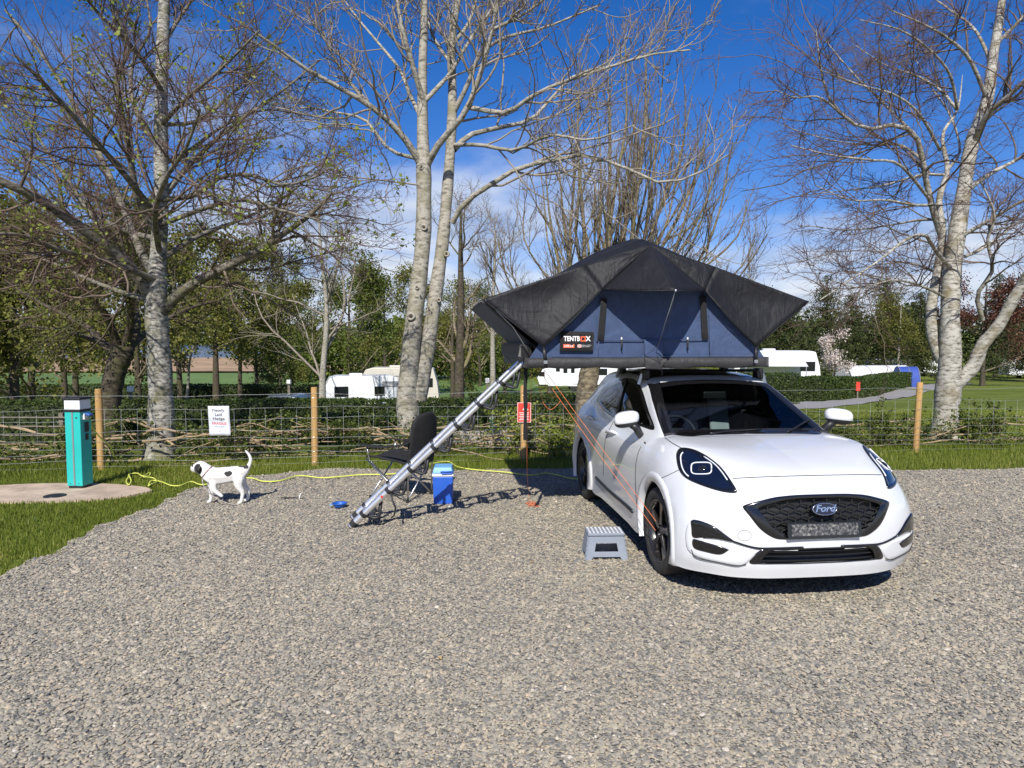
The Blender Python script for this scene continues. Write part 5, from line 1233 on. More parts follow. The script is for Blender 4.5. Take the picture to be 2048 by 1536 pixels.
# headlights
HL = [(1353, 912), (1357, 900), (1367, 896), (1389, 900), (1413, 912), (1438, 931), (1457, 954), (1473, 980), (1467, 986), (1438, 982), (1401, 970), (1372, 956), (1358, 938)]
def lamp_side(sg):
    def mcast(u, v): p, n = pix(u, v); return Vector((p.x, p.y * sg, p.z)), Vector((n.x, n.y * sg, n.z))
    h = ring('headlight', HL, mcast, [.80, .88, .95, 1.0, 1.015], [.003, .006, .007, .005, -.004], 'gloss_black')
    ring('lens', HL, mcast, [.001, .3, .6, .86], [.008, .007, .005, .0035], 'lens', h)
    O = closed_catmull(HL, 5); c = O.mean(0); n = len(O)
    for (i0, i1, wd_) in ((int(.86 * n), int(1.10 * n), .010), (int(.30 * n), int(.50 * n), .009)):
        pts = []
        for k in range(i0, i1 + 1): q = c + (O[k % n] - c) * .83; p, nn = mcast(*q); pts.append(p + nn * .006)
        MB().tube(pts, wd_ / 2, 6).build('daytime_light', 'drl', h, smooth=True)
    pts = []
    for k in range(29):
        a = 2 * math.pi * k / 28; ca, sa = math.cos(a), math.sin(a)
        q = (1403.5 + 20 * math.copysign(abs(ca)**.5, ca), 938 + 11.5 * math.copysign(abs(sa)**.5, sa)); p, nn = mcast(*q); pts.append(p + nn * .009)
    MB().tube(pts, .0048, 6).build('projector_ring', 'drl', h, smooth=True)
    p, nn = mcast(1405, 938); mb = MB(); mb.lathe([(0, .012), (.016, .010), (.026, .003), (.028, 0)], basis(p + nn * .006, nn.orthogonal(), nn.cross(nn.orthogonal())), 20); mb.build('projector', 'dark_glass', h, smooth=True)
lamp_side(1); lamp_side(-1)

# grille
gr = ring('grille', GR, cast_front, [.83, .89, .96, 1.0, 1.015], [.002, .006, .008, .005, -.006], 'gloss_black')
ring('grille_back', GR, cast_front, [.001, .3, .6, .86, .97], [-.05, -.05, -.05, -.045, -.02], 'satin_black', gr)
Oc = closed_catmull(GR, 5); gy0, gz0 = GR.min(0); gy1, gz1_ = GR.max(0); hx = MB()
wx, hz2 = .092, .052
for r_ in range(-1, int((gz1_ - gz0) / (hz2 * .78)) + 2):
    for c_ in range(-8, 9):
        y_ = c_ * wx + (r_ % 2) * wx / 2; z_ = gz0 + r_ * hz2 * .78
        if not in_poly(np.array([[y_, z_]]), shrink(Oc, .90))[0]: continue
        pts = []
        for k in range(7):
            a = math.pi / 3 * k + math.pi / 6; yy, zz = y_ + wx * .50 * math.cos(a) * 1.13, z_ + hz2 * .50 * math.sin(a) * 1.05
            p, nn = cast_front(yy, zz); pts.append(p + Vector((-.018, 0, 0)))
        hx.tube(pts, .0055, 5)
tag(hx.build('grille_mesh', 'grille_satin', gr, smooth=True), kind='stuff')
pB, nB = pix(1644, 1018); pB.y = 0; nB = cast_front(0, pB.z)[1]; nB.y = 0; nB.normalize()
Bm = basis(pB + nB * .012, (0, 1, 0), nB.cross(Vector((0, 1, 0))))
bd = MB(); el = [(.090 * math.cos(a), .043 * math.sin(a)) for a in np.linspace(0, 2 * math.pi, 40, endpoint=False)]
bd.prism(el, Bm, -.012, .010); bdg = bd.build('badge', 'badge_blue', gr, bevel=.003)
MB().tube([Bm @ Vector((x * .94, y * .90, .011)) for x, y in el + el[:1]], .0036, 6).build('badge_rim', 'chrome', bdg, smooth=True)
text_obj('lettering', 'Ford', 'chrome', .064, Bm @ Matrix.Translation((0, .002, .0115)), bdg, depth=.002, shear=.35, bold=.0012, xs=1.12)
pP, nP = pix(1643, 1059); zP = pP.z; nP = Vector((.985, 0, .17)).normalized()
Pm = basis(Vector((pP.x + .012, 0, zP)), (0, 1, 0), nP.cross(Vector((0, 1, 0))))
mb = MB(); mb.box((0, 0, 0), (.52, .105, .016)); 
for i, v_ in enumerate(mb.v): mb.v[i] = tuple(Pm @ Vector(v_))
mm, nt, b = newmat('plate_blur'); M['plate_blur'] = mm
b.inputs['Roughness'].default_value = .4
nt.links.new(ramp(nt, noise(nt, 55, 2, .5), [(.35, (.02, .02, .022)), (.55, (.10, .10, .10)), (.7, (.26, .25, .22))]), b.inputs['Base Color'])
pl_ = mb.build('number_plate', 'gloss_black', gr, bevel=.003)
mb = MB(); mb.box((0, .004, .0095), (.47, .075, .003)); mb.v = [tuple(Pm @ Vector(v_)) for v_ in mb.v]; mb.build('plate_face', 'plate_blur', pl_)
# lower intake, side intakes, blades
lg_ = ring('lower_intake', LG, cast_front, [.84, .92, .98, 1.01], [.001, .005, .004, -.006], 'gloss_black')
ring('intake_back', LG, cast_front, [.001, .4, .8, .97], [-.05, -.05, -.045, -.02], 'satin_black', lg_)
zl = LG[:, 1].mean()
for dz in (-.028, .004, .034):
    pts = []
    for y_ in np.linspace(-.44, .44, 21): p, nn = cast_front(y_, zl + dz); pts.append(p + Vector((-.022, 0, 0)))
    MB().tube(pts, .007, 6).build('slat', 'gloss_black', lg_, smooth=True)
BL = [(1381, 1046), (1386, 1062), (1398, 1078), (1450, 1090), (1510, 1101), (1491, 1127), (1472, 1130), (1425, 1121), (1394, 1112), (1376, 1098), (1372, 1072), (1375, 1052)]
FU = [(1384, 1041), (1401, 1042), (1428, 1053), (1450, 1069), (1467, 1083), (1438, 1077.5), (1406, 1075), (1387, 1074), (1384, 1056)]
FL = [(1387, 1078), (1403, 1081), (1432, 1089), (1455, 1097), (1456, 1100), (1440, 1108), (1412, 1103), (1389, 1095)]
ring('bumper_blade', BL, pix, [.001, .4, .8, .95, 1.0, 1.02], [.010, .010, .011, .010, .006, -.005], 'paint_white', mirror=True, per=3)
ring('fog_intake', FU, pix, [.001, .5, .86, 1.0, 1.03], [.013, .013, .013, .011, -.002], 'gloss_black', mirror=True, per=4)
ring('fog_intake', FL, pix, [.001, .5, .86, 1.0, 1.03], [.014, .014, .014, .012, -.002], 'gloss_black', mirror=True, per=4)
strip('bumper_line', [(1467, 1083), (1495, 1092), (1520, 1096.5), (1560, 1096), (1606, 1094.5)], .016, .003, 'gloss_black', True)
# wheel arch mouldings
for (x0, y_) in ((0, .888), (RX, .90)):
    for sg in (1, -1):
        vs, n = [], 40
        for k in range(n + 1):
            a = R(-22 + 224 * k / n)
            for (rr, of) in ((AR - .012, -.03), (AR - .010, .010), (AR + .035, .014), (AR + .058, .010), (AR + .064, -.004)):
                x, z = x0 + rr * math.cos(a), max(.19, .335 + rr * math.sin(a))
                p, nn = cast_side(x, z); yy = min(p.y, -.82) if rr > AR + .005 else -y_
                if abs(yy + y_) > .05: yy = -y_ + .03 * max(0, min(1, (rr - AR) / .06))
                vs.append((x, sg * (-yy + of), z))
        fs = [(i * 5 + k, i * 5 + k + 1, (i + 1) * 5 + k + 1, (i + 1) * 5 + k) for i in range(n) for k in range(4)]
        MB().add(vs, [f if sg > 0 else f[::-1] for f in fs]).build('wheel_arch', 'paint_white', car, smooth=True)
        mb = MB(); rr = AR - .006
        vs = [(x0 + rr * math.cos(R(d_)), sg * yy, .335 + rr * math.sin(R(d_))) for yy in (.58, y_ - .01) for d_ in range(-20, 201, 10)]
        n2 = len(vs) // 2; mb.add(vs, [(i, i + 1, n2 + i + 1, n2 + i) for i in range(n2 - 1)] + [tuple(range(n2))]); mb.build('wheel_well', 'satin_black', car, smooth=False)

# wheels
def make_wheel(x, sg):
    wm = basis((x, sg * .765, .335), (1, 0, 0), (0, 0, 1) if sg < 0 else (0, 0, -1))   # local z points outwards
    t = MB(); t.lathe([(.235, -.095), (.25, -.108), (.30, -.112), (.326, -.10), (.334, -.07), (.335, 0), (.334, .07), (.326, .098), (.30, .110), (.262, .108), (.243, .098), (.236, .07)], wm, 56)
    w_ = t.build('wheel', 'tyre', car, smooth=True)
    r = MB(); r.lathe([(.237, .088), (.243, .094), (.238, .099), (.228, .092), (.222, .03), (.215, -.06), (.06, -.07), (0, -.07)], wm, 48); r.build('rim', 'rim_dark', w_, smooth=True)
    disc = MB(); disc.lathe([(0, -.03), (.15, -.03), (.15, -.04)], wm, 32); disc.build('brake_disc', 'steel', w_, auto=40)
    hb = MB(); hb.lathe([(0, .072), (.03, .072), (.034, .066), (.06, .05), (.07, .0)], wm, 20); hb.build('hub', 'rim_dark', w_, auto=40)
    for k in range(5):
        a = 2 * math.pi * k / 5 + .3; rot = wm @ Matrix.Rotation(a, 4, 'Z')
        sp = MB(); sp.prism([(.045, -.026), (.12, -.030), (.195, -.060), (.229, -.062), (.231, .030), (.20, .020), (.12, .012), (.045, .022)], rot, .045, .078); s1 = sp.build('spoke', 'rim_dark', w_, bevel=.004, normals=True)
        fc_ = MB(); fc_.prism([(.13, -.028), (.195, -.053), (.226, -.056), (.228, -.012), (.19, -.016)], rot, .077, .0815); fc_.build('spoke_face', 'rim_face', s1, normals=True)
        nut = MB(); nut.lathe([(0, .078), (.008, .078), (.009, .06)], rot @ Matrix.Translation((.052, .0, .0)), 6); nut.build('wheel_nut', 'steel', w_)
for x in (0, RX):
    for sg in (-1, 1): make_wheel(x, sg)

# mirrors
pm_, _ = pix(1253, 838)
mcen = CAMC + cray(1253, 838) * ((-.955 - CAMC.y) / cray(1253, 838).y)
for sg in (1, -1):
    def sup(rx, ry, rz, c, e=.75, nu=20, nv=12, zmin=-1):
        mb = MB(); vs = []
        for j in range(nv + 1):
            ph = -math.pi / 2 + math.pi * j / nv; zz = math.copysign(abs(math.sin(ph))**e, math.sin(ph)); cc = abs(math.cos(ph))**e
            for i in range(nu):
                th = 2 * math.pi * i / nu; ct, st_ = math.cos(th), math.sin(th)
                x_ = math.copysign(abs(ct)**e, ct) * cc * rx; y_ = math.copysign(abs(st_)**e, st_) * cc * ry; z_ = max(zz, zmin) * rz
                x_ += .02 * (y_ / ry); z_ += -.012 * (y_ / ry) 
                vs.append((c.x + x_, (c.y - y_) * sg, c.z + z_))
        fs = [(j * nu + i, j * nu + (i + 1) % nu, (j + 1) * nu + (i + 1) % nu, (j + 1) * nu + i) for j in range(nv) for i in range(nu)]
        return mb.add(vs, [f if sg > 0 else f[::-1] for f in fs])
    mr = sup(.062, .112, .068, mcen, .72, zmin=-.45).build('door_mirror', 'paint_white', car, smooth=True)
    sup(.058, .107, .062, mcen + Vector((-.004, 0, -.010)), .72).build('mirror_base', 'satin_black', mr, smooth=True)
    q0, n0 = pix(1283, 872); mb = MB(); f_ = lambda v: Vector((v.x, v.y * sg, v.z))
    mb.tube([f_(mcen + Vector((.0, .04, -.05))), f_(mcen + Vector((.0, .085, -.075))), f_(q0 + Vector((-.01, 0, -.005)))], [.028, .034, .030], 10); mb.build('mirror_stalk', 'satin_black', mr, smooth=True)
# small badge on the wing, tow cover
p, n = pix(1291, 886); mb = MB(); mb.box((p.x, 0, p.z), (.06, .004, .018)); mb.v = [(a, b_ + p.y - .003, c_) for a, b_, c_ in mb.v]; mb.build('wing_badge', 'chrome', car)
pts = []
for k in range(25):
    a = 2 * math.pi * k / 24; p, n = pix(1489 + 13.5 * math.cos(a), 1071 + 10.5 * math.sin(a)); pts.append(p + n * .001)
MB().tube(pts, .0012, 4).build('tow_cover_seam', 'gap', car, smooth=True)
# wipers
for pxs in ([(1420, 871), (1465, 866), (1520, 862)], [(1575, 868), (1595, 856), (1618, 842)]):
    pts = []
    for q in catmull(pxs, 10): p, n = pix(*q); pts.append(p + n * .018)
    MB().tube(pts, .008, 6).build('wiper', 'satin_black', car, smooth=True)

# cabin
mb = MB(); vs = []; n = 14
for (x, z) in ((-.36, .96), (-.48, .99), (-.62, 1.0), (-.80, .975), (-.86, .92), (-.84, .60)):
    for k in range(n + 1):
        y_ = -.66 + 1.32 * k / n; vs.append((x, y_ * (1 - .05 * (x > -.5)), z + .03 * math.exp(-((y_ + .36) / .18)**2) * (x < -.55)))
mb.add(vs, [(i * (n + 1) + k, i * (n + 1) + k + 1, (i + 1) * (n + 1) + k + 1, (i + 1) * (n + 1) + k) for i in range(5) for k in range(n)])
mb.build('dashboard', 'interior', car, smooth=True)
swm = basis((-.98, -.36, .94), (0, 1, 0), (-.42, 0, .9)); mb = MB()
mb.tube([swm @ Vector((.18 * math.cos(a), .18 * math.sin(a), 0)) for a in np.linspace(0, 2 * math.pi, 33)], .016, 8); stw = mb.build('steering_wheel', 'satin_black', car, smooth=True)
mb = MB(); mb.box((0, 0, 0), (.30, .07, .03)); mb.box((0, -.08, 0), (.05, .14, .03)); mb.box((0, 0, -.005), (.12, .12, .04)); mb.v = [tuple(swm @ Vector(v_)) for v_ in mb.v]; mb.build('wheel_spokes', 'satin_black', stw)
M['seat_cloth'] = plain('seat_cloth', (.05, .05, .055), .9, var=.2, bmp=.2, bscale=80)
M['pale_cloth'] = plain('pale_cloth', (.55, .58, .58), .8, var=.1, bmp=.15, bscale=30)
for y_ in (-.36, .36):
    mb = MB(); mb.box((-1.45, y_, .55), (.5, .48, .18)); mb.box((-1.72, y_, .88), (.16, .48, .62), Matrix.Rotation(R(-14), 3, 'Y')); st_ = mb.build('seat', 'seat_cloth', car, bevel=.05)
    mb = MB(); mb.box((-1.80, y_, 1.27), (.10, .27, .18)); mb.build('headrest', 'seat_cloth', st_, bevel=.045)
mb = MB(); mb.box((-1.60, .30, 1.05), (.05, .20, .46), Matrix.Rotation(R(-14), 3, 'Y')); mb.build('seat_cover', 'pale_cloth', car, bevel=.02)
mb = MB(); mb.box((-2.55, 0, .80), (.16, 1.2, .5), Matrix.Rotation(R(-12), 3, 'Y')); mb.build('rear_seat', 'seat_cloth', car, bevel=.05)
mb = MB(); mb.box((-1.0, 0, 1.30), (.03, .22, .07)); mb.build('rear_view_mirror', 'satin_black', car, bevel=.015)
# ================================================================ roof tent
def fabric(name, col, rough, strength, scale, sheen=.2, spec=.4):
    m, nt, b = newmat(name); M[name] = m
    n1 = noise(nt, scale, 3, .5, dist=1.5); n2 = noise(nt, scale * 3.0, 2, .5, stretch=(1, 2.2, .5), dist=.8)
    c = ramp(nt, n1, [(.3, tuple(x * .85 for x in col)), (.7, tuple(x * 1.12 for x in col))]); nt.links.new(c, b.inputs['Base Color'])
    ad = nt.nodes.new('ShaderNodeMath'); ad.operation = 'MULTIPLY_ADD'; nt.links.new(n2, ad.inputs[0]); ad.inputs[1].default_value = .35; nt.links.new(n1, ad.inputs[2])
    b.inputs['Roughness'].default_value = rough; b.inputs['Specular IOR Level'].default_value = spec; b.inputs['Sheen Weight'].default_value = sheen
    bump(nt, b, ad.outputs[0], strength, .035)
fabric('fly_fabric', (.0125, .0125, .0145), .6, .6, 3.2, .0, .28)
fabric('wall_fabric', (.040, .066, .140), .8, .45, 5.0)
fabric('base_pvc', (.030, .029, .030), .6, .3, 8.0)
fabric('black_shade_fabric', (.006, .006, .007), .8, .2, 6.0)  # black trim cloth; also shade put into the left wall and awning colour
TX, TY = -1.01, -.616
tent = thing('roof_tent', 'black and navy fold-out roof tent opened on top of the white car', 'tent', CM @ Vector((TX, TY, 1.56)), 0)
tent.rotation_euler = CM.to_euler()
TZ = 1.56
def T(t, s, z): return Vector((s, t, z - TZ))          # tent frame: s towards the camera, t to the right
DEP = -1.85
def patch(a, b, c, d, n=12, sag=0.0, seed=0, bulge=None):
    """grid over corners a-b (bottom edge) and d-c (top edge); sag pulls along the panel normal"""
    a, b, c, d = map(Vector, (a, b, c, d)); nn = (b - a).cross(d - a)
    if nn.length < 1e-9: nn = (c - b).cross(d - b)
    nn.normalize(); rr = random.Random(seed); k1, k2, k3 = rr.uniform(4, 9), rr.uniform(4, 9), rr.uniform(0, 6)
    mb = MB(); vs = []
    for i in range(n + 1):
        v = i / n
        for j in range(n + 1):
            u = j / n; p = (a * (1 - u) + b * u) * (1 - v) + (d * (1 - u) + c * u) * v
            e = 16 * u * (1 - u) * v * (1 - v)
            w_ = sag * e + .006 * e * math.sin(k1 * u + k2 * v + k3) + .003 * e * math.sin(3 * k2 * u - 2 * k1 * v)
            vs.append(p + nn * w_)
    mb.add(vs, [(i * (n + 1) + j, i * (n + 1) + j + 1, (i + 1) * (n + 1) + j + 1, (i + 1) * (n + 1) + j) for i in range(n) for j in range(n)])
    return mb
def panel(name, mat, *a, thick=.003, parent=tent, **k):
    o = patch(*a, **k).build(name, mat, parent, smooth=True); sm = o.modifiers.new('thick', 'SOLIDIFY'); sm.thickness = thick; sm.offset = 0; return o
# base tray with its dark skirt
mb = MB(); mb.box(T(0, DEP / 2, 1.60), (-DEP, 2.22, .07)); mb.build('base', 'base_pvc', tent, bevel=.012)
mb = MB(); n = 40; vs = []
for k in range(n + 1):
    t_ = -1.135 + 2.27 * k / n
    vs += [T(t_, .012 + .004 * math.sin(k * 1.7), 1.645), T(t_, .016 + .006 * math.sin(k * .9), 1.60), T(t_, .012 + .004 * math.sin(k * 1.3 + 1), 1.553 + .006 * math.sin(k * .7))]
mb.add(vs, [(i * 3 + j, i * 3 + j + 1, (i + 1) * 3 + j + 1, (i + 1) * 3 + j) for i in range(n) for j in range(2)])
o = mb.build('skirt', 'base_pvc', tent, smooth=True); sm = o.modifiers.new('t', 'SOLIDIFY'); sm.thickness = .004
for sg in (-1, 1):
    o = panel('skirt', 'base_pvc', T(sg * 1.135, .012, 1.555), T(sg * 1.135, DEP, 1.555), T(sg * 1.13, DEP, 1.65), T(sg * 1.13, .012, 1.65), n=6)
# the folded hinge flap hanging at the middle of the skirt
for (t0, t1, za, zb2, of) in ((-.05, .11, 1.81, 1.645, .016), (-.05, .10, 1.65, 1.545, .030)):
    panel('hinge_flap', 'wall_fabric' if za > 1.7 else 'base_pvc', T(t0, of, zb2), T(t1, of + .006, zb2 - .01), T(t1 + .01, of - .004, za - .005), T(t0 - .01, of - .004, za), n=8, sag=.012, seed=4)
# inner walls
WT = [(-1.10, 1.645), (1.10, 1.645), (.63, 2.36), (.0, 2.60), (-.63, 2.36)]
def wall_face(s, name):
    mb = MB(); n = 24; vs = []
    for i in range(n + 1):
        v = i / n
        for j in range(n + 1):
            u = j / n * 2 - 1; z = 1.645 + .93 * v
            hw = 1.10 - (z - 1.645) * .657 if z < 2.36 else .63 * max(0, (2.60 - z) / .24)
            e = (1 - u * u)
            vs.append(T(u * hw, s + (.012 * math.sin(7 * u + 5 * v) + .008 * math.sin(17 * u - 3 * v)) * e * (1 - v) * v * 2, z))
    mb.add(vs, [(i * (n + 1) + j, i * (n + 1) + j + 1, (i + 1) * (n + 1) + j + 1, (i + 1) * (n + 1) + j) for i in range(n) for j in range(n)])
    o = mb.build(name, 'wall_fabric', tent, smooth=True); return o
fw = wall_face(-.015, 'front_wall'); wall_face(DEP + .03, 'rear_wall')
for sg in (-1, 1):
    panel('side_wall', 'wall_fabric' if sg > 0 else 'black_shade_fabric', T(sg * 1.09, -.02, 1.645), T(sg * 1.09, DEP + .03, 1.645), T(sg * .64, DEP + .03, 2.34), T(sg * .64, -.02, 2.34), n=8, sag=.02, seed=3)  # left wall coloured near-black to stand for its shade under the awning
# wall details: seam, zips, toggles, centre seam
def wstrip(name, pts, r, mat, sides=6): return MB().tube([T(t_, .006 + 0 * z, z) for t_, z in pts], r, sides).build(name, mat, fw, smooth=True)
fz = lambda t_: 1.808
wstrip('seam', [(-.50, 1.806), (-.2, 1.804), (.1, 1.805), (.54, 1.812)], .005, 'wall_fabric')
wstrip('seam', [(-.90, 1.66), (-.3, 1.657), (.3, 1.657), (1.0, 1.66)], .006, 'wall_fabric')
wstrip('seam', [(-.475, 1.80), (-.48, 1.66)], .004, 'wall_fabric'); wstrip('seam', [(.56, 2.05), (.565, 1.66)], .004, 'wall_fabric')
for (t0, z0, t1, z1) in ((-.43, 2.18, -.46, 1.80), (.49, 2.21, .52, 1.81)):
    panel('window_strap', 'black_shade_fabric', T(t0 - .028, .010, z0), T(t0 + .028, .010, z0), T(t1 + .03, .012, z1), T(t1 - .03, .012, z1), n=6, sag=.004, parent=fw)
for t_ in (-.268, .35):
    mb = MB(); mb.tube([T(t_, .012, 1.815), T(t_ + .003, .020, 1.78), T(t_ - .002, .022, 1.745), T(t_ + .006, .020, 1.715)], [.006, .010, .008, .004], 6); tg = mb.build('toggle', 'black_plastic', fw, smooth=True)
    mb = MB(); mb.tube([T(t_, .014, 1.83), T(t_, .016, 1.81)], .007, 6); mb.build('toggle_end', 'sign_white', tg)
# logo patch with lettering
Lm = CI @ CM  # identity, kept local
lp = panel('logo_patch', 'black_shade_fabric', T(-.835, .014, 1.705), T(-.530, .014, 1.703), T(-.520, .012, 1.878), T(-.825, .012, 1.884), n=6, sag=.003, parent=fw)
def tb(t_, z): return basis(T(t_, .021, z), (0, 1, 0), (0, 0, 1))
text_obj('lettering', 'TENTB', 'sign_white', .060, tb(-.725, 1.815), lp, depth=.001, bold=.002, xs=.80)
text_obj('lettering', 'X', 'sign_white', .060, tb(-.577, 1.815), lp, depth=.001, bold=.002, xs=.95)
M['logo_orange'] = plain('logo_orange', (.75, .12, .05), .6, var=0)
mb = MB()
for (dt, dz, w_, h_) in ((0, .018, .046, .010), (0, -.018, .046, .010), (-.018, 0, .010, .028), (.018, 0, .010, .028)): mb.box(T(-.622 + dt, .0215, 1.815 + dz), (.002, w_, h_))
mb.build('logo_square', 'logo_orange', lp)
mb = MB(); mb.box(T(-.752, .0205, 1.752), (.002, .10, .032)); rb = mb.build('logo_bar', 'logo_orange', lp)
text_obj('lettering', 'LITE 2.0', 'sign_white', .024, basis(T(-.752, .0225, 1.751), (0, 1, 0), (0, 0, 1)), lp, depth=.0006, bold=.0006)
mb = MB(); mb.box(T(-.655, .0205, 1.752), (.002, .036, .026)); mb.build('flag', 'sign_white', lp)
mb = MB()
for a in (.6, -.6): mb.box(T(-.655, .0220, 1.752), (.001, .040, .006), Matrix.Rotation(a, 3, 'X'))
mb.build('flag_cross', 'logo_orange', lp)
for k, tx in enumerate(('Designed in Britain', 'Built to Wander')): text_obj('lettering', tx, 'sign_white', .011, basis(T(-.632, .0215, 1.759 - .013 * k), (0, 1, 0), (0, 0, 1)), lp, depth=.0004, align='LEFT')

# outer fly: ridge, shoulders, eave wings, porch
def side(sg, s): return s if sg > 0 else s
for sg in (-1, 1):
    rid = [(0, 2.655), (-.25, 2.745), (-.6, 2.797), (-1.2, 2.797), (-1.6, 2.745), (DEP, 2.655)]
    # roof strips from ridge to shoulder to eave
    for i in range(5):
        (s0, z0), (s1, z1) = rid[i], rid[i + 1]
        f0, f1 = s0 / DEP, s1 / DEP; kz = lambda f: 2.47 + .05 * math.sin(math.pi * f)
        mb = MB(); n = 8; vs = []
        for a in range(n + 1):
            v = a / n
            for q in range(5):
                u = q / 4; s_ = s0 + (s1 - s0) * u; zr = z0 + (z1 - z0) * u; f_ = s_ / DEP
                t_ = .61 * v; z = zr + (kz(f_) - zr) * v + .035 * math.sin(math.pi * v) * math.sin(math.pi * f_)
                z -= .05 * math.exp(-(t_ / .10)**2) * 0
                vs.append(T(sg * t_, s_, z))
        mb.add(vs, [(a * 5 + q, a * 5 + q + 1, (a + 1) * 5 + q + 1, (a + 1) * 5 + q) for a in range(n) for q in range(4)])
        o = mb.build('fly_roof', 'fly_fabric', tent, smooth=True); sm = o.modifiers.new('t', 'SOLIDIFY'); sm.thickness = .003; sm.offset = 0
    n = 14; mb = MB(); vs = []
    for a in range(n + 1):
        v = a / n
        for q in range(n + 1):
            f_ = q / n; s_ = DEP * f_; zk = 2.47 + .05 * math.sin(math.pi * f_); ze = 2.163
            e = math.sin(math.pi * v) * math.sin(math.pi * f_)
            vs.append(T(sg * (.61 + .91 * v), s_, zk + (ze - zk) * v - .05 * e + .006 * math.sin(9 * v + 4 * f_) * e))
    mb.add(vs, [(a * (n + 1) + q, a * (n + 1) + q + 1, (a + 1) * (n + 1) + q + 1, (a + 1) * (n + 1) + q) for a in range(n) for q in range(n)])
    o = mb.build('fly_eave', 'fly_fabric', tent, smooth=True); sm = o.modifiers.new('t', 'SOLIDIFY'); sm.thickness = .003; sm.offset = 0
    for (sF, sgn) in ((0, 1), (DEP, -1)):
        D = T(0, sF, 2.655); K = T(sg * .61, sF, 2.47); E_ = T(sg * 1.52, sF, 2.163); B_ = T(sg * .985, sF + sgn * .06, 1.745); Cc = T(sg * .475, sF + sgn * .10, 2.25); Pp = T(0, sF + sgn * .65, 2.206)
        panel('fly_wing', 'fly_fabric', B_, E_, K, Cc, n=18, sag=-.05 * sg * sgn, seed=int(sg + 5 + sF * 3))
        panel('fly_porch', 'fly_fabric', Cc, K, D, D, n=14, sag=.015 * sg * sgn, seed=2)
        panel('fly_porch', 'fly_fabric', Pp, Cc, D, D, n=14, sag=.02 * sg * sgn, seed=6)
        # hem turned in under the wing, and porch valance
        MB().tube([Cc, (Cc + B_) / 2 + T(0, 0, TZ - .015), B_], .008, 6).build('fly_hem', 'fly_fabric', tent, smooth=True)
        MB().tube([B_, (E_ + B_) / 2, E_], .006, 6).build('fly_hem', 'fly_fabric', tent, smooth=True)
        MB().tube([Pp, (Cc + Pp) / 2 + T(0, 0, TZ - .008), Cc], .006, 6).build('fly_hem', 'fly_fabric', tent, smooth=True)
        if sgn > 0:
            mb = MB(); mb.tube([B_, B_ + T(sg * -.005, .02, TZ - .05), B_ + T(sg * -.01, .02, TZ - .12)], [.010, .018, .014], 6, flat=.4); cl_ = mb.build('strap', 'black_plastic', tent, smooth=True)
            mb = MB(); mb.box(B_ + T(sg * -.012, .03, TZ - .135), (.014, .034, .03)); mb.build('buckle', 'grey_trim' if 'grey_trim' in M else 'steel', cl_, bevel=.004)
            MB().tube([T(sg * .55, -.03, 1.70), Pp * .5 + T(sg * .55, -.03, 1.70) * .5, Pp], .004, 5).build('porch_pole', 'steel', tent, smooth=True) if False else None
    # the inner skirt of the end awning (its shade put into a near-black colour)
    panel('end_awning', 'black_shade_fabric', T(sg * 1.52, 0, 2.163), T(sg * 1.52, DEP, 2.163), T(sg * 1.0, DEP, 1.70), T(sg * 1.0, -.02, 1.70), n=8, sag=.02, seed=9) if sg < 0 else None
Pp = T(0, .65, 2.206)
MB().tube([Pp, T(.02, .35, 1.95), T(.05, .03, 1.69)], .004, 5).build('porch_pole', 'steel', tent, smooth=True)
mb = MB(); mb.lathe([(0, .010), (.010, .008), (.012, 0), (.010, -.008), (0, -.01)], Matrix.Translation(Pp + T(0, .004, TZ)), 10); mb.build('porch_eyelet', 'steel', tent, smooth=True)
for sF in (0, DEP): MB().tube([T(-1.50, sF, 2.163), T(-1.25, sF * .97 - .01, 1.92), T(-1.08, sF * .95 - .03, 1.66)], .0045, 5).build('awning_pole', 'steel', tent, smooth=True)
# cords from the porch, draping to the skirt
MB().tube([Pp, T(.03, .35, 1.86), T(-.02, .10, 1.70), T(-.06, .03, 1.67), T(.04, .03, 1.61)], .0022, 4).build('cord', 'black_plastic', tent, smooth=True)
MB().tube([T(.06, .03, 1.66), T(.10, .05, 1.55), T(.09, .08, 1.47)], .0022, 4).build('cord', 'black_plastic', tent, smooth=True)
# rain-cover remnant hanging at the hinged end, roof bars
mb = MB(); mb.box(T(-1.12, -.95, 1.70), (1.75, .10, .16)); mb.build('cover_roll', 'black_shade_fabric', tent, bevel=.04)  # roll blackened to match the shade painted into the end awning
wb = MB(); wv = []
for k in range(13):
    z = 1.57 - .70 * k / 12; wv += [T(-1.12 + .004 * math.sin(k), -.27, z), T(-1.085 + .004 * math.sin(k * 1.3), -.27 + .004 * math.sin(k * .8), z)]
wb.add(wv, [(i * 2, i * 2 + 1, i * 2 + 3, i * 2 + 2) for i in range(12)]); o = wb.build('hanging_strap', 'black_shade_fabric', tent); sm = o.modifiers.new('t', 'SOLIDIFY'); sm.thickness = .002
rbk = thing('roof_bars', 'pair of black roof bars clamped across the white car roof under the tent', 'roof bars', CM @ Vector((-1.5, 0, 1.5)), 0)
rbk.rotation_euler = CM.to_euler()
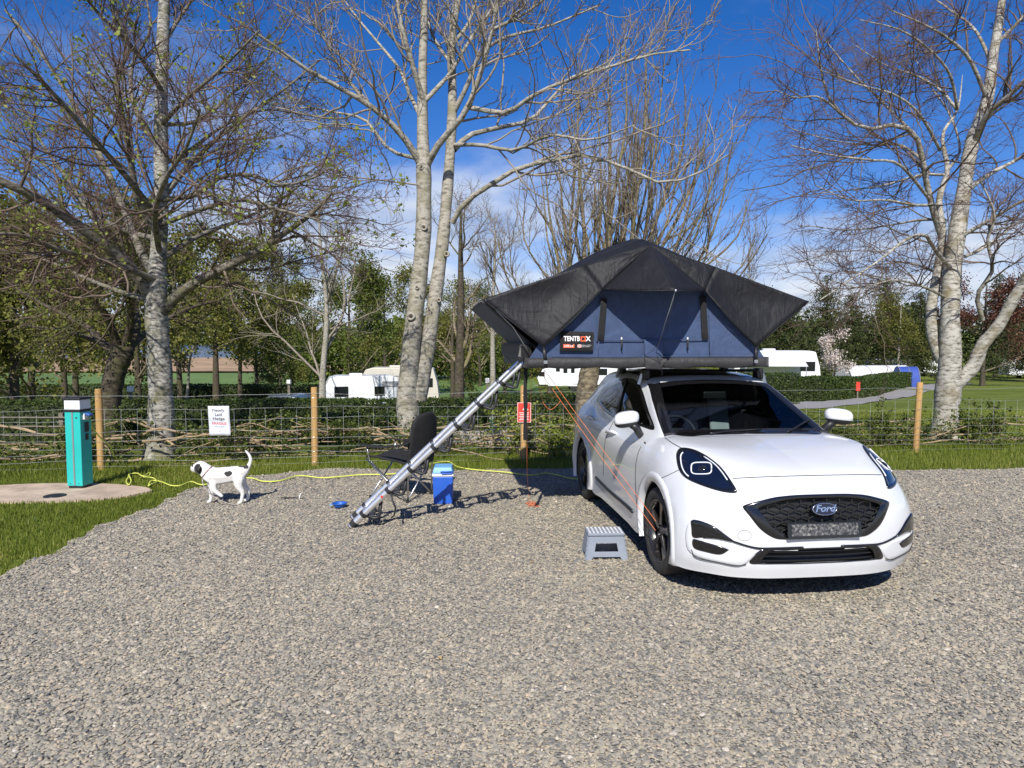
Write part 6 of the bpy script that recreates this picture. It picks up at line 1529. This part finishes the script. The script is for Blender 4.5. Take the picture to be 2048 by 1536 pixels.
for x in (-1.30, -2.10):
    zr = cast_top(x, 0)[0].z; mb = MB(); mb.tube([(x + 1.5, -.60, zr + .045 - 1.5), (x + 1.5, .60, zr + .045 - 1.5)], .03, 8, flat=.45); mb.build('bar', 'satin_black', rbk, smooth=False, auto=40)
    for sg in (-1, 1):
        zz = cast_top(x, sg * .55)[0].z; mb = MB(); mb.box((x + 1.5, sg * .565, zz - 1.5 + .045), (.11, .07, .11)); ft = mb.build('foot', 'satin_black', rbk, bevel=.02)
        mb = MB(); mb.tube([(x + 1.5 + .02, sg * .60, zz - 1.5 + .05), (x + 1.5 + .02, sg * .63, zz - 1.5 - .05)], .018, 6, flat=.3); mb.build('clamp', 'steel', ft)

# ================================================================ telescopic ladder
M['ladder_plastic'] = plain('ladder_plastic', (.020, .020, .022), .5, var=.2)
near0, near1 = Vector((-1.55, 6.61, .02)), CM @ Vector((TX - .25, TY - 1.12, 1.60)); far0, far1 = Vector((-1.60, 6.94, .02)), CM @ Vector((TX - .58, TY - 1.12, 1.60))
lad = thing('telescopic_ladder', 'silver telescopic ladder leaning from the gravel up to the roof tent', 'ladder', (near0 + far0) / 2)
FR = [.077, .225, .355, .49, .623, .75, .877]
ed = [0.0] + FR + [1.0]
for (a, b_) in ((near0, near1), (far0, far1)):
    for k in range(8):
        r_ = .0335 - .0021 * k; p0, p1 = a.lerp(b_, ed[k]), a.lerp(b_, ed[k + 1]); mb = MB(); mb.tube([p0, p1], r_, 20); mb.build('rail', 'alu', lad, world=True, auto=50)
        if k < 7:
            d_ = (b_ - a).normalized(); mb = MB(); mb.tube([p1 - d_ * .018, p1 + d_ * .018], r_ + .006, 20); mb.build('collar', 'ladder_plastic', lad, world=True, auto=50)
    d_ = (b_ - a).normalized(); mb = MB(); mb.tube([a - d_ * .01, a + d_ * .07], [.032, .038], 16); mb.build('foot', 'dark_rubber', lad, world=True, auto=50)
for k, f_ in enumerate(FR):
    pn, pf = near0.lerp(near1, f_), far0.lerp(far1, f_); mb = MB()
    mb.tube([pn, pf], .020, 8, flat=.6); rg_ = mb.build('rung', 'alu', lad, world=True, auto=40)
    q2 = min(1.0, f_ + .085)
    vs = []
    prof = [(0.0, 0.0, -.015), (.09, 0, -.045), (.125, 0, -.04), (.14, 0, .0), (.155, 0, .125)]
    for (e0, e1) in ((pn, near0.lerp(near1, q2)), (pf, far0.lerp(far1, q2))):
        ys_ = .03 if e0 is pn else -.03
        MB().tube([e0 + Vector((x_ + .01, ys_, z_)) for x_, _, z_ in prof], .026, 6, flat=.6).build('tread_arm', 'ladder_plastic', rg_, world=True, smooth=True)
    c_ = (pn + pf) / 2 + Vector((.07, 0, -.022)); mb = MB(); mb.box(c_, (.075, (pf - pn).length - .02, .014), Matrix.Rotation(R(8), 3, 'Z')); mb.build('tread', 'ladder_plastic', rg_, world=True, bevel=.004)
p_ = near0.lerp(near1, .225); mb = MB(); mb.tube([p_ + Vector((.03, -.02, -.02)), p_ + Vector((.04, -.05, -.08)), p_ + Vector((.075, -.06, -.15)), p_ + Vector((.06, -.05, -.23)), p_ + Vector((.03, -.04, -.255))], .010, 6, flat=.3); mb.build('webbing_strap', 'ladder_plastic', lad, world=True, smooth=True)
d_ = (near1 - near0).normalized(); sdir = Vector((.28, -.9, .3)); pb = near0.lerp(near1, .19); nb_ = (Vector((0, -1, 0)) - d_ * Vector((0, -1, 0)).dot(d_)).normalized()
mb = MB(); mb.lathe([(0, .002), (.013, .002), (.014, 0)], basis(pb + nb_ * .0318, d_, nb_.cross(d_)), 12); mb.build('sticker', 'sign_red', lad, world=True)

# ================================================================ orange guy lines
M['guy_orange'] = plain('guy_orange', (.75, .20, .07), .6, var=.1, scale=40)
def cordthing(name, label, cat, pts, r, mat, n=40, group=None, sides=5, raw=False):
    P = pts if raw else catmull(np.array([tuple(p) for p in pts]), n); b0 = P[0]
    t = thing(name, label, cat, tuple(P[0]), 0, group); MB().tube([tuple(q) for q in P], r, sides).build('line', mat, t, smooth=True, world=True)
    return t
wA = CM @ Vector((.03, -.885, .415)); wB = CM @ Vector((.02, -.885, .34))
s1 = CM @ Vector((TX - .35, TY - .93, 1.55)); s2 = CM @ Vector((TX - .45, TY - .97, 1.55))
cordthing('guy_line', 'taut orange guy line from the tent floor to a front wheel spoke, upper one', 'rope', [s1, s1.lerp(wA, .5) + Vector((0, 0, -.008)), wA], .0022, 'guy_orange', 20)
cordthing('guy_line', 'taut orange guy line from the tent floor to the front wheel, lower one', 'rope', [s2, s2.lerp(wB, .5) + Vector((0, 0, -.012)), wB], .0022, 'guy_orange', 20)
lp0 = [at(x, y, 6.6) for x, y in ((1088, 740), (1092, 775), (1100, 790), (1116, 795), (1120, 803), (1106, 817), (1097, 818), (1087, 806), (1083, 790), (1079, 776), (1086, 775))]
cordthing('guy_line', 'slack orange guy line looped below the tent floor', 'rope', lp0, .002, 'guy_orange', 50)
g0_ = ground(1060, 1006); v0 = [at(1063, 740, 7.0), at(1061, 800, 7.1), at(1055, 860, 7.2), at(1054, 930, 7.4), Vector((ground(1056, 985).x, ground(1056, 985).y - .1, .06)), Vector((g0_.x, g0_.y, .012))]
rr = random.Random(3); kn = [Vector((g0_.x + .02 + .10 * math.cos(a * 1.9) * rr.uniform(.4, 1), g0_.y - .12 + .14 * math.sin(a * 2.3) * rr.uniform(.5, 1), .012 + .012 * rr.random())) for a in range(16)]
cordthing('guy_line', 'orange guy line hanging from the tent to a tangle on the gravel', 'rope', v0 + kn, .0022, 'guy_orange', 150)
# ================================================================ teal hookup bollard
gb = ground(146, 979); bo = thing('hookup_bollard', 'tall teal electric hookup bollard with white lamp band on the concrete slab', 'bollard', (gb.x + .03, gb.y + .10, .012), R(-4))
W2 = .195
mb = MB(); mb.box((0, 0, .02), (.17, .17, .04)); mb.build('plinth', 'black_plastic', bo)
mb = MB(); mb.box((0, 0, .48), (W2, W2, .90)); mb.build('column', 'teal', bo, bevel=.006)
mb = MB(); mb.box((0, -W2 / 2 - .001, .48), (.019, .010, .895)); mb.build('centre_strip', 'grey_trim' if 'grey_trim' in M else 'steel', bo, bevel=.002)
mb = MB(); mb.box((0, 0, .944), (W2 + .015, W2 + .015, .028)); mb.build('collar', 'black_plastic', bo, bevel=.005)
M['lamp_white'] = plain('lamp_white', (.76, .77, .78), .4, var=.04)
mb = MB(); mb.box((0, 0, 1.018), (W2 + .003, W2 + .003, .118)); mb.build('lamp_band', 'lamp_white', bo, bevel=.006)
mb = MB(); mb.box((0, 0, 1.092), (W2 + .035, W2 + .035, .028)); mb.build('cap', 'black_plastic', bo, bevel=.009)
for (x, z) in ((.05, .86), (-.055, .06), (.05, .06)):
    mb = MB(); mb.lathe([(0, .004), (.009 if z > .5 else .005, .004), (.011 if z > .5 else .006, 0)], basis((x, -W2 / 2 - .0005, z), (1, 0, 0), (0, 0, 1)), 14); mb.build('lock' if z > .5 else 'screw', 'black_plastic', bo)
mb = MB(); mb.box((W2 / 2 + .012, -.01, .87), (.025, .085, .075)); so = mb.build('socket', 'lamp_white', bo, bevel=.008)
M['plug_blue'] = plain('plug_blue', (.035, .10, .35), .4, var=.05)
mb = MB(); mb.box((W2 / 2 + .055, -.015, .895), (.07, .075, .030), Matrix.Rotation(R(18), 3, 'Y')); mb.build('socket_lid', 'plug_blue', so, bevel=.010)
mb = MB(); mb.box((W2 / 2 + .003, .01, .74), (.008, .07, .12)); mb.box((W2 / 2 + .003, .01, .62), (.006, .05, .08)); mb.build('label_plate', 'black_plastic', bo)
# yellow hookup cable
M['cable_yellow'] = plain('cable_yellow', (.62, .66, .12), .5, var=.08, scale=20)
pl0 = bo.location + Vector((W2 / 2 + .07, -.02, .86))
air = [(174.5, 840), (181.6, 851.6), (200, 874.5), (219, 890), (224.6, 903), (233, 916), (252, 930)]
gl = [(260, 942), (259.7, 950), (252.5, 962), (257.5, 969), (262.5, 963), (258, 953), (263, 947), (275, 948), (286, 955.5), (299, 944.7), (299, 953), (287, 957), (306, 955.5), (313, 965), (300, 973), (297, 971), (303, 963), (322, 963), (342, 970.5), (361, 970.5), (383, 963), (405, 969), (450, 960), (500, 955.5), (525, 962), (560, 961), (598, 951), (640, 955), (680, 953), (722, 949), (788, 947), (840, 935), (868, 926), (897, 923), (915, 933), (949, 939), (1011, 944), (1061, 950), (1095, 946), (1140, 956), (1165, 958)]
gY = ground(*gl[0]).y; cab = [pl0]
for i, (x, y) in enumerate(air): cab.append(at(x, y, pl0.y + (gY - pl0.y) * ((i + 1) / (len(air) + 1))**1.3))
for i, (x, y) in enumerate(gl):
    p = ground(x, y, .03); cab.append(Vector((p.x, p.y, .028 + (.012 * (i % 3) if 2 < i < 17 else 0))))
cordthing('hookup_cable', 'yellow electric cable running from the teal bollard across the gravel to the car', 'cable', cab, .0085, 'cable_yellow', 330, sides=6)
M['cable_green'] = plain('cable_green', (.16, .18, .05), .6, var=.1)
cg = [at(1062, 880, 9.0), at(1068, 925, 9.0)] + [Vector((*ground(x, y, .02).to_2d(), .015 + z)) for x, y, z in ((1078, 945, .1), (1082, 962, .01), (1095, 958, .08), (1108, 975, .03), (1115, 990, 0), (1128, 984, 0), (1141, 977, .02), (1140, 970, .05), (1150, 962, .02))]
cordthing('guy_line', 'thin olive cord lying in the tent shadow beside the rear wheel', 'rope', cg, .003, 'cable_green', 60)

# ================================================================ camping chair
F1, F2, F3 = Vector((-1.62, 7.90, 0)), Vector((-1.16, 7.66, 0)), Vector((-.95, 8.11, 0)); F4 = F1 + F3 - F2
cc = (F1 + F2 + F3 + F4) / 4; fw_ = (F1 - F2).normalized(); lf_ = (F3 - F2).normalized()
ch = thing('camping_chair', 'black folding camping chair with silver tube legs behind the ladder', 'chair', cc)
M['chair_fabric'] = plain('chair_fabric', (.012, .012, .013), .85, var=.25, scale=10, bmp=.5, bscale=14)
def cp(f, l, z): return cc + fw_ * f + lf_ * l + Vector((0, 0, z))
hf, hl = .26, .25
tubes_ = [[cp(-hf, -hl, 0), cp(-hf - .02, -hl, .5), cp(-hf - .06, -hl, .82)], [cp(-hf, hl, 0), cp(-hf - .02, hl, .5), cp(-hf - .06, hl, .82)],
 [cp(hf, -hl, 0), cp(-hf + .02, -hl, .42)], [cp(-hf, -hl, .01), cp(hf + .04, -hl - .02, .46)], [cp(hf, hl, 0), cp(-hf + .02, hl, .42)], [cp(-hf, hl, .01), cp(hf + .04, hl + .02, .46)],
 [cp(hf, -hl, .02), cp(hf - .02, hl, .42)], [cp(hf, hl, .02), cp(hf - .02, -hl, .42)], [cp(-hf, -hl, .02), cp(-hf + .02, hl, .40)], [cp(-hf, hl, .02), cp(-hf + .02, -hl, .40)],
 [cp(hf, -hl - .01, .44), cp(hf + .02, -hl - .03, .60)], [cp(hf, hl + .01, .44), cp(hf + .02, hl + .03, .60)]]
for q in tubes_: MB().tube(q, .0095, 8).build('leg', 'steel', ch, world=True, smooth=True)
for f in (-hf, hf):
    for l in (-hl, hl): mb = MB(); mb.tube([cp(f, l, -.002), cp(f, l, .035)], .017, 8); mb.build('foot', 'black_plastic', ch, world=True)
def grid_fn(fn_, nu, nv):
    mb = MB(); vs = [fn_(i / nu, j / nv) for j in range(nv + 1) for i in range(nu + 1)]
    mb.add(vs, [(j * (nu + 1) + i, j * (nu + 1) + i + 1, (j + 1) * (nu + 1) + i + 1, (j + 1) * (nu + 1) + i) for j in range(nv) for i in range(nu)]); return mb
def solid(o, t_): sm = o.modifiers.new('t', 'SOLIDIFY'); sm.thickness = t_; sm.offset = 0; return o
solid(grid_fn(lambda u, v: cp(-hf + .02 + (2 * hf + .03) * u, (-hl - .01 + (2 * hl + .02) * v), .43 + .05 * u - .05 * math.sin(math.pi * v) * (1 - .5 * u) + .02 * math.sin(math.pi * u) + .006 * math.sin(9 * u + 7 * v)), 12, 12).build('seat', 'chair_fabric', ch, smooth=True, world=True), .022)
def backf(u, v):
    z = .40 + .60 * v; w_ = (hl + .01) * (1 - .30 * max(0, (v - .72) / .28)**2.2); return cp(-hf - .01 - .075 * v - .05 * math.sin(math.pi * u) + .012 * math.sin(5 * v + 3 * u), -w_ + 2 * w_ * u, z - .03 * (2 * u - 1)**2 * (v > .9))
solid(grid_fn(backf, 12, 16).build('backrest', 'chair_fabric', ch, smooth=True, world=True), .03)
for sg in (-1, 1):
    solid(grid_fn(lambda u, v: cp(-hf - .05 + (2 * hf + .14) * u, sg * (hl + .005 + .065 * v), .68 - .06 * u - .035 * math.sin(math.pi * u) - .008 * v), 12, 4).build('armrest', 'chair_fabric', ch, smooth=True, world=True), .012)
mb = MB(); mb.lathe([(.046, 0), (.045, -.09), (0, -.095)], Matrix.Translation(cp(hf * .4, hl + .045, .62)), 14); mb.build('cup_holder', 'chair_fabric', ch, world=True, smooth=True)

# ================================================================ cool box
co = thing('cool_box', 'blue electric cool box with pale blue lid standing behind the ladder', 'cool box', (-.765, 7.70, 0), R(3))
M['cool_blue'] = plain('cool_blue', (.022, .105, .50), .38, var=.05, bmp=.03, bscale=200)
M['cool_light'] = plain('cool_light', (.15, .38, .68), .4, var=.05)
def taper(w0, d0, w1, d1, z0, z1):
    vs = [(x * w0 / 2, y * d0 / 2, z0) for x, y in ((-1, -1), (1, -1), (1, 1), (-1, 1))] + [(x * w1 / 2, y * d1 / 2, z1) for x, y in ((-1, -1), (1, -1), (1, 1), (-1, 1))]
    return MB().add(vs, [(3, 2, 1, 0), (4, 5, 6, 7), (0, 1, 5, 4), (1, 2, 6, 5), (2, 3, 7, 6), (3, 0, 4, 7)])
taper(.205, .25, .225, .28, 0.005, .315).build('body', 'cool_blue', co, bevel=.014)
taper(.238, .292, .236, .29, .316, .345).build('rim', 'lamp_white', co, bevel=.006)
taper(.232, .286, .195, .24, .346, .415).build('lid', 'cool_light', co, bevel=.012)
MB().tube([(-.02, -.150, .365), (-.005, -.162, .372), (.10, -.158, .372), (.112, -.145, .372), (.10, -.155, .352), (-.005, -.158, .350), (-.02, -.150, .365)], .008, 8).build('handle', 'cool_blue', co, smooth=True)

# ================================================================ folding step stool
sc = ground(1212, 1120); st = thing('step_stool', 'grey plastic folding step stool with white dotted top beside the front wheel', 'stool', (sc.x, sc.y + .11, 0), R(2))
M['stool_grey'] = plain('stool_grey', (.22, .25, .30), .5, var=.06, bmp=.04, bscale=90)
mb = MB(); mb.box((0, 0, .208), (.305, .205, .026)); tp_ = mb.build('top', 'stool_grey', st, bevel=.008)
dotm = None
for i in range(9):
    for j in range(5):
        if dotm is None:
            dm = MB(); dm.lathe([(0, .0025), (.0085, .002), (.010, 0)], None, 10); dotm = dm.mesh('dot', True); dotm.materials.append(M['sign_white'])
        o = bpy.data.objects.new('grip_dot', dotm); C.objects.link(o); o.parent = tp_; o.location = (-.132 + .033 * i, -.080 + .040 * j, .2212)
for sg in (-1, 1):          # two splayed legs with a window and an arched foot, inclined
    wm = basis((0, sg * .085, .195), (1, 0, 0), (0, sg * -.16, 1)) if sg < 0 else basis((0, .085, .195), (-1, 0, 0), (0, -.16, 1))
    out = [(-.142, 0), (-.172, -.197), (-.125, -.197), (-.112, -.172), (.112, -.172), (.125, -.197), (.172, -.197), (.142, 0)]
    hole = [(-.085, -.06), (.085, -.06), (.098, -.128), (-.098, -.128)]
    bm = bmesh.new(); ov = [bm.verts.new((x, y, 0)) for x, y in out]; hv = [bm.verts.new((x, y, 0)) for x, y in hole]
    for fidx in ((ov[0], hv[0], hv[1], ov[7]), (ov[0], ov[1], ov[2], ov[3], hv[3], hv[0]), (ov[3], ov[4], hv[2], hv[3]), (ov[4], ov[5], ov[6], ov[7], hv[1], hv[2])): bm.faces.new(fidx)
    bmesh.ops.recalc_face_normals(bm, faces=bm.faces); me = bpy.data.meshes.new('leg_panel'); bm.to_mesh(me); bm.free(); me.transform(wm)
    o = link('leg_panel', me, 'stool_grey', st); sm = o.modifiers.new('t', 'SOLIDIFY'); sm.thickness = .012; sm.offset = 0; bv = o.modifiers.new('b', 'BEVEL'); bv.width = .002; bv.segments = 2
    for x in (-1, 1):
        for k in range(5):
            y0 = -.02 - k * .038; xx = x * (.142 + .030 * (-y0) / .197); mb = MB(); mb.tube([wm @ Vector((xx, y0, 0)), wm @ Vector((xx + x * .0045, y0 - .020, 0))], .009, 8); mb.build('hinge_knuckle', 'stool_grey', o)
for x in (-1, 1):
    mb = MB(); mb.prism([(-.085, 0), (.085, 0), (.11, -.19), (.075, -.19), (.06, -.15), (-.06, -.15), (-.075, -.19), (-.11, -.19)], basis((x * .148, 0, .195), (0, 1, 0), (x * -.13, 0, 1)), -.005, .005); mb.build('side_panel', 'stool_grey', st, normals=True)

# ================================================================ dog bowl, peg, stick
bw = ground(677, 1018); t = thing('dog_bowl', 'small blue collapsible dog bowl on the gravel left of the ladder', 'bowl', (bw.x, bw.y + .05, .004))
M['bowl_blue'] = plain('bowl_blue', (.015, .10, .42), .45, var=.05)
mb = MB(); mb.lathe([(0, .006), (.045, .006), (.062, .035), (.070, .050), (.080, .052), (.080, .047), (.073, .045), (.065, .030), (.050, .0), (0, 0)], None, 28); mb.build('bowl', 'bowl_blue', t, smooth=True)
mb = MB(); mb.box((-.088, -.02, .035), (.03, .045, .008)); mb.build('tab', 'cool_light', t, bevel=.003)
pg_ = ground(600, 999); t = thing('tent_peg', 'white-headed tent peg standing in the gravel between dog and bowl', 'peg', (pg_.x, pg_.y, 0))
MB().tube([(-.01, 0, -.01), (-.004, 0, .03), (.008, 0, .065), (.016, 0, .072)], [.007, .008, .007, .004], 6).build('shaft', 'sign_white', t, smooth=True)
pg2 = ground(580, 999); t = thing('stick', 'thin dark twig lying on the gravel beside the white peg', 'stick', (pg2.x, pg2.y, .012))
MB().tube([(-.11, .01, .006), (-.03, -.004, .010), (.05, .002, .008), (.10, .0, .006)], [.004, .007, .006, .004], 6).build('twig', 'dark_rubber', t, smooth=True)
M['dry_leaf'] = plain('dry_leaf', (.45, .29, .10), .8, var=.2)
for (px, py, a, lab) in ((1063, 1128, .4, 'tan dry leaf on the gravel beside the step stool'), (230, 1010, .2, 'pale dry leaf on the lawn below the concrete slab'), (880, 1322, 2.2, 'thin straw-coloured leaf on the open gravel')):
    p = ground(px, py); mb = MB(); mb.add([(-.022, 0, .012), (0, .011, .018), (.022, .002, .014), (0, -.010, .020), (0, 0, .012)], [(0, 4, 1), (1, 4, 2), (2, 4, 3), (3, 4, 0)])
    o = mb.build('fallen_leaf', 'dry_leaf'); o.location = (p.x, p.y, .004); o.rotation_euler = (0, 0, a); tag(o, lab, 'leaf', 'dry leaves scattered on the ground')

# ================================================================ dog
dg_o = Vector((-3.175, 7.62, 0)); DA = math.atan2(-.20, -1.0)
dog = thing('dog', 'white short-haired dog with black patches walking on the gravel, tail raised', 'dog', dg_o, DA)
m, nt, b = newmat('dog_coat'); M['dog_coat'] = m
tcn = nt.nodes.new('ShaderNodeTexCoord'); nz = nt.nodes.new('ShaderNodeTexNoise'); nz.inputs['Scale'].default_value = 22; nt.links.new(tcn.outputs['Object'], nz.inputs['Vector'])
vm_ = nt.nodes.new('ShaderNodeVectorMath'); vm_.operation = 'MULTIPLY_ADD'; nt.links.new(nz.outputs['Color'], vm_.inputs[0]); vm_.inputs[1].default_value = (.03, .03, .03); nt.links.new(tcn.outputs['Object'], vm_.inputs[2])
def blob(c, rad):
    s_ = nt.nodes.new('ShaderNodeVectorMath'); s_.operation = 'SUBTRACT'; nt.links.new(vm_.outputs[0], s_.inputs[0]); s_.inputs[1].default_value = tuple(x + .015 for x in c)
    d_ = nt.nodes.new('ShaderNodeVectorMath'); d_.operation = 'DIVIDE'; nt.links.new(s_.outputs[0], d_.inputs[0]); d_.inputs[1].default_value = rad
    l_ = nt.nodes.new('ShaderNodeVectorMath'); l_.operation = 'LENGTH'; nt.links.new(d_.outputs[0], l_.inputs[0]); return l_.outputs['Value']
def mn(a, c): 
    q = nt.nodes.new('ShaderNodeMath'); q.operation = 'MINIMUM'; nt.links.new(a, q.inputs[0]); nt.links.new(c, q.inputs[1]); return q.outputs[0]
# dog frame: x forward, y to its left (towards the camera), z up
dk = mn(mn(blob((-.06, .085, .352), (.042, .06, .030)), blob((-.235, .0, .405), (.035, .05, .030))), mn(mn(blob((.262, .085, .395), (.050, .06, .085)), blob((.24, -.07, .43), (.05, .045, .06))), blob((-.19, -.02, .41), (.04, .06, .015))))
cd = ramp(nt, dk, [(.96, (.014, .012, .012)), (1.06, (.70, .69, .66))]); nt.links.new(cd, b.inputs['Base Color']); b.inputs['Roughness'].default_value = .75
b.inputs['Sheen Weight'].default_value = .3; bump(nt, b, noise(nt, 260, 3, .6, stretch=(.3, 1, 1)), .35, .004)
def skin(name, verts, edges, radii, mat, parent, root=0, sub=2):
    me = bpy.data.meshes.new(name); me.from_pydata(verts, edges, []); o = link(name, me, mat, parent)
    sk = o.modifiers.new('skin', 'SKIN'); sk.use_smooth_shade = True; sk.branch_smoothing = .6
    if not me.skin_vertices: me.skin_vertices.new() if hasattr(me.skin_vertices, 'new') else None
    bm = bmesh.new(); bm.from_mesh(me); ly = bm.verts.layers.skin.verify()
    for i, v in enumerate(bm.verts):
        r_ = radii[i]; v[ly].radius = (r_, r_) if not isinstance(r_, tuple) else r_; v[ly].use_root = (i in root if isinstance(root, list) else i == root)
    bm.to_mesh(me); bm.free()
    sb = o.modifiers.new('sub', 'SUBSURF'); sb.levels = sub; sb.render_levels = sub
    return o
chains = [  # spine, head and tail; then each leg, rooted inside the body (x, y, z, radius)
 [(-.262, 0, .545, .016), (-.285, 0, .490, .020), (-.272, 0, .435, .023), (-.245, 0, .390, .034), (-.205, 0, .352, .078), (-.14, 0, .335, .092), (-.05, 0, .322, .098), (.05, 0, .308, .108), (.135, 0, .318, .110), (.178, 0, .365, .088), (.215, .004, .402, .080), (.250, .006, .422, .088), (.290, -.014, .408, .058), (.322, -.034, .400, .042), (.345, -.046, .398, .034)],
 [(-.225, 0, .592, .010), (-.262, 0, .545, .016), (-.283, 0, .50, .020)],
 [(.125, -.035, .300, .060), (.150, -.050, .235, .046), (.146, -.056, .150, .031), (.152, -.056, .065, .022), (.156, -.056, .024, .022), (.186, -.056, .017, .021), (.20, -.056, .015, .016)],
 [(.105, .040, .300, .060), (.105, .058, .235, .046), (.092, .064, .165, .031), (.045, .064, .125, .023), (.018, .064, .104, .022), (.004, .064, .090, .016)],
 [(-.150, .035, .320, .070), (-.168, .052, .270, .068), (-.155, .062, .205, .048), (-.205, .064, .130, .026), (-.190, .064, .060, .021), (-.186, .064, .024, .021), (-.155, .064, .017, .020), (-.142, .064, .015, .016)],
 [(-.150, -.035, .320, .070), (-.172, -.052, .270, .066), (-.178, -.060, .200, .047), (-.238, -.062, .130, .026), (-.236, -.062, .060, .021), (-.232, -.062, .024, .021), (-.202, -.062, .017, .020), (-.19, -.062, .015, .016)]]
dv, de, dr, roots = [], [], [], []
for q in chains:
    k0 = len(dv); roots.append(k0)
    for i, (x_, y_, z_, r_) in enumerate(q):
        dv.append((x_, y_, z_)); dr.append(r_)
        if i: de.append((k0 + i - 1, k0 + i))
db = skin('body', dv, de, dr, 'dog_coat', dog, root=roots, sub=1)
rm = db.modifiers.new('remesh', 'REMESH'); rm.mode = 'VOXEL'; rm.voxel_size = .006; rm.use_smooth_shade = True
sm = db.modifiers.new('smooth', 'SMOOTH'); sm.factor = .5; sm.iterations = 7
M['dog_dark'] = plain('dog_dark', (.015, .012, .011), .6, var=.2)
for sg in (1, -1):
    vs = [(.235, sg * .058, .462), (.222, sg * .088, .440), (.228, sg * .092, .395), (.255, sg * .086, .372), (.268, sg * .070, .430)]
    mb = MB(); c_ = Vector((.243, sg * .096, .415)); mb.add([Vector(v) for v in vs] + [c_], [(i, (i + 1) % 5, 5) if sg > 0 else ((i + 1) % 5, i, 5) for i in range(5)]); o = mb.build('ear', 'dog_dark', dog, smooth=True, sub=2); sm = o.modifiers.new('t', 'SOLIDIFY'); sm.thickness = .008
    mb = MB(); mb.lathe([(0, .009), (.006, .007), (.009, 0), (.006, -.007), (0, -.009)], Matrix.Translation((.318, sg * .040 - .014, .440)), 10); mb.build('eye', 'gloss_black', dog, smooth=True)
mb = MB(); mb.lathe([(0, .012), (.010, .008), (.014, 0), (.010, -.008), (0, -.012)], Matrix.Translation((.352, -.050, .404)), 10); mb.build('nose', 'gloss_black', dog, smooth=True)
M['collar_pink'] = plain('collar_pink', (.28, .12, .11), .7, var=.1)
cn = basis((.176, .002, .362), (0, 1, 0), (.62, 0, -.72)); mb = MB(); mb.tube([cn @ Vector((.080 * math.cos(a), .080 * math.sin(a), .0)) for a in np.linspace(0, 2 * math.pi, 25)], .009, 6, flat=.5); mb.build('collar', 'collar_pink', dog, smooth=True)
M['lead_rope'] = plain('lead_rope', (.34, .30, .28), .8, var=.6, scale=70)
dm_ = Matrix.Translation(dg_o) @ Matrix.Rotation(DA, 4, 'Z')
ld = [dm_ @ Vector(v) for v in ((.215, .055, .300), (.190, .105, .230), (.130, .120, .150), (.060, .125, .090), (-.03, .13, .045), (-.11, .13, .018), (-.17, .12, .012))]
cordthing('dog_lead', 'braided rope lead hanging from the dog collar down to the gravel', 'lead', ld, .006, 'lead_rope', 40, sides=6)
